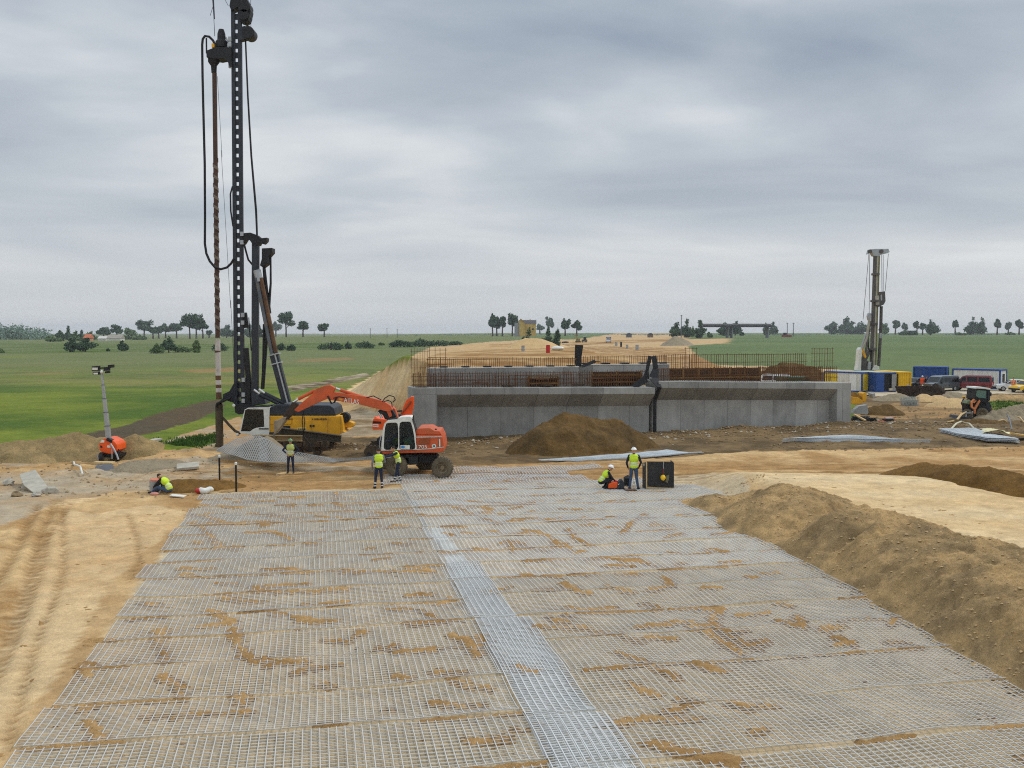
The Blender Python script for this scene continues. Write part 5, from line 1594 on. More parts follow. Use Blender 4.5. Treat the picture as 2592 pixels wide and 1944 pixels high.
# ------------------------------------------------------------------ second, tracked orange excavator half hidden behind
def mini():
    Y = 57.5
    E = Reg(540, 940, 0.2893, Y)
    R = Reg(940, 1040, 0.10848, Y)
    base = onD(960, Y)
    root = thing('tracked_excavator', 'orange tracked excavator half hidden behind the white cab of the wheeled one', 'excavator', base)
    mb = MB(); poly(R, [(25, 440), (18, 300), (40, 190), (90, 165), (170, 180), (330, 200), (900, 260), (960, 440)], 0, 2.3, org2, mb); bd = mb.build('body', root, bevel=0.06)
    mb = MB(); poly(R, [(30, 372), (165, 382), (165, 318), (30, 308)], -0.02, -0.003, wht, mb); mb.build('name_plate', bd)
    mb = MB()
    for i in range(7):
        mb.box(R(50 + i * 15, 345, -0.025), (R.m(9), 0.01, R.m(26)), org2)
    mb.build('plate_marks', bd)
    mb = MB(); poly(R, [(60, 190), (80, 130), (120, 140), (130, 190)], 0.4, 0.8, org2, mb); mb.build('exhaust_cover', root, bevel=0.03)
    mb = MB(); poly(R, [(30, 300), (70, 290), (230, 300), (230, 250), (30, 240)], -0.012, -0.003, blk, mb); mb.build('vent', bd)
    mb = MB(); poly(E, [(1590, 395), (1640, 385), (1665, 300), (1690, 250), (1730, 222), (1752, 222), (1752, 300), (1735, 372), (1740, 395), (1660, 400)], 0.8, 1.2, org2, mb); mb.build('boom', root, bevel=0.04)
    mb = MB(); mb.tube([E(1640, 370, 0.7), E(1690, 320, 0.7), E(1730, 260, 0.7)], 0.06, org_d, 8); mb.build('boom_ram', root)
    mb = MB(); mb.tube([E(1565, 330, 0.7), E(1600, 350, 0.7), E(1650, 345, 0.7)], 0.05, hose_m, 8); mb.build('hose', root)
    mb = MB(); poly(E, [(1550, 380), (1640, 380), (1640, 405), (1550, 405)], 0.6, 1.4, blk, mb); mb.build('boom_bracket', root)
    mb = MB(); mb.box(base + Vector((0.4, 0.8, 0.75)), (1.2, 1.2, 0.5), blk); mb.build('slew_ring', root)
    x0, x1 = E(1322, 600).x, E(1640, 600).x
    for yy in (Y - 0.3, Y + 1.7):
        track(root, x0, x1, yy, yy + 0.5, zg(x0, yy) - 0.02, 0.62, muddy)
    return root


mini()


# ------------------------------------------------------------------ lighting tower trailer
def light_tower():
    Y = 55.5
    R = Reg(220, 910, 0.1809, Y)
    base = onD(275, Y)
    root = thing('lighting_tower', 'orange lighting tower trailer with tall leaning mast and floodlights', 'lighting tower', base)
    mb = MB(); poly(R, [(172, 1265), (165, 1180), (200, 1130), (250, 1100), (300, 1105), (390, 1150), (420, 1190), (430, 1270), (350, 1330), (210, 1305)], -0.6, 0.7, org2, mb); bd = mb.build('housing', root, bevel=0.08)
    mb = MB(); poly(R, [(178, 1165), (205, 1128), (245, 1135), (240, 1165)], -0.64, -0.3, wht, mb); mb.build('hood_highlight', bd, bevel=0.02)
    mb = MB(); poly(R, [(185, 1230), (215, 1238), (212, 1210), (185, 1205)], -0.62, -0.603, blk, mb); mb.build('vent', bd)
    mb = MB(); poly(R, [(280, 1230), (330, 1236), (325, 1205), (285, 1200)], -0.62, -0.603, wht, mb); mb.build('sticker', bd)
    mb = MB(); poly(R, [(262, 1130), (340, 1170), (350, 1130), (280, 1095)], -0.66, -0.3, blk, mb); mb.build('mast_pivot', root, bevel=0.02)
    a, b = R(305, 1120, -0.4), R(205, 165, -0.4)
    n = 5
    for i in range(n):
        p, q = a + (b - a) * (i / n), a + (b - a) * ((i + 1.03) / n)
        mb = MB(); w = 0.24 - 0.035 * i; mb.beam(p, q, w, w, lgr, up=(0, 1, 0)); mb.build('mast_section', root, bevel=0.01)
        mb = MB(); mb.beam(q - (q - p) * 0.04, q, w + 0.05, w + 0.05, mgr, up=(0, 1, 0)); mb.build('mast_collar', root)
    mb = MB(); mb.beam(R(80, 130, -0.4), R(330, 110, -0.4), 0.08, 0.08, blk); mb.build('crossbar', root)
    mb = MB(); mb.ball(R(207, 172, -0.5), 0.09, wht); mb.build('mast_cap', root)
    for x0, y0, x1, y1, lit in ((66, 165, 160, 88, 1), (80, 218, 165, 168, 1), (230, 160, 300, 118, 0), (250, 195, 300, 158, 0), (290, 118, 358, 70, 0)):
        mb = MB(); poly(R, [(x0, y1 + 8), (x1, y1), (x1, y0 - 4), (x0, y0)], -0.5, -0.2, blk, mb); fl = mb.build('floodlight', root, bevel=0.02)
        if lit:
            mb = MB(); mx, my = (x0 + x1) / 2, (y0 + y1) / 2; mb.box(R(mx, my + 4, -0.51), (R.m(74 if y0 < 170 else 60), 0.02, R.m(34 if y0 < 170 else 24)), wht); mb.build('lamp_glass', fl)
    # trailer
    mb = MB(); poly(R, [(200, 1305), (360, 1330), (450, 1330), (440, 1375), (220, 1370)], -0.5, 0.6, blk, mb); mb.build('chassis', root, bevel=0.02)
    zb = base.z
    for x, d in ((205, -0.75), (430, -0.3)):
        c = R(x, 1370, d); c.z = zg(c.x, c.y) + 0.3
        wheel(root, c, 0.32, 0.2, 0.18, axis=(1, 0.35, 0) if d > -0.5 else (1, 0.2, 0), lugs=10, tm=blk)
    mb = MB(); mb.beam(R(150, 1320, -0.7), R(160, 1410, -0.7), 0.06, 0.06, lgr); mb.beam(R(150, 1385, -0.7), R(190, 1375, -0.7), 0.05, 0.05, lgr); mb.build('stabiliser', root)
    mb = MB(); mb.tube([R(330, 1180, -0.75), R(375, 1250, -0.8), R(420, 1340, -0.85), R(440, 1400, -0.9)], 0.05, lgr, 8); mb.build('drawbar', root)
    mb = MB(); mb.tube([R(350, 1250, -0.8), R(352, 1390, -0.8)], 0.035, lgr, 6); mb.build('jockey_leg', root)
    mb = MB(); mb.tube([R(375, 1290, -0.7), R(400, 1350, -0.7), R(450, 1330, -0.7), R(440, 1250, -0.7)], 0.03, hose_m, 6); mb.build('cable', root)
    return root


light_tower()
# ------------------------------------------------------------------ vehicles
car_glass = dgl


def road_vehicle(name, label, cat, loc, yaw, paint, prof, wins, W_, wheels, r=0.33, group=None, rear=None, front=None, lights=True):
    """side profile (x forward, z up) swept over the width; windows are panes set into the sides"""
    root = thing(name, label, cat, loc, group)
    root.rotation_euler.z = yaw
    hw = W_ / 2

    def prism_local(pts, y0, y1, m, nm, par, bevel=0.0, taper=None):
        mb = MB()
        mb.prism([Vector((x, y0, z)) for x, z in pts], VY(y1 - y0), m)
        if taper:
            zt, amt = taper
            mb.v = [(x, y * (1 - amt * max(0, z - zt)), z) for x, y, z in mb.v]
        return mb.build(nm, par, local=True, bevel=bevel, smooth=0.5 if bevel else 0)
    belt = 0.95
    tp = (belt, 0.16)
    body = prism_local(prof, -hw, hw, paint, 'body', root, 0.05, tp)
    for w in wins:
        for s in (-1, 1):
            mb = MB()
            mb.prism([Vector((x, s * (hw * (1 - 0.16 * max(0, z - belt))) + (0.004 if s > 0 else -0.012), z)) for x, z in w], VY(0.008), car_glass)
            mb.build('side_window', root, local=True)
    if front:
        (xa, za), (xb, zb) = front
        mb = MB()
        ya, yb = hw * 0.86 * (1 - 0.16 * max(0, za - belt)), hw * 0.86 * (1 - 0.16 * max(0, zb - belt))
        d = Vector((zb - za, 0, xa - xb)).normalized() * 0.012
        q = [Vector((xa, -ya, za)), Vector((xa, ya, za)), Vector((xb, yb, zb)), Vector((xb, -yb, zb))]
        mb.hexa([p_ + d * 0.2 for p_ in q], [p_ + d for p_ in q], car_glass)
        mb.build('windscreen', root, local=True)
    if rear:
        (xa, za), (xb, zb) = rear
        mb = MB()
        ya, yb = hw * 0.8 * (1 - 0.16 * max(0, za - belt)), hw * 0.8 * (1 - 0.16 * max(0, zb - belt))
        d = Vector((-0.012, 0, 0.003))
        q = [Vector((xa, -ya, za)), Vector((xa, ya, za)), Vector((xb, yb, zb)), Vector((xb, -yb, zb))]
        mb.hexa([p_ + d * 0.2 for p_ in q], [p_ + d for p_ in q], car_glass)
        mb.build('rear_window', root, local=True)
    xs_ = [x for x, z in prof]
    xf, xr = max(xs_), min(xs_)
    for s in (-1, 1):
        mb = MB(); mb.ball((xf - 0.1, s * hw * 0.74, 0.72), (0.12, 0.17, 0.11), txt_w); mb.build('headlight', root, local=True, smooth=1)
        mb = MB(); mb.box((xr - 0.002, s * hw * 0.86, 0.95), (0.05, 0.12, 0.35), redm); mb.build('tail_light', root, local=True)
        mb = MB(); mb.box((xf * 0.36 + 0.2, s * (hw + 0.1), 1.08), (0.1, 0.18, 0.18), blk); mb.build('mirror', root, local=True, bevel=0.03)
    mb = MB(); mb.box((xf - 0.02, 0, 0.42), (0.12, W_ * 0.94, 0.2), blk); mb.build('bumper', root, local=True, bevel=0.03)
    mb = MB(); mb.box((xr + 0.02, 0, 0.42), (0.12, W_ * 0.94, 0.2), blk); mb.build('bumper', root, local=True, bevel=0.03)
    mb = MB(); mb.box((xr - 0.012, 0, 0.7), (0.02, 0.5, 0.11), txt_w); mb.build('number_plate', root, local=True)
    for x in wheels:
        for s in (-1, 1):
            mb = MB()
            c = Vector((x, s * (hw - 0.08), r))
            mb._lathe(c, Vector((0, 1, 0)), [(-0.1, r * 0.6), (-0.11, r * 0.92), (-0.05, r), (0.05, r), (0.11, r * 0.92), (0.1, r * 0.6)], blk, 20)
            mb.lathe(c, (0, 1, 0), [(-0.13, r * 1.0), (-0.1, r * 1.12), (0.09, r * 1.12), (0.095, r * 1.0)], blk, 20) if False else None
            w = mb.build('wheel', root, local=True, smooth=0.6)
            mb = MB(); mb._lathe(c, Vector((0, 1, 0)), [(-0.09, 0.01), (-0.1, r * 0.62), (0.1, r * 0.62), (0.09, 0.01)], lgr, 14)
            mb.build('rim', w, local=True)
    return root


VAN = [(-2.35, 0.35), (2.35, 0.35), (2.42, 0.6), (2.35, 0.95), (1.55, 1.12), (0.95, 1.78), (0.6, 1.9), (-2.2, 1.92), (-2.38, 1.7), (-2.42, 0.9)]
VAN_W = [[(1.36, 1.15), (0.9, 1.66), (0.55, 1.7), (0.5, 1.12)], [(0.38, 1.12), (0.4, 1.7), (-0.75, 1.7), (-0.75, 1.12)], [(-0.9, 1.12), (-0.9, 1.7), (-2.1, 1.68), (-2.2, 1.12)]]
CARP = [(-2.1, 0.35), (2.05, 0.32), (2.12, 0.55), (2.0, 0.78), (1.05, 0.92), (0.35, 1.38), (0.0, 1.44), (-1.1, 1.42), (-1.75, 1.05), (-2.12, 0.98), (-2.16, 0.6)]
CAR_W = [[(0.95, 0.95), (0.32, 1.33), (-0.15, 1.36), (-0.15, 0.95)], [(-0.25, 0.95), (-0.25, 1.36), (-1.05, 1.34), (-1.55, 1.0)]]
gry_paint = mat('dark_grey_paint', (70, 78, 84), 0.3, 0.2, 0.05, 2.0, dirt=0.15, coat=0.5)
mar_paint = mat('maroon_paint', (112, 28, 34), 0.3, 0.1, 0.05, 2.0, dirt=0.15, coat=0.5)
wht_paint = mat('white_paint', (222, 226, 226), 0.3, 0, 0.04, 2.0, dirt=0.1, coat=0.5)
dk_paint = mat('black_paint', (22, 28, 30), 0.3, 0.1, 0.05, 2.0, coat=0.5)
ylw_paint = mat('yellow_car_paint', (236, 190, 40), 0.35, 0, 0.05, 2.0, coat=0.3)
van_kw = dict(prof=VAN, wins=VAN_W, W_=1.9, wheels=(1.5, -1.5), front=((1.5, 1.16), (0.98, 1.74)), rear=((-2.43, 1.15), (-2.4, 1.68)))
car_kw = dict(prof=CARP, wins=CAR_W, W_=1.75, wheels=(1.3, -1.3), r=0.31, front=((1.0, 0.96), (0.38, 1.36)), rear=((-1.72, 1.08), (-1.15, 1.38)))
R6 = Reg(2320, 900, 0.15668, 121)
R7 = Reg(2080, 900, 0.12054, 122)
RR = Reg(2080, 600, 0.28926, 140)


def at6(x, y=575):
    return onground(2320 + x * 0.15668, 900 + y * 0.15668)


def at7(x, y):
    return onground(2080 + x * 0.12054, 900 + y * 0.12054)


road_vehicle('van', 'dark grey van with its nose turned to the left, in front of the blue container', 'van', at6(385, 572), math.radians(208), gry_paint, **van_kw)
road_vehicle('van', 'maroon van seen from the rear corner, in front of the white office container', 'van', at6(885, 562), math.radians(148), mar_paint, **van_kw)
road_vehicle('car', 'white car parked beside the white office container, at the edge of the yard', 'car', at6(1560, 572), math.radians(165), wht_paint, **car_kw)
road_vehicle('car', 'yellow car cut off at the right edge, next to the white car', 'car', at6(1790, 592), math.radians(200), ylw_paint, **car_kw)
road_vehicle('car', 'black car parked beyond the yellow container, by the orange clad worker', 'car', at7(1940, 700), math.radians(215), dk_paint, **car_kw)
c = PD(1966, 968, 92); c.z = zg(c.x, c.y)
c = Vector((c.x, 92, PD(1966, 968, 92).z - 0.1))
c.z = zg(c.x, 92)
road_vehicle('van', 'white van just behind the right concrete abutment, only its upper half showing', 'van', onD(1978, 127), math.radians(-32), wht_paint, **van_kw)


# ------------------------------------------------------------------ huts and containers
blue_c = mat('container_blue', (34, 74, 140), 0.55, 0, 0.15, 1.5, dirt=0.2)
ylw_c = mat('container_yellow', (226, 196, 44), 0.6, 0, 0.12, 1.5, dirt=0.2)
ylw_d = mat('container_deep_yellow', (232, 182, 20), 0.6, 0, 0.12, 1.5, dirt=0.15)
wht_c = mat('container_white', (214, 214, 206), 0.6, 0, 0.08, 1.5, dirt=0.2)


def hut(name, label, cat, corner, ang, la, lb, h, wall_a, wall_b, frame, roof_m, group=None):
    """near bottom corner; side A runs at angle ang, side B runs perpendicular to its left"""
    root = thing(name, label, cat, corner, group)
    root.rotation_euler.z = ang
    fw = 0.14
    mb = MB(); mb.box((la / 2, lb / 2, h / 2 + 0.05), (la - 0.06, lb - 0.06, h - 0.2), blk); mb.build('core', root, local=True)

    def corr(p0, d, ln, nrm, m, nm):
        mb = MB()
        n = max(4, int(ln / 0.16))
        for i in range(n):
            a, b = fw + (ln - 2 * fw) * i / n, fw + (ln - 2 * fw) * (i + 0.92) / n
            off = 0.012 if i % 2 else 0.0
            q0, q1 = p0 + d * a + nrm * off, p0 + d * b + nrm * off
            mb.hexa([q0 - nrm * 0.04 + Vector((0, 0, 0.15)), q1 - nrm * 0.04 + Vector((0, 0, 0.15)), q1 + Vector((0, 0, 0.15)), q0 + Vector((0, 0, 0.15))],
                    [q0 - nrm * 0.04 + Vector((0, 0, h - 0.14)), q1 - nrm * 0.04 + Vector((0, 0, h - 0.14)), q1 + Vector((0, 0, h - 0.14)), q0 + Vector((0, 0, h - 0.14))], m)
        return mb.build(nm, root, local=True)
    ex, ey = Vector((1, 0, 0)), Vector((0, 1, 0))
    fa = corr(Vector((0, 0.0, 0)), ex, la, -ey, wall_a, 'front_wall') if wall_a else None
    fb = corr(Vector((0.0, 0, 0)), ey, lb, -ex, wall_b, 'side_wall') if wall_b else None
    corr(Vector((la, 0, 0)), ey, lb, ex, wall_b or wall_a, 'side_wall')
    for x in (0, la):
        for y in (0, lb):
            mb = MB(); mb.box((x, y, h / 2), (fw, fw, h), frame); mb.build('corner_post', root, local=True)
    for z in (0.07, h - 0.07):
        mb = MB()
        for y in (0, lb):
            mb.box((la / 2, y, z), (la - fw, fw * 0.9, 0.15), frame)
        for x in (0, la):
            mb.box((x, lb / 2, z), (fw * 0.9, lb - fw, 0.15), frame)
        mb.build('frame_rail', root, local=True)
    mb = MB(); mb.box((la / 2, lb / 2, h + 0.02), (la, lb, 0.05), roof_m); mb.build('roof', root, local=True, bevel=0.01)
    return root


def lbox(name, par, c, s, m, bevel=0.0):
    mb = MB(); mb.box(c, s, m); return mb.build(name, par, local=True, bevel=bevel)


h1 = hut('site_hut', 'site hut with a plain yellow front and white side under a blue roof edge', 'site hut', at7(842, 768), math.radians(40), 2.3, 5.2, 2.4, ylw_c, wht_c, blue_c, mat('hut_roof', (140, 160, 180), 0.6))
lbox('door', h1, (-0.03, 1.2, 1.1), (0.05, 0.85, 1.95), wht_paint, 0.01)
lbox('yellow_panel', h1, (-0.03, 4.2, 1.2), (0.05, 1.7, 1.9), ylw_c, 0.01)
h2 = hut('storage_container', 'blue storage container standing with its doors open and dark inside', 'container', at7(1150, 768), math.radians(12), 2.5, 5.0, 2.35, None, blue_c, blue_c, mat('pale_roof', (176, 180, 160), 0.7))
lbox('door_leaf', h2, (0.5, -0.05, 1.2), (0.95, 0.06, 2.1), blue_c, 0.01)
lbox('inner_door', h2, (2.15, -0.25, 1.15), (0.55, 0.06, 2.0), mat('grey_door', (150, 150, 146), 0.6), 0.01)
lbox('sack', h2, (1.75, -0.2, 0.3), (0.4, 0.3, 0.3), mat('pale_sack', (206, 190, 160), 0.9), 0.08)
h3 = hut('storage_container', 'deep yellow container at the right end of the hut row', 'container', at7(1610, 752), math.radians(15), 1.7, 5.0, 2.35, ylw_d, ylw_d, ylw_d, ylw_d)
lbox('door_gap', h3, (-0.12, 0.0, 1.2), (0.2, 0.06, 1.9), blk)
h4 = hut('office_container', 'white office container with blue frame and a window in its end', 'container', at6(1346, 548), math.radians(46), 2.4, 5.9, 2.5, wht_c, wht_c, blue_c, blue_c)
lbox('window', h4, (1.15, -0.03, 1.45), (0.9, 0.05, 1.0), blk, 0.01)
lbox('window_frame', h4, (1.15, -0.025, 1.45), (1.1, 0.03, 1.2), wht_paint, 0.01)
h5 = hut('storage_container', 'plain blue container behind the dark grey van', 'container', at6(826, 520) + Vector((-0.4, 5.5, 0)), math.radians(60), 2.4, 4.2, 2.5, blue_c, blue_c, blue_c, blue_c)

# ------------------------------------------------------------------ second piling rig beyond the huts
def second_rig():
    Y = 140.0
    R = RR
    steel = mat('pale_dusty_steel', (172, 166, 150), 0.7, 0.1, 0.25, 1.0, dirt=0.2)
    dk = mat('dull_dark_steel', (92, 87, 84), 0.7, 0.1, 0.3, 1.0)
    base = onD(2205, Y)
    root = thing('piling_rig', 'smaller pale piling rig with crosshead mast, standing behind the yard huts', 'piling rig', base)
    a, b = R(480, 165), R(445, 1150)
    zg_ = base.z
    b2 = Vector((b.x, b.y, zg_ + 0.8))
    rt = Vector((1, 0, 0))
    for s, m, w in ((-0.22, dk, 0.2), (0.02, steel, 0.24), (0.25, mat('olive_steel', (118, 112, 70), 0.7, 0.1, 0.25, 1.0), 0.2)):
        mb = MB(); mb.beam(b2 + rt * s, a + rt * s, w, 0.9, m, up=(0, 1, 0)); mb.build('mast_rail', root, bevel=0.03)
    for y in (325, 560, 760, 980):
        mb = MB(); mb.box(R(476 - (y - 165) * 0.036, y, -0.2), (0.82, 1.1, 0.3), dk); mb.build('mast_collar', root, bevel=0.03)
    mb = MB(); poly(R, [(408, 150), (420, 108), (470, 103), (585, 103), (596, 130), (580, 140), (520, 155), (500, 170), (455, 165), (440, 135)], -0.5, 0.5, lgr, mb); mb.build('crosshead', root, bevel=0.04)
    for x in (425, 525):
        mb = MB(); mb.lathe(R(x, 125, -0.7), (0, 1, 0), [(0, R.m(17)), (0.3, R.m(17)), (0.35, R.m(10))], dk, 16); mb.build('rope_sheave', root)
    for q in ([(412, 150), (362, 720)], [(420, 150), (415, 680)], [(525, 155), (527, 475)], [(538, 155), (538, 475)], [(583, 145), (555, 475)]):
        mb = MB(); mb.tube([R(*p_) for p_ in q], 0.035, dk, 5); mb.build('rope', root)
    mb = MB(); poly(R, [(500, 480), (555, 474), (560, 560), (545, 590), (500, 612), (468, 600), (465, 575), (495, 560)], -0.6, 0.6, dk, mb); dr = mb.build('rotary_drive', root, bevel=0.05)
    mb = MB(); poly(R, [(470, 520), (500, 510), (505, 590), (475, 595)], -0.66, -0.3, steel, mb); poly(R, [(515, 510), (527, 500), (530, 550), (518, 560)], -0.66, -0.5, lgr, mb); mb.build('drive_cover', dr)
    mb = MB(); mb.tube([R(521, 605), R(516, 830), R(498, 1130)], 0.22, dk, 12); mb.build('drill_string', root, smooth=0.7)
    mb = MB(); mb.tube([R(513, 840), R(511, 885)], 0.24, lgr, 12); mb.build('sleeve', root)
    mb = MB(); poly(R, [(440, 1165), (455, 1130), (475, 1122), (500, 1130), (508, 1165)], -0.6, 0.6, wht, mb); mb.build('casing_clamp', root, bevel=0.06)
    mb = MB(); poly(R, [(403, 690), (415, 662), (435, 668), (430, 720), (410, 730)], -0.3, 0.3, lgr, mb); mb.build('winch', root, bevel=0.05)
    for q, r, m in (([(418, 720), (395, 880), (345, 1000)], 0.2, steel), ([(425, 735), (410, 850), (385, 1010)], 0.16, dk), ([(385, 850), (335, 1000)], 0.12, lgr), ([(410, 900), (408, 980), (430, 1000)], 0.09, blk)):
        mb = MB(); mb.tube([R(*p_, -0.5) for p_ in q], r, m, 8); mb.build('backstay', root, smooth=0.8)
    mb = MB(); poly(R, [(330, 985), (345, 965), (358, 1000), (348, 1060), (345, 1170), (312, 1165), (325, 1080)], -0.8, 0.6, wht, mb); mb.build('hydraulic_tank', root, bevel=0.05)
    mb = MB(); poly(R, [(352, 1010), (368, 975), (392, 1050), (380, 1062)], -0.85, -0.5, yel, mb); mb.build('yellow_cover', root, bevel=0.03)
    mb = MB(); poly(R, [(345, 1070), (420, 985), (430, 1010), (395, 1080), (420, 1090), (425, 1165), (345, 1170)], -0.4, 0.8, dk, mb); mb.build('mast_cradle', root, bevel=0.05)
    mb = MB(); mb.tube([R(420, 1090, -0.6), R(412, 1160, -0.6)], 0.25, lgr, 10); mb.build('ram', root)
    mb = MB(); mb.box(base + Vector((-1.6, 1.2, 1.2)), (3.4, 2.6, 0.8), wht); mb.build('body', root, bevel=0.08)
    for yy in (Y - 1.4, Y + 2.6):
        track(root, base.x - 5.2, base.x + 0.8, yy, yy + 0.7, zg_ - 0.05, 0.95, muddy)
    return root


second_rig()


# ------------------------------------------------------------------ loader tractor in the mud
def loader():
    Y = 84.0
    R = Reg(2320, 900, 0.15668, Y)
    base = onD(2468, Y)
    root = thing('backhoe_loader', 'dark cabbed loader tractor with orange lift arms and white roof', 'loader', base)
    orange_arm = mat('faded_orange_arm', (226, 140, 84), 0.6, 0, 0.2, 2.0, dirt=0.3)
    frame = [(940, 700), (965, 520), (1190, 540), (1190, 720), (1130, 760), (1010, 740)]
    mb = MB(); poly(R, frame, -0.8, 0.8, blk, mb, [[(958, 650), (975, 560), (1130, 565), (1125, 690), (1000, 680)]]); cb = mb.build('cab_frame', root, bevel=0.015)
    mb = MB(); poly(R, [(958, 650), (975, 560), (1130, 565), (1125, 690), (1000, 680)], -0.78, -0.75, glass_mat('pale_green_glass', (120, 158, 146), 0.55), mb); mb.build('windscreen', cb)
    mb = MB(); poly(R, [(958, 650), (975, 560), (1130, 565), (1125, 690), (1000, 680)], 0.6, 0.62, mat('cab_glass_green_pane', (150, 180, 168), 0.3), mb); mb.build('rear_pane', cb)
    mb = MB(); poly(R, [(948, 535), (962, 508), (1100, 512), (1198, 530), (1195, 558), (1100, 540)], -0.9, 0.85, wht, mb); mb.build('cab_roof', root, bevel=0.03)
    mb = MB(); mb.beam(R(1170, 545, -0.82), R(1165, 720, -0.82), 0.16, 0.05, dgr); mb.build('cab_post', cb)
    mb = MB(); poly(R, [(860, 540), (895, 540), (890, 610), (862, 600)], -0.9, -0.8, blk, mb); mb.build('mirror', root)
    mb = MB(); poly(R, [(1190, 590), (1215, 600), (1210, 660), (1188, 650)], -0.9, -0.8, blk, mb); mb.build('mirror', root)
    mb = MB(); poly(R, [(800, 770), (830, 730), (890, 720), (900, 760), (1000, 720), (1130, 740), (1160, 960), (1000, 960), (900, 900), (860, 880), (800, 800)], -0.4, 0.6, blk, mb); mb.build('body', root, bevel=0.05)
    mb = MB(); poly(R, [(950, 720), (1120, 735), (1110, 690), (960, 690)], -0.79, -0.6, blk, mb); mb.build('dashboard', root)
    mb = MB(); poly(R, [(805, 775), (825, 735), (885, 722), (890, 765), (850, 790)], -0.55, 0.3, mat('olive_bonnet', (120, 130, 96), 0.6, 0, 0.2, 2.0), mb); mb.build('bonnet', root, bevel=0.04)
    for q in (([(885, 750), (930, 700), (945, 710), (905, 780), (915, 830), (960, 870), (940, 880), (890, 840)]), ([(1025, 715), (1035, 740), (965, 860), (950, 945), (935, 940), (940, 850), (1000, 750)]), ([(950, 730), (975, 728), (935, 770), (920, 765)])):
        mb = MB(); poly(R, q, -0.95, -0.75, orange_arm, mb); mb.build('lift_arm', root, bevel=0.015)
    for x, y, r, d in ((820, 900, 0.42, -0.7), (1060, 920, 0.47, -0.7), (900, 895, 0.42, 0.9), (1140, 915, 0.47, 0.9)):
        c = R(x, y, d); c.z = zg(c.x, c.y) + r - 0.06
        wheel(root, c, r, 0.36, r * 0.55, axis=(0.5, 1, 0), lugs=14)
    mb = MB(); poly(R, [(670, 1040), (700, 980), (780, 985), (830, 1000), (900, 1000), (900, 1030), (780, 1040), (700, 1060)], -1.3, 0.6, dgr, mb); mb.build('bucket', root, bevel=0.03)
    for x in (800, 900):
        mb = MB(); mb.beam(R(x, 990, -0.9), R(x + 5, 900, -0.8), 0.08, 0.08, lgr); mb.build('bucket_link', root)
    mb = MB(); mb.beam(R(790, 925, -0.95), R(900, 925, -0.95), 0.1, 0.1, lgr); mb.build('cross_bar', root)
    mb = MB(); poly(R, [(1120, 780), (1160, 740), (1190, 760), (1215, 830), (1190, 850), (1165, 960), (1120, 970)], -0.3, 0.5, dgr, mb); mb.build('backhoe_arm', root, bevel=0.03)
    return root


loader()


def dozer():
    Y = 79.5
    R = Reg(2080, 900, 0.12054, Y)
    base = onD(2185, Y)
    root = thing('small_dozer', 'small yellow crawler machine beside the corner pier', 'dozer', base)
    mb = MB(); poly(R, [(600, 1010), (600, 860), (760, 880), (860, 940), (870, 1000), (760, 1030)], -0.6, 0.6, yel, mb); mb.build('hood', root, bevel=0.04)
    mb = MB(); poly(R, [(860, 960), (865, 800), (905, 770), (950, 800), (940, 960), (900, 980)], -0.6, 0.6, yel, mb); mb.build('blade_frame', root, bevel=0.03)
    mb = MB(); poly(R, [(680, 850), (690, 770), (730, 780), (740, 830), (780, 790), (800, 850), (860, 880), (840, 930), (700, 900)], -0.4, 0.4, mat('dark_yellow_steel', (150, 112, 30), 0.6, 0, 0.3, 2.0), mb); mb.build('seat_frame', root, bevel=0.03)
    for x, y in ((1000, 820), (1060, 860), (1110, 810)):
        mb = MB(); mb.beam(R(940, 840), R(x, y), 0.07, 0.07, lgr); mb.build('blade_arm', root)
    mb = MB(); poly(R, [(1060, 800), (1120, 790), (1130, 870), (1080, 890)], -0.5, 0.5, lgr, mb); mb.build('blade', root, bevel=0.02)
    track(root, R(700, 980).x, R(1085, 980).x, Y - 0.9, Y - 0.55, zg(base.x, Y) + 0.0, 0.42, blk)
    track(root, R(700, 980).x, R(1085, 980).x, Y + 0.55, Y + 0.9, zg(base.x, Y) + 0.0, 0.42, blk)
    return root


dozer()


# ------------------------------------------------------------------ loose objects
def one(name, label, cat, mb, loc=None, bevel=0.0, smooth=0.0, group=None):
    if loc is None:
        a = np.array(mb.v); loc = (float(a[:, 0].mean()), float(a[:, 1].mean()), float(a[:, 2].min()))
    return tag(mb.build(name, None, loc=loc, bevel=bevel, smooth=smooth), label, cat, group)


slabm = mat('weathered_concrete', (178, 172, 156), 0.9, 0, 0.25, 2.0, 0.3, dirt=0.2)
greyb = mat('grey_block', (160, 162, 158), 0.9, 0, 0.15, 2.0, 0.2)
wood_p = mat('pale_timber', (206, 178, 128), 0.85, 0, 0.2, 3.0)
cream = mat('cream_sheet', (216, 206, 160), 0.8, 0, 0.12, 2.0)
blu_t = mat('blue_plastic', (40, 84, 160), 0.5, 0, 0.15, 3.0)

# right yard bits
mb = MB(); Rk = Reg(2080, 900, 0.12054, 77.5)
mb.prism([Rk(650, 1215), Rk(700, 1130), (Rk(790, 1060)), Rk(960, 1035), Rk(985, 1195), Rk(960, 1245)], VY(0.6), greyb)
one('concrete_block', 'grey concrete wing block with a sloping edge next to the corner pier', 'concrete block', mb, bevel=0.02)
mb = MB(); mb.beam(Rk(680, 1235, -1.0), Rk(920, 1365, -2.0), 0.16, 0.1, wood_p); one('timber_plank', 'pale plank sloping down to the mud beside the corner pier', 'plank', mb)
Rm = Reg(2080, 900, 0.12054, 74)
p0, p1 = at7(720, 1425), at7(1200, 1400)
mb = MB(); mb.tube([p0 + Vector((0, 0, 0.12)), p1 + Vector((0, 0, 0.14))], 0.09, mat('grey_green_pipe', (132, 142, 128), 0.6), 8); one('pipe', 'grey green pipe lying in the mud right of the corner pier', 'pipe', mb)
p0 = at7(1250, 1440)
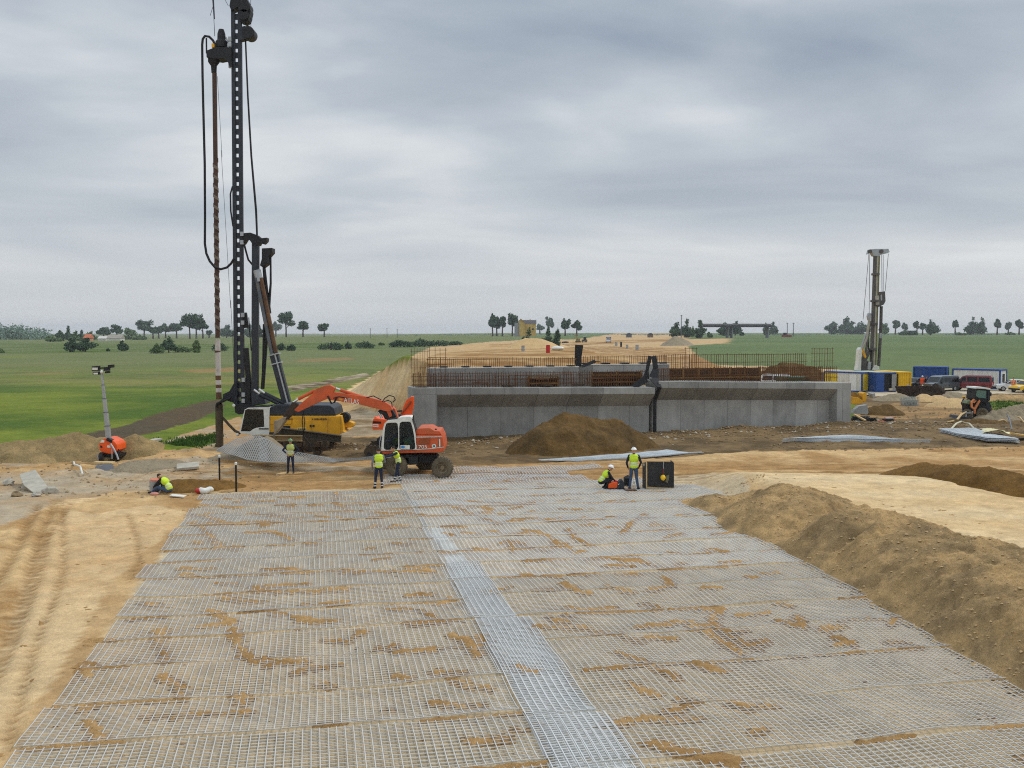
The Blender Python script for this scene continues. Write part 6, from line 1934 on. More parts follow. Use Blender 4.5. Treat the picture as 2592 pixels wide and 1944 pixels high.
root = thing('gas_cylinder', 'short red gas cylinder lying at the end of the grey green pipe', 'gas cylinder', p0)
mb = MB(); mb.lathe(p0 + Vector((-0.3, 0, 0.14)), (1, 0.3, 0), [(0, 0.02), (0.03, 0.11), (0.1, 0.14), (0.5, 0.14), (0.58, 0.1), (0.62, 0.04)], redm, 16); mb.build('bottle', root, smooth=0.6)
mb = MB(); mb.lathe(p0 + Vector((0.3, 0.17, 0.14)), (1, 0.3, 0), [(0, 0.035), (0.1, 0.035)], lgr, 10); mb.build('valve', root)
p0 = at7(1390, 1430)
root = thing('generator', 'dark generator with white cover, standing in the mud by the red cylinder', 'generator', p0)
mb = MB(); mb.box(p0 + Vector((0, 0, 0.22)), (0.75, 0.5, 0.34), blk); mb.build('housing', root, bevel=0.04)
mb = MB(); mb.box(p0 + Vector((0.1, 0, 0.45)), (0.6, 0.46, 0.12), wht); mb.build('cover', root, bevel=0.03)
mb = MB(); mb.tube([p0 + Vector((-0.4, -0.27, 0.05)), p0 + Vector((-0.4, -0.27, 0.5)), p0 + Vector((0.4, -0.27, 0.5)), p0 + Vector((0.4, -0.27, 0.05))], 0.02, redm, 6); mb.build('frame', root)
p0 = at7(1840, 1050)
root = thing('wire_cage', 'light grey wire cage standing on the sand in front of the yellow container', 'wire cage', p0)
cage = mat('pale_cage_wire', (176, 182, 176), 0.6, 0.2, 0.1, 3.0)
mb = MB()
for i in range(11):
    x = -0.75 + 0.15 * i
    for y in (-0.45, 0.45):
        mb.beam(p0 + Vector((x, y, 0)), p0 + Vector((x, y, 0.85)), 0.035, 0.035, cage)
for k in range(7):
    for y in (-0.45, 0.45):
        mb.beam(p0 + Vector((-0.77, y, 0.03 + k * 0.135)), p0 + Vector((0.77, y, 0.03 + k * 0.135)), 0.035, 0.035, cage)
mb.build('wire_sides', root)
mb = MB(); mb.box(p0 + Vector((0, 0, 0.3)), (1.3, 0.75, 0.5), greyb); mb.build('stone_fill', root, bevel=0.05)
p0 = at7(1990, 895)
root = thing('skip', 'dark rusty open skip in front of the black car', 'skip', p0)
rusty = mat('dark_rusty_skip', (58, 42, 32), 0.8, 0.1, 0.35, 1.5)
mb = MB(); mb.prism([p0 + Vector((x, -0.8, z)) for x, z in ((-1.6, 0.15), (1.6, 0.15), (2.1, 1.3), (1.9, 1.3), (1.5, 0.3), (-1.5, 0.3), (-1.9, 1.3), (-2.1, 1.3))], VY(1.6), rusty)
mb.prism([p0 + Vector((x, -0.86, z)) for x, z in ((-1.6, 0.15), (1.6, 0.15), (2.1, 1.3), (-2.1, 1.3))], VY(0.055), rusty)
mb.prism([p0 + Vector((x, 0.806, z)) for x, z in ((-1.6, 0.15), (1.6, 0.15), (2.1, 1.3), (-2.1, 1.3))], VY(0.055), rusty); mb.build('trough', root)
for x in (-1.0, 0, 1.0):
    mb = MB(); mb.beam(p0 + Vector((x, -0.9, 0.16)), p0 + Vector((x * 1.25, -0.9, 1.28)), 0.1, 0.08, rusty); mb.build('rib', root)
p0 = at6(300, 700)
heap('scrap_heap', [(p0.x - 1.5, p0.y + 0.8, 1.0, 1.3), (p0.x + 0.2, p0.y + 0.8, 1.55, 1.6), (p0.x + 1.6, p0.y + 0.6, 0.5, 1.2)], None, heap_mat('dark_scrap', (48, 38, 28), 3.0, 0.8), 'dark heap of soil and scrap in front of the dark grey van', 'heap', 0.12, 77, 0.35)
p0 = at6(520, 690)
heap('rubble_heap', [(p0.x - 1.0, p0.y, 0.6, 1.0), (p0.x + 1.2, p0.y + 0.3, 0.7, 1.1)], None, gray_soil, 'pale grey rubble heap between the vans and the loader tractor', 'heap', 0.12, 78, 0.25)
for i, (x, y, h_, w_2, m, lb) in enumerate(((120, 730, 0.7, 1.3, sand_soil, 'pointed small sand heap left of its twin, before the dark scrap heap'), (330, 735, 0.6, 1.2, sand_soil, 'pointed small sand heap right of its twin, before the dark scrap heap'),
                                          (620, 830, 0.9, 2.4, sand_soil, 'broad sand heap left of the worker by the loader tractor'))):
    p0 = at6(x, y)
    heap('sand_heap', [(p0.x - 0.3, p0.y, h_, w_2), (p0.x + 0.3, p0.y, h_, w_2)], None, m, lb, 'sand heap', 0.14, 80 + i, 0.1)
p0 = at7(1290, 1240)
heap('soil_heap', [(p0.x - 0.8, p0.y, 0.7, 1.2), (p0.x + 0.6, p0.y, 0.8, 1.3)], None, dark_soil, 'dark soil heap right of the concrete wing block', 'soil heap', 0.12, 90, 0.2)
p0 = at7(1440, 940)
heap('soil_heap', [(p0.x - 0.8, p0.y, 0.5, 1.2), (p0.x + 1.0, p0.y, 0.75, 1.5)], None, gray_soil, 'low greyish soil heap before the blue container', 'soil heap', 0.12, 91, 0.2)
p0 = at6(1400, 720)
heap('soil_heap', [(p0.x - 1.5, p0.y, 0.5, 1.3), (p0.x + 1.8, p0.y, 0.6, 1.6)], None, berm_soil, 'low brown soil heap right of the loader tractor cab', 'soil heap', 0.12, 92, 0.2)
p0 = at6(1000, 1090)
heap('soil_heap', [(p0.x - 1.6, p0.y, 0.25, 0.9), (p0.x, p0.y, 0.32, 1.0), (p0.x + 1.8, p0.y, 0.3, 1.0)], None, dark_soil, 'muddy heap just in front of the loader tractor wheels', 'soil heap', 0.1, 93, 0.2)
p0 = at6(1600, 1010)
heap('soil_heap', [(p0.x - 2.6, p0.y - 1.0, 0.5, 1.4), (p0.x, p0.y, 1.0, 1.8), (p0.x + 2.5, p0.y, 0.9, 1.8)], None, gray_soil, 'heap of clods and roots at the right edge, beyond the cream sheet', 'soil heap', 0.1, 94, 0.45, sub=1.6)
c0 = at7(1815, 780)
mb = MB(); mb.ball(c0 + Vector((0, 0, 0.4)), (0.45, 0.4, 0.5), blu_t); one('blue_bag', 'blue plastic bag of material at the corner of the deep yellow container', 'bag', mb, c0, smooth=1)

dgn = mat('dark_green_paint', (24, 70, 48), 0.6, 0, 0.2, 1.5)
h6 = hut('storage_container', 'dark green container half hidden behind the right abutment, left of the white van', 'container', onD(1990, 112), math.radians(5), 2.7, 3.0, 2.1, dgn, dgn, dgn, dgn)
heap('soil_heap', [(onD(1950, 134).x, 134, 2.6, 3.0), (onD(2000, 134).x, 134.5, 3.1, 3.2), (onD(2070, 134).x, 135, 2.4, 2.8)], None, dark_soil, 'dark soil heap behind the green container and the white van', 'soil heap', 0.25, 97, 0.4)
for i, (x, y, sp, hh_, ww_, lb) in enumerate(((120, 1040, 1.6, 0.85, 1.9, 'broad sandy hump at the far left edge beside the dirt strip'), (690, 1020, 1.5, 1.15, 1.9, 'sandy hump just left of the lighting tower'), (1270, 985, 0.6, 0.8, 1.2, 'small sandy hump just right of the lighting tower'))):
    c0 = onground(x * 0.2532, 900 + y * 0.2532)
    heap('sandy_hump', [(c0.x - sp, c0.y + 0.8, hh_ * 0.8, ww_), (c0.x + 0.2, c0.y + 0.8, hh_, ww_), (c0.x + sp, c0.y + 0.9, hh_ * 0.6, ww_)], None, heap_mat('hump_soil', (168, 142, 98), 7.0, 0.5, (140, 122, 84)), lb, 'hump', 0.1, 330 + i, 0.2)

# stacks of mesh sheets at the right
meshst = mat('stacked_mesh_steel', (198, 204, 206), 0.5, 0.1, 0.12, 1.0)


def mesh_stack(pts, h, label, sag=0.15):
    """a low pile of mesh sheets: four corner places on the ground"""
    P = [onground(x, y) for x, y in pts]
    root = thing('mesh_sheet_stack', label, 'mesh stack', P[0], 'stacks of spare mesh sheets')
    nl = 4
    for k in range(nl):
        z = 0.03 + h * k / nl
        L = []
        A, B, C, D = [np.array(q[:]) for q in P]
        rnd = random.Random(k + int(pts[0][0]))
        o = np.array([rnd.uniform(-0.08, 0.08), rnd.uniform(-0.08, 0.08), 0])
        n1 = max(6, int(np.linalg.norm(B - A) / 0.12)); n2 = max(6, int(np.linalg.norm(D - A) / 0.12))
        t = np.linspace(0, 1, 14)[:, None]
        def pt(f, g):
            base_ = A * (1 - f) * (1 - g) + B * f * (1 - g) + C * f * g + D * (1 - f) * g
            base_ = base_ + o
            base_[:, 2] = height(base_[:, 0], base_[:, 1]) * 0.5 + base_[:, 2] * 0.5 + z + sag * np.sin(f[:, 0] * 5 + pts[0][0]) * 0.4 if hasattr(f, 'shape') else base_[:, 2]
            return base_
        one_ = np.ones_like(t)
        for i in range(n2 + 1):
            L.append(pt(t, one_ * i / n2))
        for i in range(n1 + 1):
            L.append(pt(one_ * i / n1, t))
        ob = bars_object('mesh_sheet', L, 0.024, 0.02, meshst)
        ob.parent = root
        ob.location = Vector(ob.location) - Vector(root.location)
    # solid binding along the near edge
    return root


mesh_stack([(1980, 1122), (2190, 1118), (2356, 1121), (2130, 1112)], 0.26, 'flat stack of mesh sheets lying alone on the mud right of the wall end')
mesh_stack([(2378, 1096), (2500, 1122), (2580, 1125), (2470, 1095)], 0.34, 'flat stack of mesh sheets beside the cream sheet at the right edge')
mesh_stack([(1365, 1170), (1560, 1162), (1778, 1148), (1690, 1144)], 0.05, 'thin mesh sheets lying on the track beyond the two workers')
p0 = at6(1240, 1290)
mb = MB()
xs2, ys2 = np.meshgrid(np.linspace(-1.5, 1.5, 16), np.linspace(-1.2, 1.2, 14))
vs = [(p0.x + a * 0.75 + 0.2 * b, p0.y + b, p0.z + 0.25 + 0.25 * float(fbm(np.array([a]), np.array([b]), 0.9, 3, 500)[0]) + 0.15 * (1.2 - abs(a))) for a, b in zip(xs2.ravel(), ys2.ravel())]
fs = [(j * 16 + i, j * 16 + i + 1, (j + 1) * 16 + i + 1, (j + 1) * 16 + i) for j in range(13) for i in range(15)]
mb.add(vs, fs, cream)
o = one('crumpled_sheet', 'crumpled cream sheet lying beside the right hand mesh stack', 'sheet', mb, p0)
sd_ = o.modifiers.new('thickness', 'SOLIDIFY'); sd_.thickness = 0.03
p0 = at6(1690, 1350)
mb = MB(); mb.box(p0 + Vector((0.5, 0, 0.2)), (2.0, 1.2, 0.12), mat('tan_board', (206, 168, 96), 0.8, 0, 0.15, 2.0), Matrix.Rotation(0.15, 3, 'Y')); one('tan_board', 'tan board lying at the right edge of the picture beyond the mesh stack', 'board', mb, bevel=0.01)
mb = MB(); mb.tube([at6(560, 1210) + Vector((0, 0, 0.1)), at6(640, 1165) + Vector((0, 0, 0.3)), at6(760, 1150) + Vector((0, 0.4, 0.35)), at6(870, 1170) + Vector((0, 0.2, 0.3)), at6(930, 1205) + Vector((0, 0, 0.1)), at6(1110, 1210) + Vector((0, 0, 0.1))], 0.07, mat('pale_hose', (200, 194, 168), 0.7), 8); one('pale_hose', 'pale hose bent in a bow behind the right hand mesh stack', 'hose', mb, smooth=0.9)
mb = MB(); mb.tube([at6(495, 1100) + Vector((0, 0, 0.15)), at6(640, 1095) + Vector((0, 0, 0.2)), at6(720, 1050) + Vector((0, 0, 0.5)), at6(800, 1025) + Vector((0, 0, 0.6))], [0.05, 0.09, 0.09, 0.05], wood_p, 6); one('peeled_branch', 'pale peeled branch lying in the mud before the loader bucket', 'branch', mb, smooth=0.9)
for i, (a, b) in enumerate((((1320, 1160), (1470, 1155)), ((1600, 1080), (1736, 1150)), ((1460, 1040), (1540, 1280)))):
    mb = MB(); q0, q1 = at6(*a) + Vector((0, 0, 0.5)), at6(*b) + Vector((0, 0, 0.35)); mb.tube([q0, (q0 + q1) / 2 + Vector((0, 0, 0.15)), q1], [0.04, 0.07, 0.04], wood_p if i < 2 else mgr, 6)
    one('branch', ['short pale branch on the clod heap at the right', 'long pale branch running off the right edge over the clod heap', 'grey stick leaning on the clod heap at the right'][i], 'branch', mb, smooth=0.9)

# crate with hanging helmet, plate compactor, steel plate
S = Reg(1450, 1100, 0.15823, 45.3)
ply = mat('black_film_plywood', (40, 40, 42), 0.55, 0, 0.25, 2.5, dirt=0.12)
zc_ = onD(1670, 45.3).z
root = thing('plywood_crate', 'dark plywood crate on a pallet at the far end of the mesh', 'crate', onD(1670, 45.3))
mb = MB(); poly(S, [(1190, 835), (1610, 850), (1605, 435), (1188, 432)], 0.0, 0.06, ply, mb); mb.build('front_panel', root, bevel=0.006)
mb = MB(); mb.hexa([S(1112, 868, 0.55), S(1172, 880, 0.02), S(1172, 880, 0.08), S(1120, 868, 0.6)], [S(1112, 452, 0.55), S(1172, 440, 0.02), S(1172, 440, 0.08), S(1120, 452, 0.6)], ply); mb.build('side_panel', root, bevel=0.004)
mb = MB(); poly(S, [(1190, 840), (1610, 850), (1610, 440), (1190, 436)], 0.75, 0.8, ply, mb); mb.build('back_panel', root)
mb = MB(); poly(S, [(1606, 850), (1618, 850), (1618, 460), (1606, 440)], 0.0, 0.8, ply, mb); mb.build('side_panel', root)
mb = MB(); poly(S, [(1172, 880), (1190, 880), (1190, 450), (1172, 450)], -0.01, 0.05, wood_p, mb); mb.build('corner_batten', root)
mb = MB(); poly(S, [(1190, 845), (1620, 855), (1620, 870), (1190, 865)], -0.05, 0.85, wood_p, mb); pal = mb.build('pallet_deck', root)
for x in (1195, 1385, 1570):
    mb = MB(); poly(S, [(x, 895), (x + 45, 895), (x + 45, 868), (x, 866)], -0.04, 0.84, wood_p, mb); mb.build('pallet_block', root)
mb = MB(); mb.tube([S(1450, 430, -0.03), S(1452, 545, -0.03)], 0.02, lgr, 6); mb.build('strap', root)
mb = MB(); mb.box(S(1140, 482, 0.25), (0.06, 0.02, 0.12), txt_w); mb.build('label_plate', root)
hp = S(1442, 690, -0.14)
root = thing('safety_helmet', 'yellow safety helmet hanging on the dark plywood crate', 'helmet', hp)
hy = mat('helmet_yellow', (244, 196, 30), 0.35, 0, 0.05, 3.0)
mb = MB(); mb.ball(hp, (0.115, 0.14, 0.14), hy, 16, 10, 0.55, Matrix.Rotation(math.radians(62), 3, 'X') @ Matrix.Rotation(0.3, 3, 'Y')); mb.build('shell', root, smooth=1)
mb = MB(); mb.tube([hp + Vector((0.02, 0.05, 0.1)), S(1452, 545, -0.04)], 0.008, redm, 5); mb.build('chin_strap', root)
cl = MB(); cl.prism([S(x, y, -0.06) for x, y in ((1500, 650), (1545, 640), (1540, 700), (1520, 775), (1480, 760), (1490, 700))], VY(0.03), mat('grey_green_cloth', (112, 110, 84), 0.9, 0, 0.2, 4.0)); one('work_glove', 'greyish cloth glove hanging beside the yellow helmet on the crate', 'glove', cl, S(1510, 650), bevel=0.008)
root = thing('plate_compactor', 'red and grey machine on the mesh in front of the crouching worker', 'compactor', onD(1560, 45.4))
mb = MB(); poly(S, [(565, 870), (575, 790), (650, 765), (720, 770), (720, 830), (700, 870)], -0.2, 0.25, org2, mb); mb.build('engine_cover', root, bevel=0.04)
mb = MB(); poly(S, [(640, 775), (690, 735), (720, 745), (720, 785)], -0.1, 0.15, redm, mb); mb.build('fuel_tank', root, bevel=0.03)
mb = MB(); poly(S, [(700, 870), (720, 770), (770, 725), (800, 730), (830, 810), (820, 865)], -0.22, 0.25, dgr, mb); mb.build('housing', root, bevel=0.05)
mb = MB(); poly(S, [(545, 888), (560, 862), (830, 862), (835, 882), (800, 890)], -0.25, 0.3, blk, mb); mb.build('base_plate', root, bevel=0.01)
mb = MB(); mb.tube([S(780, 735, 0), S(785, 700, 0), S(800, 740, 0)], 0.02, lgr, 6); mb.build('handle', root)
mb = MB(); poly(S, [(720, 800), (745, 780), (750, 770), (735, 805)], -0.24, -0.2, wht, mb); mb.build('white_cap', root)
mb = MB(); mb.tube([onD(1589, 46.2) + Vector((0, 0, 0.02)), onD(1589, 46.2) + Vector((0, 0, 0.42)), onD(1594, 46.2) + Vector((0, 0, 0.52))], [0.17, 0.17, 0.06], blk, 12)
jr = one('black_canister', 'black canister standing on the mesh behind the legs of the standing worker', 'canister', mb, smooth=0.5)
mb = MB(); mb.ball(onD(1607, 46.0) + Vector((0, 0, 0.24)), (0.045, 0.045, 0.09), wht); one('white_bottle', 'small white bottle beside the black canister', 'bottle', mb, smooth=1)
c0 = onD(1598, 44.6)
mb = MB(); mb.box(c0 + Vector((0, 0, 0.07)), (0.5, 0.35, 0.07), brown_m, Matrix.Rotation(0.2, 3, 'Z')); one('steel_plate', 'rusty steel plate on the mesh at the feet of the standing worker', 'steel plate', mb, bevel=0.006)

# left side bits
Lz = Reg(0, 900, 0.2532, 46)
def atL(x, y):
    return onground(x * 0.2532, 900 + y * 0.2532)
A_, B_, C_2, D_ = atL(215, 1290) + Vector((0, 0, 0.35)), atL(360, 1330) + Vector((0.9, -0.6, 0.0)), atL(400, 1270) + Vector((0, 0, 0.75)), atL(230, 1240) + Vector((0, 0, 0.95))
q = [PD(190 * .2532, 900 + 1185 * .2532, 46.4), PD(350 * .2532, 900 + 1138 * .2532, 46.8), PD(500 * .2532, 900 + 1340 * .2532, 44.0), PD(340 * .2532, 900 + 1375 * .2532, 43.6), PD(235 * .2532, 900 + 1295 * .2532, 44.6)]
mb = MB(); n_ = Vector((0.10, 0.2, -0.3)); mb.prism(q, n_, slabm)
one('concrete_slab', 'large broken concrete slab tilted on the rubble at the left edge', 'concrete slab', mb, bevel=0.03)
for i, (x, y, sx_, sy_, sz_) in enumerate(((500, 1375, 0.75, 0.5, 0.3), (170, 1410, 0.5, 0.4, 0.22), (370, 1410, 0.45, 0.4, 0.2), (265, 1330, 0.5, 0.4, 0.35), (90, 1290, 0.5, 0.5, 0.3))):
    c0 = atL(x, y)
    mb = MB(); mb.ball(c0 + Vector((0, 0, sz_ * 0.35)), (sx_ * 0.5, sy_ * 0.5, sz_ * 0.6), slabm if i != 1 else mat('brown_boulder', (140, 120, 90), 0.95, 0, 0.25, 3.0, 0.4), 9, 6)
    rn = random.Random(i); mb.v = [(a + rn.uniform(-.06, .06), b + rn.uniform(-.06, .06), c_ + rn.uniform(-.05, .05)) for a, b, c_ in mb.v]
    one('rubble_block', ['pale concrete lump at the lower end of the tilted slab', 'brown boulder below the tilted slab at the left edge', 'small concrete chunk right below the tilted slab', 'concrete chunk against the left side of the tilted slab', 'pale block on the gravel left of the tilted slab'][i], 'rubble', mb)
q = [PD(960 * .2532, 900 + 1090 * .2532, 53.2), PD(1125 * .2532, 900 + 1080 * .2532, 53.4), PD(1150 * .2532, 900 + 1165 * .2532, 51.3), PD(935 * .2532, 900 + 1185 * .2532, 51.0)]
mb = MB(); mb.prism(q, Vector((0, 0.1, -0.25)), mat('dark_slate_slab', (92, 94, 96), 0.8, 0, 0.2, 2.0, 0.2)); one('dark_slab', 'dark grey slab leaning below the lighting tower trailer', 'slab', mb, bevel=0.01)
mb = MB(); mb.beam(PD(945 * .2532, 900 + 1068 * .2532, 53.6), PD(1135 * .2532, 900 + 1072 * .2532, 53.6), 0.5, 0.09, wood_p); one('pale_board', 'pale board lying on top of the dark slab under the lighting tower', 'board', mb)
hz = Vector((0, 0, 0.12))
mb = MB(); mb.tube([atL(738, 1085) + hz, atL(745, 1125) + hz * 1.5, atL(770, 1140) + hz * 2, atL(805, 1160) + hz * 2.2, atL(825, 1210) + hz], 0.05, wht, 8); one('white_pipe', 'bent white plastic pipe lying on the rubble left of the dark slab', 'pipe', mb, smooth=0.9)
mb = MB(); mb.tube([atL(1185, 1100) + hz, atL(1260, 1145) + hz], 0.035, wood_p, 6); one('thin_stick', 'thin pale stick on the rubble right of the dark slab', 'stick', mb)
mb = MB(); mb.tube([atL(835, 1165) + hz, atL(880, 1200) + hz], 0.03, wood_p, 6); one('thin_stick', 'thin pale stick right beside the bent white pipe', 'stick', mb)
for i, (x0, y0, x1, y1) in enumerate(((1345, 935, 1590, 880), (1390, 950, 1560, 915))):
    mb = MB(); mb.beam(atL(x0, y0) + Vector((0, 0, 0.25)), atL(x1, y1) + Vector((0, 0, 0.3)), 0.5, 0.12, slabm); one('kerb_slab', ['upper grey slab of the pair beside the meadow strip', 'lower grey slab of the pair beside the meadow strip'][i], 'slab', mb, bevel=0.01)
c0 = atL(1860, 1150)
mb = MB(); mb.box(c0 + Vector((0, 0.3, 0.16)), (1.1, 0.8, 0.14), slabm, Matrix.Rotation(0.2, 3, 'X') @ Matrix.Rotation(0.3, 3, 'Z')); one('pale_slab', 'pale flat slab on the rubble left of the marker posts', 'slab', mb, bevel=0.02)
for i, (x, y, h_) in enumerate(((2196, 1262, 1.25), (2330, 1345, 1.2))):
    c0 = onground(*( (556, 1222) if i == 0 else (598, 1245)))
    root = thing('marker_post', ['black marker post with white cap, farther one of the pair', 'black marker post with white cap, nearer one of the pair'][i], 'post', c0, 'marker posts at the corner of the mesh')
    ht = 1.22
    mb = MB(); mb.tube([c0 - Vector((0, 0, 0.1)), c0 + Vector((0.0, 0, ht))], 0.045, blk, 8); mb.build('post', root)
    mb = MB(); mb.lathe(c0 + Vector((0, 0, ht)), (0, 0, 1), [(0, 0.055), (0.1, 0.06), (0.13, 0.03)], wht, 10); mb.build('cap', root)
c0 = atL(1552, 1368)
root = thing('concrete_drum', 'grey concrete drum with an orange rim beside the sitting worker', 'drum', c0)
mb = MB(); mb.lathe(c0, (0, 0, 1), [(0, 0.24), (0.55, 0.24), (0.56, 0.2)], greyb, 18); mb.build('shell', root, smooth=0.5)
mb = MB(); mb.lathe(c0 + Vector((0, 0, 0.555)), (0, 0, 1), [(0, 0.22), (0.035, 0.21)], org2, 18); mb.build('rim', root)
c0 = atL(1612, 1362)
mb = MB(); mb.box(c0 + Vector((0, 0, 0.28)), (0.2, 0.26, 0.56), dgr); one('dark_toolbox', 'dark upright toolbox between the concrete drum and the sitting worker', 'toolbox', mb, bevel=0.03)
c0 = atL(1780, 1412)
mb = MB(); mb.box(c0 + Vector((0, 0, 0.05)), (0.62, 0.4, 0.04), wht, Matrix.Rotation(0.1, 3, 'Y')); one('white_board', 'white board lying on the sand in front of the sitting worker', 'board', mb, bevel=0.006)
c0 = atL(1545, 1395)
mb = MB(); mb.ball(c0 + Vector((0, 0, 0.06)), (0.2, 0.14, 0.08), mat('pink_cloth', (214, 150, 134), 0.9)); one('pink_cloth', 'crumpled pink cloth at the foot of the concrete drum', 'cloth', mb, smooth=1)
c0 = atL(2030, 1378)
root = thing('plastic_bag', 'white plastic bag with red print at the left corner of the mesh', 'bag', c0)
mb = MB(); mb.ball(c0 + Vector((0.1, 0, 0.13)), (0.36, 0.22, 0.16), wht, 12, 8); mb.v = [(x + 0.05 * math.sin(9 * z + 5 * y), y, z + 0.05 * math.sin(11 * x + 7 * y)) for x, y, z in mb.v]; mb.build('bag_body', root, smooth=1)
mb = MB(); mb.ball(c0 + Vector((-0.18, -0.06, 0.13)), (0.17, 0.16, 0.12), redm, 10, 7); mb.build('red_fold', root, smooth=1)
for i, (x, y, hh_, ww_, m, lb) in enumerate(((1900, 1330, 0.45, 1.2, brown_soil, 'fresh brown soil mound between the sitting worker and the white bag'), (2110, 1310, 0.3, 0.9, brown_soil, 'small brown mound at the foot of the farther marker post'),
                                             (1490, 1120, 0.45, 1.6, gray_soil, 'grey soil mound between the lighting tower and the sitting worker'))):
    c0 = atL(x, y)
    heap('soil_mound', [(c0.x - 0.5, c0.y, hh_, ww_), (c0.x + 0.6, c0.y + 0.2, hh_ * 0.8, ww_)], None, m, lb, 'soil mound', 0.08, 300 + i, 0.1)

# the mesh sheet that the crew is pulling off its heap
heap('gravel_mound', [(-16.2, 56.6, 0.4, 1.2), (-14.9, 56.5, 1.1, 1.5), (-14.0, 56.3, 1.25, 1.4), (-12.6, 55.6, 0.3, 1.1)], None, gray_soil, 'grey mound below the draped mesh sheet, in front of the rig cab', 'mound', 0.1, 310, 0.15)
Em = Reg(540, 940, 0.2893, 56)
topx = [(25, 690), (120, 635), (210, 588), (300, 566), (400, 563), (470, 590), (560, 650), (640, 695), (760, 712), (900, 738), (1030, 760), (1150, 768), (1350, 758), (1560, 742)]
botx = [(30, 700), (120, 722), (210, 742), (300, 775), (400, 790), (470, 795), (560, 800), (640, 800), (760, 800), (900, 802), (1030, 800), (1150, 782), (1350, 774), (1550, 756)]
tY = [55, 55.6, 56, 56.2, 56.2, 56, 55.4, 54.6, 53.6, 52.6, 51.6, 50.6, 49.4, 48.4]
bY = [54.6, 54, 53.6, 53.0, 52.6, 52.4, 52.2, 52, 51.6, 51.2, 50.6, 50, 49, 48.2]
tp_ = np.array([Em(x, y, d - 56)[:] for (x, y), d in zip(topx, tY)]); bp_ = np.array([Em(x, y, d - 56)[:] for (x, y), d in zip(botx, bY)])
fi = np.linspace(0, 13, 150)
TT = np.stack([np.interp(fi, np.arange(14), tp_[:, k]) for k in range(3)], 1); BB = np.stack([np.interp(fi, np.arange(14), bp_[:, k]) for k in range(3)], 1)
L = []
sg = lambda g: g
for g in np.linspace(0, 1, 17):
    q = TT * (1 - g) + BB * g
    q[:, 2] += 0.1 * np.sin(g * math.pi) * np.sin(fi * 2.2)
    q[:, 2] = np.maximum(q[:, 2], height(q[:, 0], q[:, 1]) + 0.03)
    L.append(q)
M_ = np.array(L)
L = [L[0], L[-1]]
gs = np.linspace(0, 1, 17)
for k in range(-14, 164, 2):                      # diamond weave: bars run both ways across the sheet
    for sl in (-12.0, 12.0):
        c_ = k + sl * (gs - 0.5)
        ok = (c_ >= 0) & (c_ <= 149)
        if ok.sum() > 3:
            L.append(np.stack([np.array([np.interp(c, np.arange(150), M_[j, :, q_]) for j, c in zip(np.nonzero(ok)[0], c_[ok])]) for q_ in range(3)], 1))
sh = bars_object('draped_mesh_sheet', L, 0.014, 0.018, mat('mesh_wire_dull', (150, 150, 146), 0.6, 0.0, 0.15, 2.0))
tag(sh, 'long mesh sheet draped over a mound and stretched to the two workers at the excavator', 'wire mesh')

# stones and clods scattered over the worked ground
def stones(name, n, pick, m, smin, smax, seed, label):
    r = np.random.default_rng(seed)
    base = np.array([(1, 0, 0), (-.9, .2, 0), (0, 1, .1), (.1, -1, 0), (0, 0, .8), (0, .1, -.6)], float)
    F8 = np.array([(0, 2, 4), (2, 1, 4), (1, 3, 4), (3, 0, 4), (2, 0, 5), (1, 2, 5), (3, 1, 5), (0, 3, 5)])
    V, Fc = [], []
    for i in range(n):
        x, y = pick(r)
        s = smin + (smax - smin) * r.random() ** 2.5
        a = r.random() * 6.28
        b = base * r.uniform(0.6, 1.3, base.shape) * s * np.array([1, 0.8, 0.7])
        b = np.stack([b[:, 0] * math.cos(a) - b[:, 1] * math.sin(a), b[:, 0] * math.sin(a) + b[:, 1] * math.cos(a), b[:, 2]], 1)
        V.append(b + [x, y, 0]); Fc.append(F8 + i * 6)
    V = np.concatenate(V); Fc = np.concatenate(Fc)
    ctr = V.reshape(-1, 6, 3).mean(1)
    V[:, 2] += np.repeat(height(ctr[:, 0], ctr[:, 1]), 6) + 0.02
    me = bpy.data.meshes.new(name)
    me.from_pydata(V.tolist(), [], Fc.tolist())
    me.materials.append(m)
    o = bpy.data.objects.new(name, me); COL.objects.link(o)
    return tag(o, label, 'stones', kind='stuff')


def pick_wall(r):
    u = r.uniform(-6, 44); v = -min(abs(r.normal(0, 2.8)), 7.5) - 0.1
    q = W(u, v, 0)
    return q.x, q.y


def pick_left(r):
    y = r.uniform(42.5, 58); return r.uniform(-30, -10.5) * y / 48, y


def pick_right(r):
    y = r.uniform(60, 100); return r.uniform(20, 50) * y / 76, y


def pick_edge(r):
    k = r.integers(0, len(BERM_FOOT) - 1); f = r.random()
    a, b = BERM_FOOT[k], BERM_FOOT[k + 1]
    return a[0] + (b[0] - a[0]) * f + abs(r.normal(0, 0.35)) - 0.25, a[1] + (b[1] - a[1]) * f


cl_m = heap_mat('clods', (146, 122, 88), 5.0, 0.4)
st_m = mat('pale_stones', (176, 166, 146), 0.9, 0, 0.3, 1.0)
stones('soil_clods', 2600, pick_wall, cl_m, 0.03, 0.17, 1, 'clods of mud along the foot of the concrete wall')
stones('scattered_stones', 350, pick_wall, st_m, 0.04, 0.2, 2, 'pale stones scattered along the concrete wall')
stones('rubble_stones', 800, pick_left, heap_mat('grey_clods', (168, 148, 116), 5.0, 0.4), 0.02, 0.13, 3, 'small rubble on the rough ground at the left')
stones('soil_clods', 2200, pick_right, cl_m, 0.03, 0.17, 4, 'clods of mud over the rough ground at the right')
stones('edge_stones', 1500, pick_edge, heap_mat('berm_clods', (196, 168, 124), 5.0, 0.3), 0.02, 0.09, 5, 'small clods rolled down to the foot of the berm')

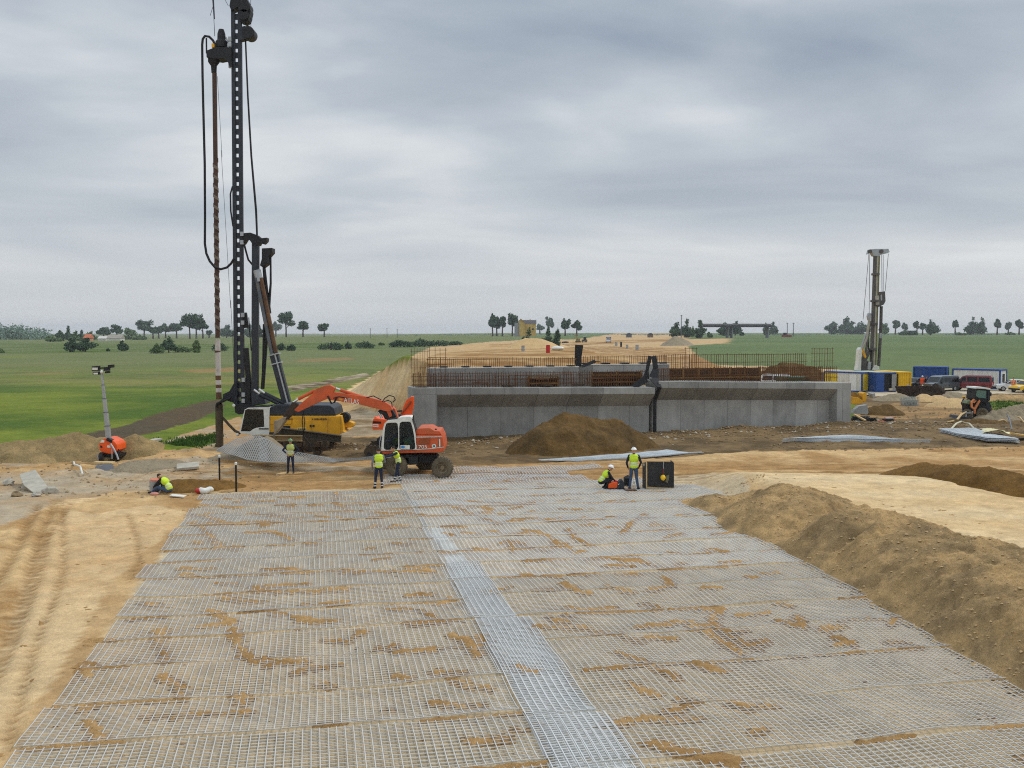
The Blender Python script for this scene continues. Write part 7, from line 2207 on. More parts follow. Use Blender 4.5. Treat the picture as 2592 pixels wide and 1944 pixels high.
def pick_berm(r):
    k = r.integers(0, len(BERM_FOOT) - 2); f = r.random()
    a, b = BERM_FOOT[k], BERM_FOOT[k + 1]
    t = r.uniform(0, 4.6)
    return a[0] + (b[0] - a[0]) * f + t, a[1] + (b[1] - a[1]) * f + t * 0.3


def drop_on(o, target):
    # settle each clod (six corners) on the surface below it
    from mathutils.bvhtree import BVHTree
    tm_ = target.data
    bv = BVHTree.FromPolygons([target.location + v.co for v in tm_.vertices], [tuple(q.vertices) for q in tm_.polygons])
    me = o.data
    co = np.zeros(len(me.vertices) * 3); me.vertices.foreach_get('co', co); co = co.reshape(-1, 6, 3)
    for c in co:
        m_ = c.mean(0)
        h_ = bv.ray_cast(Vector((m_[0], m_[1], 20)), Vector((0, 0, -1)))[0]
        if h_ is not None and h_.z > m_[2] - 0.3:
            c[:, 2] += h_.z - m_[2] + 0.01
    me.vertices.foreach_set('co', co.ravel())


bc = stones('berm_clods', 2600, pick_berm, bpy.data.materials['berm_clods'], 0.012, 0.075, 6, 'loose clods lying on the slope and crest of the long berm')
drop_on(bc, bpy.data.objects['earth_berm'])
# grass tufts at the ragged edge of the meadow
def tufts(n, pick, seed, label, cols):
    r = np.random.default_rng(seed)
    V, Fc = [], []
    k = 0
    for i in range(n):
        x, y = pick(r)
        z = zg(x, y) if n < 50 else 0
        for j in range(4):
            a = r.random() * 6.28; l = r.uniform(0.08, 0.26); w2 = 0.04
            bx, by = x + r.normal(0, 0.12), y + r.normal(0, 0.12)
            dx, dy = math.cos(a) * l * 0.5, math.sin(a) * l * 0.5
            V += [(bx - w2, by, 0), (bx + w2, by, 0), (bx + dx, by + dy, l)]
            Fc.append((k, k + 1, k + 2)); k += 3
    V = np.array(V)
    V[:, 2] += height(V[:, 0], V[:, 1]) - 0.01
    me = bpy.data.meshes.new('grass_tufts')
    me.from_pydata(V.tolist(), [], Fc)
    me.materials.append(mat('tuft_green', cols, 0.9, 0, 0.4, 0.6))
    o = bpy.data.objects.new('grass_tufts', me); COL.objects.link(o)
    return tag(o, label, 'grass', kind='stuff')


def pick_strip(r):
    q = [(320, 968, 480, 945), (700, 925, 885, 922), (2140, 874, 2212, 872)][r.choice(3, p=[0.75, 0.0, 0.25])]
    f = r.random()
    p_ = PG((q[0] + (q[2] - q[0]) * f) * K, (q[1] + (q[3] - q[1]) * f + r.normal(0, 6)) * K)
    return p_.x, p_.y


tufts(700, pick_strip, 2, 'weeds in strips between the mud and the sand', (70, 100, 30))
# ------------------------------------------------------------------ people
skin_m = mat('skin', (196, 146, 116), 0.6, 0, 0.08, 6.0)
navy = mat('navy_workwear', (34, 42, 66), 0.85, 0, 0.15, 6.0, 0.1)
black_j = mat('black_jacket', (30, 30, 34), 0.85, 0, 0.2, 6.0, 0.1)
jeans = mat('blue_jeans', (66, 84, 112), 0.85, 0, 0.2, 5.0, 0.1)
greyw = mat('grey_workwear', (120, 124, 128), 0.85, 0, 0.15, 6.0)
boot_m = mat('dark_boots', (34, 30, 28), 0.7, 0, 0.2, 6.0)
vest_m = mat('yellow_green_vest', (204, 232, 52), 0.7, 0, 0.06, 4.0)
vest_o = mat('orange_workwear', (238, 92, 40), 0.7, 0, 0.08, 4.0)
vest_p = mat('pale_lime_vest', (198, 212, 120), 0.7, 0, 0.1, 4.0)
refl = mat('reflective_band', (214, 216, 208), 0.4, 0, 0.05, 4.0)
hair_m = mat('dark_hair', (44, 34, 28), 0.8, 0, 0.2, 8.0)
helm_w = mat('helmet_white', (240, 240, 238), 0.35, 0, 0.03, 3.0)
helm_g = mat('helmet_green', (110, 168, 120), 0.4, 0, 0.05, 3.0)
eye_m = mat('eye', (30, 24, 20), 0.3)

V3 = lambda *a: Vector(a)
STAND = dict(pel=(0, 0, .95), wst=(0, 0.0, 1.1), chs=(0, 0.0, 1.3), nck=(0, 0, 1.5), hd=(0, .03, 1.64), up=(0, 0, 1), look=(0, 1, 0),
             sL=(-.185, 0, 1.42), eL=(-.26, -.03, 1.14), wL=(-.25, .06, .9), sR=(.185, 0, 1.42), eR=(.26, -.03, 1.14), wR=(.25, .06, .9),
             hL=(-.09, 0, .92), kL=(-.12, .03, .5), aL=(-.14, -.02, .08), tL=(-.16, .16, .035), hR=(.09, 0, .92), kR=(.12, .03, .5), aR=(.14, -.02, .08), tR=(.16, .16, .035))


def remesh(mb, vox):
    me = bpy.data.meshes.new('tmp')
    me.from_pydata([tuple(v) for v in mb.v], [], mb.f)
    ob = bpy.data.objects.new('tmp', me)
    COL.objects.link(ob)
    md = ob.modifiers.new('r', 'REMESH'); md.mode = 'VOXEL'; md.voxel_size = vox
    sm_ = ob.modifiers.new('s', 'SMOOTH'); sm_.factor = 0.5; sm_.iterations = 3
    dg = bpy.context.evaluated_depsgraph_get()
    out = bpy.data.meshes.new_from_object(ob.evaluated_get(dg))
    bpy.data.objects.remove(ob); bpy.data.meshes.remove(me)
    return out


def person(label, loc, face, pose=None, scale=1.0, jacket=navy, trousers=navy, vest=vest_m, helmet=helm_w, bands=False, sleeve=None, bare=False, group=None):
    J = dict(STAND)
    J.update(pose or {})
    J = {k: V3(*v) for k, v in J.items()}
    root = thing('person', label, 'person', loc, group)
    root.rotation_euler.z = face - math.pi / 2
    root.scale = (scale,) * 3
    mb = MB()
    up, look = J['up'].normalized(), J['look'].normalized()
    look = (look - up * look.dot(up)).normalized()
    side = look.cross(up).normalized()
    segs = []                                   # (a, b, material)

    def limb(pts, rs, m):
        P, R_ = [], []
        for (a, b), (r0, r1) in zip(zip(pts[:-1], pts[1:]), zip(rs[:-1], rs[1:])):
            for f in (0, .33, .66):
                P.append(a.lerp(b, f)); R_.append(r0 + (r1 - r0) * f)
            segs.append((a, b, m))
        P.append(pts[-1]); R_.append(rs[-1])
        mb.tube(P, R_, boot_m, 10)
        for p_, r in ((pts[0], rs[0]), (pts[-1], rs[-1])) + tuple(zip(pts[1:-1], rs[1:-1])):
            mb.ball(p_, r * 0.99, boot_m, 10, 6)
    tor = [(J['pel'], (.165, .115, .13)), ((J['pel'] + J['wst']) / 2, (.16, .11, .13)), (J['wst'], (.152, .105, .13)), (J['chs'], (.19, .12, .17)), (J['chs'].lerp(J['nck'], .55), (.17, .095, .1))]
    sh_ = (J['sR'] - J['sL']).normalized()
    tup = (J['nck'] - J['pel']).normalized()
    tf = tup.cross(sh_).normalized()
    rotm = Matrix((sh_, tf, sh_.cross(tf))).transposed()
    for c, r in tor:
        mb.ball(c, r, boot_m, 14, 8, 1.0, rotm)
    segs.append((J['pel'].lerp(J['wst'], .4), J['chs'], jacket)); segs.append((J['chs'], J['nck'].lerp(J['chs'], .25), jacket)); segs.append((J['pel'] - tup * .06, J['pel'], trousers))
    limb([J['chs'].lerp(J['nck'], .6), J['nck'], J['hd'] - up * .03], [.075, .058, .055], skin_m)
    sl = sleeve or jacket
    for s in 'LR':
        limb([J['s' + s], J['e' + s], J['w' + s]], [.068, .05, .036], sl)
        limb([J['h' + s], J['k' + s], J['a' + s]], [.095, .066, .05], trousers)
        mb.tube([J['a' + s] + V3(0, 0, .0), J['a' + s] + V3(0, 0, -.04)], .055, boot_m, 10)
        limb([J['a' + s] - (J['t' + s] - J['a' + s]).normalized() * .05 - V3(0, 0, .03), J['t' + s]], [.05, .042], boot_m)
        # hand: palm, four fingers of unequal length and a thumb off the side
        w_, e_ = J['w' + s], J['e' + s]
        d = (w_ - e_).normalized()
        sd = d.cross(look if abs(d.dot(look)) < .8 else up).normalized() * (1 if s == 'R' else -1)
        nr = sd.cross(d).normalized()
        pc = w_ + d * .055
        fr = nr
        mb.ball(pc, (.042, .018, .052), boot_m, 10, 6, 1.0, Matrix((fr, sd, d)).transposed())
        for k, ln in enumerate((.066, .078, .072, .056)):
            o_ = w_ + d * .092 + fr * (.03 - .02 * k)
            p1 = o_ + d * ln * .55 - sd * .006
            p2 = p1 + d * ln * .4 - sd * .028
            mb.tube([o_ - d * .02, o_, p1, p2], [.0095, .0095, .0088, .0075], boot_m, 6)
        th = w_ + d * .03 + fr * .036
        mb.tube([th - fr * .012, th, th + d * .03 + fr * .02, th + d * .058 + fr * .022 - sd * .012], [.012, .0115, .010, .0085], boot_m, 6)
        segs.append((w_ + d * .03, w_ + d * .17, skin_m))
    # head with nose, ears, chin
    h = J['hd']
    R3 = Matrix((side, look, up)).transposed()
    mb.ball(h + up * .02, (.077, .096, .108), boot_m, 16, 12, 1.0, R3)
    mb.ball(h + look * .035 - up * .065, (.05, .052, .05), boot_m, 12, 8, 1.0, R3)
    mb.tube([h + look * .088 + up * .02, h + look * .112 - up * .02], [.010, .016], boot_m, 8)
    mb.tube([h + look * .09 - up * .055 - side * .02, h + look * .093 - up * .055 + side * .02], .008, boot_m, 6)
    for k in (-1, 1):
        mb.ball(h + side * .078 * k, (.012, .024, .034), boot_m, 8, 6, 1.0, R3)
    segs.append((h - up * .08, h + up * .09, skin_m))
    me = remesh(mb, 0.012)
    ms = []
    for _, _, m in segs:
        if m not in ms: ms.append(m)
    for m in (refl, boot_m):
        if m not in ms: ms.append(m)
    for m in ms: me.materials.append(m)
    n = len(me.polygons)
    C = np.zeros(n * 3); me.polygons.foreach_get('center', C); C = C.reshape(-1, 3)
    best, mi = np.full(n, 1e9), np.zeros(n, int)
    for a, b, m in segs:
        a_, b_ = np.array(a), np.array(b)
        v_ = b_ - a_
        t = np.clip(((C - a_) @ v_) / max(v_ @ v_, 1e-9), 0, 1)
        dd = np.linalg.norm(C - a_ - t[:, None] * v_, axis=1) - (0.05 if m is jacket and (b - a).length < .3 and a is not J['sL'] else 0)
        k = dd < best
        best[k] = dd[k]; mi[k] = ms.index(m)
        if bands and m is trousers and (b - a).length > .3 and a in (J['kL'], J['kR']):
            band = k & (((t > .55) & (t < .68)) | ((t > .84) & (t < .95)))
            mi[band] = ms.index(refl)
    me.polygons.foreach_set('material_index', mi.astype(np.int32))
    me.shade_smooth()
    body = bpy.data.objects.new('body', me)
    COL.objects.link(body); body.parent = root
    if vest is not None:
        vb = MB()
        for i, (c, r) in enumerate(tor):
            k = 1.14 if i else 1.08
            vb.ball(c + (tup * .02 if i == 0 else V3(0, 0, 0)), (r[0] * k, r[1] * k + .012, r[2] * (1.0 if i else .8)), vest, 16, 9, 1.0, rotm)
        for s in 'LR':
            vb.ball(J['s' + s].lerp(J['chs'], .12), (.075, .08, .07), vest, 10, 6)
        vm = remesh(vb, 0.014)
        vm.materials.append(vest); vm.materials.append(refl)
        n = len(vm.polygons)
        C = np.zeros(n * 3); vm.polygons.foreach_get('center', C); C = C.reshape(-1, 3)
        tt = (C - np.array(J['pel'])) @ np.array(tup)
        mi = (((tt > .06) & (tt < .105)) | ((tt > .17) & (tt < .215))).astype(np.int32)
        vm.polygons.foreach_set('material_index', mi)
        vm.shade_smooth()
        vo = bpy.data.objects.new('vest', vm); COL.objects.link(vo); vo.parent = root
    if helmet is not None:
        hb = MB()
        R4 = Matrix((side, look, up)).transposed()
        hb.ball(h + up * .045, (.112, .135, .105), helmet, 18, 8, .52, R4)
        br = []
        for k in range(18):
            a = 2 * math.pi * k / 18
            rr_ = .128 + .05 * max(0, math.sin(a)) ** 2
            br.append(h + up * (.045 - .012 * max(0, math.sin(a))) + side * math.cos(a) * .122 + look * math.sin(a) * (rr_ + .015))
        hb.add(br + [p_ + up * .012 for p_ in br], [tuple(range(18)), tuple(range(35, 17, -1))] + [(k, (k + 1) % 18, 18 + (k + 1) % 18, 18 + k) for k in range(18)], helmet)
        hb.tube([h + up * .15 - look * .1, h + up * .158, h + up * .145 + look * .11], .012, helmet, 6)
        hb.build('helmet', root, local=True, smooth=0.8)
    else:
        hb = MB(); hb.ball(h + up * .035 - look * .012, (.084, .1, .1), hair_m, 16, 8, .55, R3); hb.build('hair', root, local=True, smooth=1)
    for k in (-1, 1):
        eb = MB(); eb.ball(h + look * .088 + up * .018 + side * .033 * k, .0105, eye_m, 8, 6); eb.build('eye', root, local=True, smooth=1)
    return root


AWAY, TOW, LEFT, RIGHT = math.pi / 2, -math.pi / 2, math.pi, 0.0
# near crew by the wheeled excavator
p1 = onground(959, 1236)
person('person in grey sleeves and lime vest, seen from behind, left of the front wheel', p1, AWAY + 0.25,
       dict(wL=(-.27, .10, .86), eL=(-.28, -.02, 1.12), wR=(.2, .3, 1.06), eR=(.27, .06, 1.14), hd=(0, .05, 1.63), kL=(-.13, .02, .5), aL=(-.17, -.04, .08), tL=(-.2, .13, .035)),
       1.06, greyw, navy, vest_m, None, True, greyw)
p2 = onground(1008, 1220)
person('person in navy and lime vest, pulling the mesh sheet beside the excavator wheel', p2, LEFT + 0.35,
       dict(pel=(0, -.02, .93), wst=(0, .0, 1.08), chs=(0, .08, 1.27), nck=(0, .15, 1.45), hd=(0, .24, 1.57), look=(0, 1, -.25), sL=(-.18, .12, 1.38), sR=(.18, .12, 1.38),
            eL=(-.2, .4, 1.28), wL=(-.16, .68, 1.22), eR=(.2, .38, 1.22), wR=(.14, .66, 1.16), kL=(-.11, .1, .5), aL=(-.12, .22, .08), tL=(-.13, .4, .035), kR=(.11, .0, .48), aR=(.12, -.12, .08), tR=(.13, .06, .035)),
       1.02, navy, navy, vest_m, None, True)
p3 = onground(736, 1197)
person('person with green helmet and open pale lime vest, hands on hips, before the mesh sheet', p3, TOW + 0.1,
       dict(eL=(-.4, -.08, 1.18), wL=(-.21, .06, 1.03), eR=(.4, -.08, 1.18), wR=(.21, .06, 1.03)), 1.0, greyw, navy, vest_p, helm_g, False, navy)
SQ = dict(pel=(0, -.1, .34), wst=(0, -.03, .47), chs=(0, .12, .66), nck=(0, .25, .83), hd=(0, .34, .93), up=(0, .35, 1), look=(0, 1, -.5), sL=(-.18, .2, .76), sR=(.18, .2, .76), eL=(-.2, .36, .52), wL=(-.1, .52, .38), eR=(.2, .36, .52), wR=(.1, .52, .36),
          hL=(-.1, -.08, .32), kL=(-.19, .33, .44), aL=(-.15, .08, .08), tL=(-.17, .26, .035), hR=(.1, -.08, .32), kR=(.19, .33, .44), aR=(.15, .08, .08), tR=(.17, .26, .035))
p4 = onD(1528, 45.4)
person('person in black with lime vest and white helmet, crouching over the red machine', p4, RIGHT + 0.15, SQ, 1.04, black_j, black_j, vest_m, helm_w)
p5 = onD(1606, 45.3)
person('person in jeans, black sleeves, lime vest and white helmet, standing beside the dark crate', p5, AWAY - 0.1,
       dict(aL=(-.17, 0, .08), tL=(-.21, .16, .035), aR=(.19, 0, .08), tR=(.23, .16, .035), eL=(-.3, -.06, 1.14), wL=(-.24, .07, .92), eR=(.3, -.06, 1.16), wR=(.22, .06, .95)), 1.1, black_j, jeans, vest_m, helm_w)
p6 = onground(424, 1250)
person('person in lime vest and blue trousers, sitting bent forward at the concrete drum', p6, LEFT - 0.2,
       dict(pel=(0, -.1, .2), wst=(0, -.05, .34), chs=(0, .1, .52), nck=(0, .26, .66), hd=(0, .36, .72), up=(0, .75, .8), look=(0, .8, -.8), sL=(-.18, .2, .62), sR=(.18, .2, .62), eL=(-.2, .4, .42), wL=(-.1, .56, .3), eR=(.2, .4, .42), wR=(.1, .56, .3),
            hL=(-.1, -.06, .16), kL=(-.2, .36, .3), aL=(-.14, .62, .08), tL=(-.15, .78, .06), hR=(.1, -.06, .16), kR=(.22, .34, .22), aR=(.1, .6, .08), tR=(.12, .76, .06)), 1.06, black_j, jeans, vest_m, None)
# driver
R_ = Reg(940, 1040, 0.10848, 50.0)
dv = R_(560, 900, 0.0)
dv.z = R_(560, 800).z - 0.42
SIT = dict(pel=(0, -.1, .42), wst=(0, -.1, .58), chs=(0, -.06, .8), nck=(0, -.02, 1.0), hd=(0, .03, 1.13), sL=(-.185, -.04, .92), sR=(.185, -.04, .92), eL=(-.26, .1, .68), wL=(-.16, .36, .66), eR=(.26, .1, .68), wR=(.16, .36, .66),
           hL=(-.1, -.06, .4), kL=(-.13, .36, .44), aL=(-.13, .42, .08), tL=(-.14, .58, .035), hR=(.1, -.06, .4), kR=(.13, .36, .44), aR=(.13, .42, .08), tR=(.14, .58, .035))
person('person in blue sitting at the controls inside the excavator cab', dv, LEFT, SIT, 0.98, mat('work_blue', (44, 70, 150), 0.85, 0, 0.1, 5.0), navy, None, None)
# far crew in the yard
person('person in orange workwear with pale helmet, standing by the dark grey van', at6(92, 560), TOW - 0.6, None, 1.02, vest_o, vest_o, None, helm_w)
person('person in dark clothes beside the one in orange workwear', at6(150, 562), TOW + 0.6, None, 0.98, black_j, black_j, None, None)
p_ = onD(2441, 85.0)
person('person in navy with yellow helmet, standing at the front of the loader tractor', p_, TOW + 0.9, None, 1.0, navy, navy, None, hy)
p_ = onD(2452, 85.4)
person('person half hidden behind the navy clad one at the loader tractor', p_, TOW + 0.3, None, 0.94, mat('violet_jacket', (84, 70, 116), 0.85), navy, None, None)
person('person in orange top and blue trousers, standing in front of the white car', at6(1560, 590), TOW, None, 1.0, mat('salmon_top', (226, 150, 120), 0.85), mat('blue_trousers', (70, 80, 130), 0.85), None, None)
# ------------------------------------------------------------------ far trees
def leaf_mat(name, a, b):
    m = bpy.data.materials.new(name)
    m.use_nodes = True
    t = NT(m.node_tree)
    g_ = t.n('ShaderNodeNewGeometry')
    rnd = g_.outputs['Random Per Island']
    v = t.n('ShaderNodeTexCoord').outputs['Object']
    n1 = t.noise(v, 0.6, 3.0, 0.5)
    f = t.math('ADD', t.math('MULTIPLY', rnd, 0.5), t.math('MULTIPLY', n1, 0.6))
    c = t.mix(t.mapr(f, 0.25, 0.85, 0, 1), (*lin(*a), 1), (*lin(*b), 1))
    p = t.n('ShaderNodeBsdfPrincipled', None, Base_Color=c, Roughness=0.85)
    p.inputs['Specular IOR Level'].default_value = 0.15
    t.t.links.new(p.outputs[0], t.n('ShaderNodeOutputMaterial').inputs[0])
    return m


leaf_dark = leaf_mat('dark_leaves', (52, 78, 58), (88, 112, 78))
leaf_mid = leaf_mat('mid_leaves', (74, 100, 62), (118, 140, 88))
leaf_pale = leaf_mat('pale_leaves', (84, 110, 60), (134, 150, 88))
bark = mat('bark', (76, 66, 54), 0.9, 0, 0.3, 2.0)


def hit(px, py):
    """distance where the sight line meets the terrain"""
    Y = np.concatenate([np.arange(60, 400, 1.0), np.arange(400, 1500, 3.0)])
    a, b, c = ray(px, py)
    z = CH + c / b * Y
    g_ = height(a / b * Y, Y)
    k = np.nonzero(g_ >= z)[0]
    return float(Y[k[0]]) if len(k) else 760.0


def leaves(rng, blobs, n, size):
    V, Fc = [], []
    tot = sum(r[0] * r[1] * r[2] for _, r in blobs) ** 1.0
    k = 0
    for c, r in blobs:
        m = max(10, int(n * (r[0] * r[1] * r[2]) / tot))
        d = rng.normal(size=(m, 3)); d /= np.linalg.norm(d, axis=1, keepdims=True)
        p_ = np.array(c) + d * (rng.random((m, 1)) ** 0.45) * np.array(r) * rng.uniform(0.85, 1.15, (m, 1))
        a = rng.normal(size=(m, 3)); a /= np.linalg.norm(a, axis=1, keepdims=True)
        b = np.cross(a, rng.normal(size=(m, 3))); b /= np.linalg.norm(b, axis=1, keepdims=True) + 1e-9
        s = size * rng.uniform(0.6, 1.3, (m, 1))
        q = np.stack([p_ - a * s, p_ - b * s * 0.6, p_ + a * s, p_ + b * s * 0.6], 1).reshape(-1, 3)
        V.append(q)
        Fc.append((np.arange(m * 4).reshape(-1, 4) + k)); k += m * 4
    return np.concatenate(V), np.concatenate(Fc)


def tree(px, base_py, top_py, w_px, kind, label, m, seed, group, Y=None, name=None):
    rng = np.random.default_rng(seed)
    Y = Y or hit(px, base_py)
    x = (px - 1296.0) / F * Y
    z0 = zg(x, Y)
    zt = PD(px, top_py, Y).z
    h = max(0.8, zt - z0)
    wd = w_px / F * Y * (1.4 if kind != 'bush' else 1.15)
    nm = name or ('bush' if kind == 'bush' else 'tree')
    root = thing(nm, label, nm, (x, Y, z0), group)
    blobs = []
    hw = wd / 2
    if kind == 'tall':
        c0 = 0.46 * h
        for _ in range(9):
            f = rng.random()
            zz = c0 + (h - c0) * (0.12 + 0.78 * f)
            rad = hw * (0.75 if f < 0.75 else 0.5)
            blobs.append(((rng.uniform(-1, 1) * (hw - rad * 0.5) * (1.0 - 0.35 * f), rng.uniform(-1, 1) * hw * 0.5, zz), (rad * rng.uniform(.5, .75), rad * .7, (h - c0) * rng.uniform(.2, .32))))
    elif kind == 'full':
        for _ in range(11):
            f = rng.random()
            prof = math.sin(min(1, 0.22 + f * 0.95) * math.pi) ** 0.7
            rad = hw * max(0.35, prof)
            blobs.append(((rng.uniform(-1, 1) * rad * 0.55, rng.uniform(-1, 1) * rad * 0.5, h * (0.12 + 0.76 * f)), (rad * rng.uniform(.5, .72), rad * .65, h * rng.uniform(.13, .2))))
    else:
        for _ in range(9):
            u = rng.uniform(-1, 1)
            hh = h * (1 - 0.45 * abs(u)) * rng.uniform(0.7, 1.0)
            blobs.append(((u * hw * 0.75, rng.uniform(-1, 1) * hw * 0.4, hh * 0.5), (hw * rng.uniform(.3, .45), hw * .4, hh * 0.5)))
    size = max(0.00105 * Y, 0.16) * (1.0 if h > 4 else 0.75)
    V, Fc = leaves(rng, blobs, 1500 if h * F / Y > 28 else 850, size)
    V[:, 2] = np.maximum(V[:, 2], 0.02)
    me = bpy.data.meshes.new('crown')
    me.from_pydata(V.tolist(), [], Fc.tolist())
    me.materials.append(m)
    o = bpy.data.objects.new('crown', me); COL.objects.link(o); o.parent = root
    mb = MB()
    tr_ = max(0.0006 * Y, 0.07 if nm == 'tree' else 0.03) * (1.2 if kind == 'tall' else 0.9)
    top = Vector((rng.uniform(-.1, .1) * hw, 0, h * 0.72))
    mb.tube([Vector((0, 0, -0.3)), Vector((0, 0, h * 0.25)), top * 0.75, top], [tr_ * 1.3, tr_, tr_ * 0.7, tr_ * 0.25], bark, 7)
    for c, r in blobs[:5]:
        mb.tube([Vector((0, 0, max(0.1, c[2] * 0.6))), Vector(c) * 0.6 + Vector((0, 0, c[2] * 0.3)), Vector(c)], [tr_ * 0.5, tr_ * 0.35, tr_ * 0.12], bark, 5)
    mb.build('trunk' if nm == 'tree' else 'stem', root, local=True)
    return root


T1 = lambda x, y: (x * 0.2441, 780 + y * 0.2441)
TC = lambda x, y: (450 + x * 0.2412, 760 + y * 0.2412)
TB = lambda x, y: (1230 + x * 0.11302, 780 + y * 0.11302)
TD = lambda x, y: (1680 + x * 0.15371, 780 + y * 0.15371)
TR = lambda x, y: (2080 + x * 0.28926, 600 + y * 0.28926)
sd = 1000


def row(T, s, items, group, Y=None):
    global sd
    for it in items:
        x, b, t, w_, kind, m, lb = it[:7]
        sd += 1
        px, pb = T(x, b)
        _, pt = T(x, t)
        tree(px, pb, pt, w_ * s, kind, lb, m, sd, group, it[7] if len(it) > 7 else Y)


GL = 'trees along the far left sky line'
row(T1, 0.2441, [
    (555, 350, 262, 115, 'full', leaf_mid, 'rounded tree at the right end of the hazy far left wood'),
    (632, 345, 222, 85, 'full', leaf_dark, 'dark upright tree just right of the rounded one by the hazy wood'),
    (718, 340, 190, 80, 'full', leaf_dark, 'narrow tree with pointed top, left of the orange roof'),
    (790, 345, 236, 80, 'full', leaf_mid, 'low mid green tree between the pointed tree and the orange roof'),
    (855, 335, 230, 55, 'full', leaf_dark, 'slim tree rising right beside the orange roof'),
    (948, 335, 224, 125, 'full', leaf_mid, 'broad tree between the orange roof and the white cottage'),
    (1080, 325, 205, 125, 'tall', leaf_dark, 'flat crowned tree behind the white cottage'),
    (1218, 320, 178, 110, 'tall', leaf_dark, 'tree standing up behind the grey cottage roof'),
    (1335, 325, 200, 150, 'full', leaf_mid, 'wide tree right of the grey cottage roof'),
    (1455, 328, 262, 140, 'bush', leaf_mid, 'low spreading bush at the right of the cottage'),
    (1500, 310, 125, 150, 'tall', leaf_dark, 'pointed tall tree in the row right of the cottage'),
    (1592, 318, 198, 105, 'tall', leaf_dark, 'low tree right after the pointed tall one'),
    (1650, 315, 195, 105, 'tall', leaf_dark, 'third tree of the bare stemmed row right of the cottage'),
    (1722, 310, 172, 110, 'tall', leaf_dark, 'fourth tree of the bare stemmed row, with a ragged crown'),
    (1835, 315, 155, 135, 'tall', leaf_dark, 'spreading tree standing apart, left of the twin giants'),
    (1972, 318, 64, 150, 'tall', leaf_dark, 'left one of the twin giant trees left of the drill string'),
    (2040, 316, 64, 140, 'tall', leaf_dark, 'right one of the twin giant trees left of the drill string'),
    (2108, 314, 150, 95, 'tall', leaf_dark, 'lower tree leaning out right of the twin giants'),
    (2172, 308, 235, 50, 'tall', leaf_dark, 'tiny lone tree right of the twin giants')], GL)
row(TC, 0.2412, [
    (515, 395, 250, 130, 'full', leaf_dark, 'tree seen between the drill string and the rig mast'),
    (755, 390, 250, 90, 'full', leaf_dark, 'tree half hidden between the mast and the rear leader'),
    (850, 380, 242, 80, 'full', leaf_dark, 'tree right behind the rear leader of the big rig'),
    (1032, 382, 226, 95, 'tall', leaf_dark, 'tree showing right of the inclined backstay'),
    (1140, 380, 120, 135, 'tall', leaf_dark, 'tall lone tree right of the big rig')], GL)
row(lambda x, y: (x * K, y * K), K, [
    (655, 725, 694, 19, 'tall', leaf_dark, 'small lone tree, left one of two right of the big rig'),
    (701, 725, 698, 21, 'tall', leaf_dark, 'small lone tree, right one of two right of the big rig')], GL)
GB = 'bushes out on the left meadow'
row(T1, 0.2441, [
    (742, 455, 308, 105, 'full', leaf_dark, 'dark narrow bush, left of the pair on the meadow'),
    (888, 452, 300, 175, 'full', leaf_dark, 'big dark rounded bush, right of the pair on the meadow'),
    (1262, 446, 328, 95, 'full', leaf_dark, 'dark lone bush above the floodlights of the lamp mast'),
    (1632, 470, 350, 135, 'bush', leaf_mid, 'round bush at the left of the meadow thicket'),
    (1752, 462, 290, 135, 'full', leaf_dark, 'tallest bush in the middle of the meadow thicket'),
    (1892, 458, 376, 155, 'bush', leaf_mid, 'low bush at the right of the meadow thicket'),
    (2042, 462, 318, 90, 'full', leaf_pale, 'pale thin bush right of the meadow thicket'),
    (8, 466, 418, 66, 'bush', leaf_mid, 'bush cut off by the left edge of the picture'),
    (1122, 448, 410, 32, 'bush', leaf_dark, 'tiny dark shrub on the meadow left of the lone bush')], GB)
row(TC, 0.2412, [
    (438, 535, 425, 165, 'bush', leaf_dark, 'bush cut by the pale sleeve of the drill string'),
    (1082, 528, 428, 95, 'bush', leaf_dark, 'dark bush right of the inclined backstay, left one'),
    (1192, 530, 442, 95, 'bush', leaf_dark, 'dark bush right of the inclined backstay, right one')], GB)
row(lambda x, y: (x * K, y * K), K, [
    (715, 756, 733, 50, 'bush', leaf_dark, 'broad bush at the left of the meadow hedge line'), (752, 754, 736, 18, 'bush', leaf_dark, 'small bush in the gap of the meadow hedge line'),
    (786, 753, 733, 42, 'bush', leaf_dark, 'double bush in the meadow hedge line'), (824, 746, 738, 12, 'bush', leaf_pale, 'tiny pale shrub in the meadow hedge line'),
    (865, 750, 730, 46, 'bush', leaf_dark, 'left end of the long hedge before the embankment'), (905, 749, 727, 48, 'bush', leaf_dark, 'middle of the long hedge before the embankment'),
    (948, 748, 728, 50, 'bush', leaf_dark, 'right part of the long hedge before the embankment'), (984, 746, 734, 30, 'bush', leaf_dark, 'low right end of the long hedge before the embankment')], GB)
GCN = 'trees around the yellow house'
row(TB, 0.11302, [
    (148, 550, 152, 130, 'tall', leaf_dark, 'leftmost tall stemmed tree left of the yellow house'),
    (242, 545, 190, 125, 'tall', leaf_dark, 'second tall stemmed tree left of the yellow house'),
    (368, 545, 168, 135, 'tall', leaf_dark, 'third tall stemmed tree left of the yellow house'),
    (590, 560, 138, 240, 'tall', leaf_dark, 'broad crowned tree touching the yellow house on its left'),
    (1205, 585, 362, 150, 'tall', leaf_dark, 'small dark tree right of the yellow house'),
    (1412, 590, 198, 165, 'tall', leaf_dark, 'tree rising behind the big round bush right of the yellow house'),
    (1772, 535, 238, 230, 'tall', leaf_dark, 'forked tree with a spreading crown on the sandy sky line'),
    (2032, 535, 272, 190, 'tall', leaf_dark, 'thin lopsided tree on the sandy sky line')], GCN)
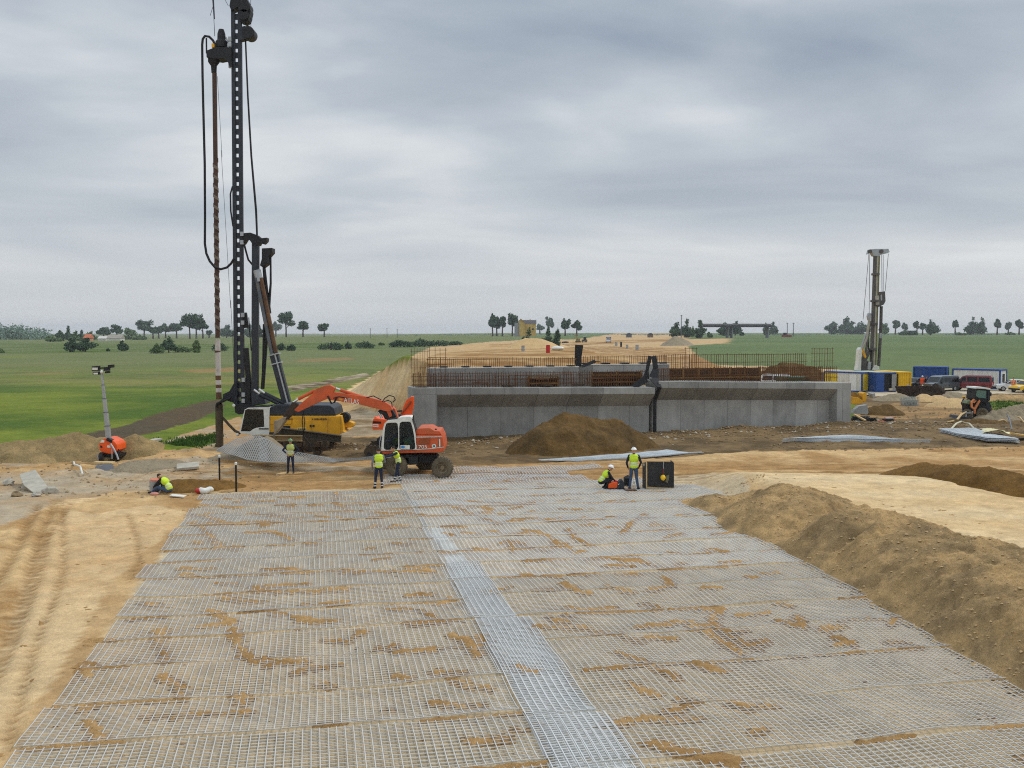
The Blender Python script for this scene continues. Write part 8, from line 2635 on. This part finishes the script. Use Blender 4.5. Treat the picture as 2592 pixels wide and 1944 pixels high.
row(TB, 0.11302, [
    (960, 765, 386, 235, 'full', leaf_dark, 'dark egg shaped tree in front of the yellow house', 330),
    (1412, 735, 398, 255, 'full', leaf_dark, 'big round dark bush right of the yellow house, left half', 340),
    (1600, 725, 412, 190, 'full', leaf_dark, 'big round dark bush right of the yellow house, right half', 342)], GCN)
GD = 'trees around the far overpass'
row(TD, 0.15371, [
    (205, 485, 222, 190, 'full', leaf_dark, 'leftmost dark tree beside the pole, left of the overpass'),
    (370, 485, 162, 180, 'full', leaf_dark, 'tallest dark tree left of the overpass'),
    (600, 495, 192, 155, 'full', leaf_dark, 'dark tree at the left end of the overpass deck'),
    (480, 470, 300, 90, 'bush', leaf_mid, 'low bush between the dark trees left of the overpass'),
    (1000, 455, 222, 170, 'full', leaf_dark, 'left tree of the pair before the overpass deck'),
    (1172, 450, 202, 165, 'full', leaf_dark, 'right tree of the pair before the overpass deck'),
    (1290, 425, 380, 85, 'bush', leaf_dark, 'small bush under the overpass deck'),
    (1690, 445, 258, 115, 'full', leaf_dark, 'left tree at the right end of the overpass deck'),
    (1790, 440, 228, 125, 'full', leaf_dark, 'right tree at the right end of the overpass deck'),
    (740, 485, 378, 95, 'bush', leaf_mid, 'ragged bush below the left part of the overpass deck')], GD)
GR = 'trees along the right sky line'
row(TR, 0.28926, [
    (88, 852, 722, 82, 'full', leaf_dark, 'dark columnar tree left of the second rig, standing apart'),
    (205, 852, 703, 115, 'full', leaf_dark, 'tall tree at the left of the clump beside the second rig'),
    (258, 852, 735, 105, 'full', leaf_dark, 'middle tree of the clump beside the second rig'),
    (335, 852, 733, 130, 'full', leaf_dark, 'right tree of the clump, touching the second rig'),
    (550, 857, 758, 85, 'full', leaf_mid, 'tree just right of the second rig drill string'),
    (640, 854, 724, 62, 'tall', leaf_dark, 'lollipop shaped tree right of the second rig'),
    (722, 855, 760, 42, 'tall', leaf_dark, 'small round headed tree above the low bush'),
    (755, 860, 798, 145, 'bush', leaf_dark, 'low wide bush right of the lollipop tree'),
    (828, 857, 740, 42, 'tall', leaf_dark, 'thin tree with a pointed head right of the low bush'),
    (878, 857, 758, 42, 'tall', leaf_dark, 'thin crooked tree left of the dark full tree'),
    (950, 860, 718, 92, 'full', leaf_dark, 'dark full tree in the middle of the right sky line'),
    (1163, 857, 733, 42, 'tall', leaf_dark, 'lone thin stemmed tree left of the small bush'),
    (1216, 860, 824, 82, 'bush', leaf_mid, 'small bush left of the large right clump'),
    (1325, 857, 693, 105, 'full', leaf_dark, 'left half of the large clump near the right edge'),
    (1402, 857, 703, 110, 'full', leaf_dark, 'right half of the large clump near the right edge'),
    (1530, 857, 728, 46, 'tall', leaf_dark, 'thin tree right of the large clump'),
    (1627, 852, 754, 38, 'tall', leaf_dark, 'small round headed tree second from the right edge'),
    (1640, 857, 828, 82, 'bush', leaf_mid, 'low bush under the small round headed tree'),
    (1722, 857, 733, 56, 'tall', leaf_dark, 'lollipop tree nearest the right edge')], GR)

# the hazy wood at the far left reads as one mass
rng = np.random.default_rng(55)
bl = []
for i in range(120):
    px, pb = T1(rng.uniform(-700, 500), rng.uniform(350, 372))
    Y = rng.uniform(820, 960)
    x = (px - 1296) / F * Y
    z0 = zg(x, Y) - 1
    hh = rng.uniform(8, 16) * (0.75 if px > 60 else 1)
    bl.append(((x, Y, z0 + hh * 0.5), (rng.uniform(5, 9), 6, hh * 0.55)))
V, Fc = leaves(rng, bl, 9000, 1.0)
me = bpy.data.meshes.new('far_wood'); me.from_pydata(V.tolist(), [], Fc.tolist()); me.materials.append(leaf_mat('hazy_wood_leaves', (104, 126, 112), (138, 158, 140)))  # leaf tones lightened so the colour itself carries distance haze
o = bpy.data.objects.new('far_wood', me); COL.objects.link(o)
tag(o, 'hazy wood closing the sky line at the far left', 'wood', kind='stuff')
bl = []
for i in range(60):
    px = rng.uniform(1000, 2700); Y = rng.uniform(900, 1200)
    x = (px - 1296) / F * Y
    bl.append(((x, Y, zg(x, Y) + 0.6), (rng.uniform(3, 14), 3, rng.uniform(0.4, 1.0))))
V, Fc = leaves(rng, bl, 2500, 0.6)
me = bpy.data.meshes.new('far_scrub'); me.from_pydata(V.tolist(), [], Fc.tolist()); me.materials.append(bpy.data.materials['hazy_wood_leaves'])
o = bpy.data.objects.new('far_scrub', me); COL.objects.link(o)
tag(o, 'thin line of scrub along the distant sky line', 'scrub', kind='stuff')

# ------------------------------------------------------------------ far buildings
def house(name, label, T, body, roof_y, Y, wallm, roofm, wins=(), wing=None):
    """gabled house: body = left, right, base, eaves in crop pixels; ridge at roof_y"""
    l, r, b, e = body
    p0, p1 = PD(*T(l, b), Y), PD(*T(r, b), Y)
    z0 = zg((p0.x + p1.x) / 2, Y) - 0.3
    ze, zr = PD(*T(l, e), Y).z, PD(*T(l, roof_y), Y).z
    root = thing(name, label, 'house', ((p0.x + p1.x) / 2, Y, z0))
    dp = 7.0
    mb = MB(); mb.box(((p0.x + p1.x) / 2, Y + dp / 2, (z0 + ze) / 2), (p1.x - p0.x, dp, ze - z0), wallm); mb.build('wall', root)
    mb = MB()
    o_ = 0.35
    mb.prism([Vector((p0.x - o_, Y - o_, ze + 0.01)), Vector((p0.x - o_, Y + dp / 2, zr)), Vector((p0.x - o_, Y + dp + o_, ze + 0.01))], Vector((p1.x - p0.x + 2 * o_, 0, 0)), roofm); mb.build('roof', root)
    for x0, y0, x1, y1 in wins:
        a, c = PD(*T(x0, y0), Y), PD(*T(x1, y1), Y)
        mb = MB(); mb.box(((a.x + c.x) / 2, Y - 0.03, (a.z + c.z) / 2), (abs(c.x - a.x), 0.05, abs(a.z - c.z)), blk); mb.build('window', root)
    return root


yw = mat('yellow_render', (206, 172, 92), 0.9, 0, 0.15, 0.4)
hs = house('yellow_house', 'yellow house with dark roof behind the dark egg shaped tree', TB, (750, 1120, 590, 350), 265, 730, yw, mat('dark_slate_roof', (84, 80, 82), 0.8, 0, 0.15, 0.5), ((1030, 450, 1070, 490), (780, 400, 815, 445)))
a, c = PD(*TB(735, 590), 728), PD(*TB(870, 235), 728)
mb = MB(); zb_ = zg(a.x, 728) - 0.3
mb.prism([Vector((a.x, 727, zb_)), Vector((c.x, 727, zb_)), Vector((c.x, 727, c.z - 2.6)), Vector(((a.x + c.x) / 2 - 0.6, 727, c.z)), Vector((a.x, 727, c.z - 1.6))], VY(6), yw); mb.build('gable', hs)
mb = MB(); mb.beam(PD(*TB(770, 240), 726), PD(*TB(880, 345), 726), 0.5, 0.35, mat('brown_roof_edge', (110, 78, 54), 0.8)); mb.build('roof_edge', hs)
a = PD(*TB(990, 270), 733); mb = MB(); mb.box((a.x, 733.5, a.z), (0.7, 0.7, 2.0), yw); mb.build('chimney', hs)
a, c = PD(*TB(640, 590), 726), PD(*TB(745, 330), 726)
mb = MB(); mb.box(((a.x + c.x) / 2, 730, (zb_ + c.z) / 2), (c.x - a.x, 6, c.z - zb_), mat('grey_render', (150, 148, 150), 0.9)); mb.build('grey_wing', hs)
house('white_cottage', 'white cottage with grey roof between the far left trees', T1, (1110, 1250, 335, 312), 275, 640, mat('cottage_white', (216, 212, 204), 0.9), mat('grey_cottage_roof', (160, 152, 140), 0.9, 0, 0.15, 0.4))
house('small_cottage', 'tiny white gabled cottage left of the grey roofed one', T1, (1015, 1095, 338, 315), 290, 645, mat('cottage_white', (216, 212, 204), 0.9), mat('cottage_white_roof', (206, 200, 192), 0.9))
house('red_roofed_cottage', 'cottage with orange red roof among the far left trees', T1, (868, 925, 345, 312), 268, 660, mat('cottage_ochre', (190, 140, 104), 0.9), mat('orange_roof', (196, 112, 76), 0.9))

# overpass deck on slender piers
a, b = PD(*TD(600, 297), 600), PD(*TD(1760, 297), 600)
ov = thing('overpass', 'dark overpass deck spanning between the far trees on the right of centre', 'overpass', (a.x, 600, zg(a.x, 600)))
dkc = mat('dark_bridge_deck', (70, 66, 72), 0.8, 0, 0.1, 0.2)
mb = MB(); mb.box(((a.x + b.x) / 2, 603, a.z), (b.x - a.x, 9, 1.15), dkc); mb.build('deck', ov)
mb = MB(); mb.box(((a.x + b.x) / 2, 598.3, a.z + 1.05), (b.x - a.x, 0.12, 0.9), mat('deck_parapet', (128, 124, 126), 0.8)); mb.build('parapet', ov)
for f in (0.03, 0.40, 0.46, 0.97):
    x = a.x + (b.x - a.x) * f; z0 = zg(x, 603) - 0.5
    mb = MB(); mb.box((x, 603, (z0 + a.z - 0.578) / 2), (0.6, 6, a.z - 0.578 - z0), mat('grey_pier', (140, 140, 142), 0.85)); mb.build('pier', ov)
for i, (T, x, b_, t_, Y, lb) in enumerate(((TD, 288, 400, 112, 620, 'pole rising among the trees left of the overpass'), (TD, 2034, 380, 240, 700, 'left one of two poles right of the overpass'), (TD, 2134, 380, 240, 700, 'right one of two poles right of the overpass'),
                                           (T1, 2035, 330, 280, 690, 'short pole among the bare stems left of the rig'))):
    p0 = PD(*T(x, b_), Y); tz = PD(*T(x, t_), Y).z; z0 = zg(p0.x, Y) - 0.3
    root = thing('utility_pole', lb, 'pole', (p0.x, Y, z0))
    mb = MB(); mb.tube([Vector((p0.x, Y, z0)), Vector((p0.x, Y, tz))], [0.32, 0.22], mgr, 8); mb.build('post', root)
    mb = MB(); mb.box((p0.x, Y, tz - 0.5), (1.6, 0.2, 0.2), mgr); mb.build('crossarm', root)
for k, (dx, dy) in enumerate(((800, 709), (836, 709), (858, 711))):
    Y = 690; p0 = PD(dx * K, 725 * K, Y); tz = PD(dx * K, dy * K, Y).z; z0 = zg(p0.x, Y) - 0.3
    root = thing('utility_pole', ['left', 'middle', 'right'][k] + ' one of three thin poles on the sky line right of the big rig', 'pole', (p0.x, Y, z0))
    mb = MB(); mb.tube([Vector((p0.x, Y, z0)), Vector((p0.x, Y, tz))], [0.2, 0.15], mgr, 6); mb.build('post', root)
    mb = MB(); mb.box((p0.x, Y, tz - 0.4), (1.2, 0.15, 0.15), mgr); mb.build('crossarm', root)

# ------------------------------------------------------------------ things out on the embankment
TQ = lambda x, y: (1150 + x * 0.4069, 770 + y * 0.4069)


def onQ(x, y):
    px, py = TQ(x, y)
    Y = hit(px, py)
    return onD(px, Y), Y


c, Y = onQ(958, 240)
tk = road_vehicle('truck', 'white fronted truck with blue cover driving along the sandy embankment', 'truck', c, math.radians(262), wht_paint,
                  prof=[(0.2, 0.45), (2.6, 0.45), (2.7, 0.9), (2.55, 1.5), (2.1, 2.3), (0.2, 2.35)], wins=[[(2.3, 1.45), (2.0, 2.1), (1.0, 2.1), (1.0, 1.4)]], W_=2.2, wheels=(1.9, -1.6), r=0.42, front=((2.56, 1.5), (2.14, 2.2)))
mb = MB(); mb.box((-1.3, 0, 1.75), (2.9, 2.2, 1.9), mat('blue_tarpaulin', (60, 78, 120), 0.7, 0, 0.15, 2.0)); mb.build('load_cover', tk, local=True, bevel=0.08)
mb = MB(); mb.box((-1.0, 0, 0.6), (3.6, 1.6, 0.25), blk); mb.build('chassis', tk, local=True)
c, Y = onQ(808, 238)
root = thing('far_tractor', 'small dark tractor beside the yellow digger arm on the far embankment', 'tractor', c)
mb = MB(); mb.box(c + Vector((0, 0, 1.0)), (2.6, 1.6, 0.9), dgr); mb.build('body', root, bevel=0.1)
mb = MB(); mb.box(c + Vector((0.3, 0, 2.1)), (1.4, 1.4, 1.3), dgl); mb.build('cab', root, bevel=0.08)
mb = MB(); mb.box(c + Vector((0.3, 0, 2.8)), (1.6, 1.6, 0.12), wht); mb.build('cab_roof', root)
for dx, r in ((-0.9, 0.5), (0.8, 0.75)):
    for dy in (-0.8, 0.8):
        wheel(root, c + Vector((dx, dy, r)), r, 0.4, r * 0.5, lugs=10)
c, Y = onQ(762, 238)
root = thing('far_digger', 'yellowish digger with raised arm left of the small dark tractor', 'digger', c)
mb = MB(); mb.box(c + Vector((0.6, 0, 1.3)), (2.2, 1.8, 1.2), mat('dusty_yellow', (150, 126, 66), 0.7, 0, 0.2, 1.0)); mb.build('body', root, bevel=0.1)
mb = MB(); mb.beam(c + Vector((0.2, -0.3, 1.8)), c + Vector((-0.4, -0.3, 4.2)), 0.35, 0.35, bpy.data.materials['dusty_yellow']); mb.beam(c + Vector((-0.4, -0.3, 4.2)), c + Vector((-1.7, -0.3, 1.4)), 0.28, 0.28, bpy.data.materials['dusty_yellow']); mb.build('arm', root)
mb = MB(); mb.box(c + Vector((0.6, 0, 0.35)), (2.8, 2.0, 0.65), muddy); mb.build('crawler_track', root, bevel=0.2)
for i, (x, y, w_, h_, m, lb, cat, nm) in enumerate((
        (428, 295, 1.1, 1.7, greyb, 'pale grey barrel standing on the left of the embankment', 'barrel', 'barrel'),
        (583, 303, 1.3, 2.4, redm, 'red barrel stack standing in the middle of the embankment', 'barrel', 'red_barrel'),
        (1007, 262, 1.7, 1.8, greyb, 'grey concrete ring farthest left in the row on the embankment', 'concrete ring', 'concrete_ring'),
        (1037, 266, 1.0, 1.9, blk, 'dark ring next to the leftmost concrete ring on the embankment', 'concrete ring', 'concrete_ring'),
        (1075, 277, 1.2, 1.7, greyb, 'grey concrete ring in the middle of the row on the embankment', 'concrete ring', 'concrete_ring'),
        (1137, 286, 1.4, 2.0, greyb, 'grey concrete ring nearest in the row on the embankment', 'concrete ring', 'concrete_ring'))):
    c, Y = onQ(x, y)
    ww = w_ * Y / 300 * 1.0
    px_w = {0: 22, 1: 26, 2: 17, 3: 12, 4: 15, 5: 22}[i] * 0.4069 / F * Y / 2
    px_h = {0: 38, 1: 52, 2: 26, 3: 32, 4: 26, 5: 34}[i] * 0.4069 / F * Y
    root = thing(nm, lb, cat, c)
    mb = MB(); mb.lathe(c - Vector((0, 0, 0.1)), (0, 0, 1), [(0, px_w), (px_h * 0.48, px_w), (px_h * 0.5, px_w * 1.08), (px_h * 0.55, px_w), (px_h, px_w)], m, 14); mb.build('shell', root, smooth=0.5)
    mb = MB(); mb.lathe(c + Vector((0, 0, px_h - 0.12)), (0, 0, 1), [(0, px_w * 0.85), (0.06, px_w * 0.8)], blk, 12); mb.build('top', root)
c, Y = onQ(643, 288)
mb = MB(); mb.ball(c + Vector((0, 0, 0.25)), (0.95, 0.6, 0.3), wht, 12, 7); one('white_sack_pile', 'white plastic sack beside the red barrels on the embankment', 'sack', mb, c, smooth=1)
for i, (x, y, l) in enumerate(((655, 262, 1.0), (690, 242, 0.8))):
    c, Y = onQ(x, y)
    mb = MB(); mb.tube([c + Vector((-l * 2, -2, 0.3)), c + Vector((0, 0, 0.4)), c + Vector((l * 2, 2.5, 0.3))], [0.4, 0.55, 0.4], blk, 8); one('black_pipe_roll', ['nearer black roll lying on the embankment behind the white sack', 'farther black roll lying on the embankment behind the white sack'][i], 'roll', mb, c, smooth=0.9)
for i, (x, y, hh_, wd, m, lb) in enumerate(((500, 276, 2.4, 5.2, sand_soil, 'light sand heap left of the red barrels on the embankment'), (570, 270, 2.2, 4.5, sand_soil, 'second light sand heap just behind the red barrels'),
                                            (1392, 258, 2.2, 3.6, gray_soil, 'tall grey pointed heap at the right end of the embankment'))):
    c, Y = onQ(x, y)
    heap('sand_heap', [(c.x - 1.2, Y + 2, hh_ * Y / 240, wd * Y / 240), (c.x + 1.2, Y + 2, hh_ * 0.9 * Y / 240, wd * Y / 240)], None, m, lb, 'sand heap', 0.5, 400 + i, 0.3, power=0.95, sub=0.4)
for i, (x, y) in enumerate(((1218, 190), (1085, 178))):
    px, py = TQ(x, y); Y = 640
    c = onD(px, Y)
    root = thing('site_cabin', ['brownish hut on the sandy sky line left of the overpass', 'low grey hut on the sandy sky line right of the truck'][i], 'cabin', c)
    mb = MB(); mb.box(c + Vector((0, 0, 0.9)), (3.4, 3, 2.2), mat('cabin_brown', (120, 104, 92), 0.9, 0, 0.2, 0.3) if i == 0 else mgr); mb.build('wall', root)
    mb = MB(); mb.prism([c + Vector((-1.9, -1.7, 2.01)), c + Vector((0, -1.7, 2.9)), c + Vector((1.9, -1.7, 2.01))], VY(3.4), dgr); mb.build('roof', root)
px, py = TD(2020, 405); c = onD(px, 640)
root = thing('far_machine', 'small red machine on the sky line right of the overpass', 'machine', c)
mb = MB(); mb.box(c + Vector((0, 0, 0.9)), (6, 2.5, 1.4), mat('dull_red', (140, 70, 60), 0.8)); mb.build('body', root, bevel=0.15)
mb = MB(); mb.box(c + Vector((-1.2, 0, 2.3)), (1.8, 2.0, 1.5), dgr); mb.build('cab', root, bevel=0.1)

# ------------------------------------------------------------------ thin moist air
hm = bpy.data.materials.new('haze_air')
hm.use_nodes = True
t = NT(hm.node_tree)
pv_ = t.n('ShaderNodeVolumePrincipled', None, Color=(0.93, 0.97, 1.0, 1), Density=0.00014, Anisotropy=0.2)
t.t.links.new(pv_.outputs[0], t.n('ShaderNodeOutputMaterial').inputs['Volume'])
mb = MB(); mb.box((0, 3100, 22), (8800, 6600, 56), hm)
hz_o = mb.build('haze', None, loc=(0, 3100, 22))
tag(hz_o, 'thin moist air over the fields', 'haze', kind='stuff')
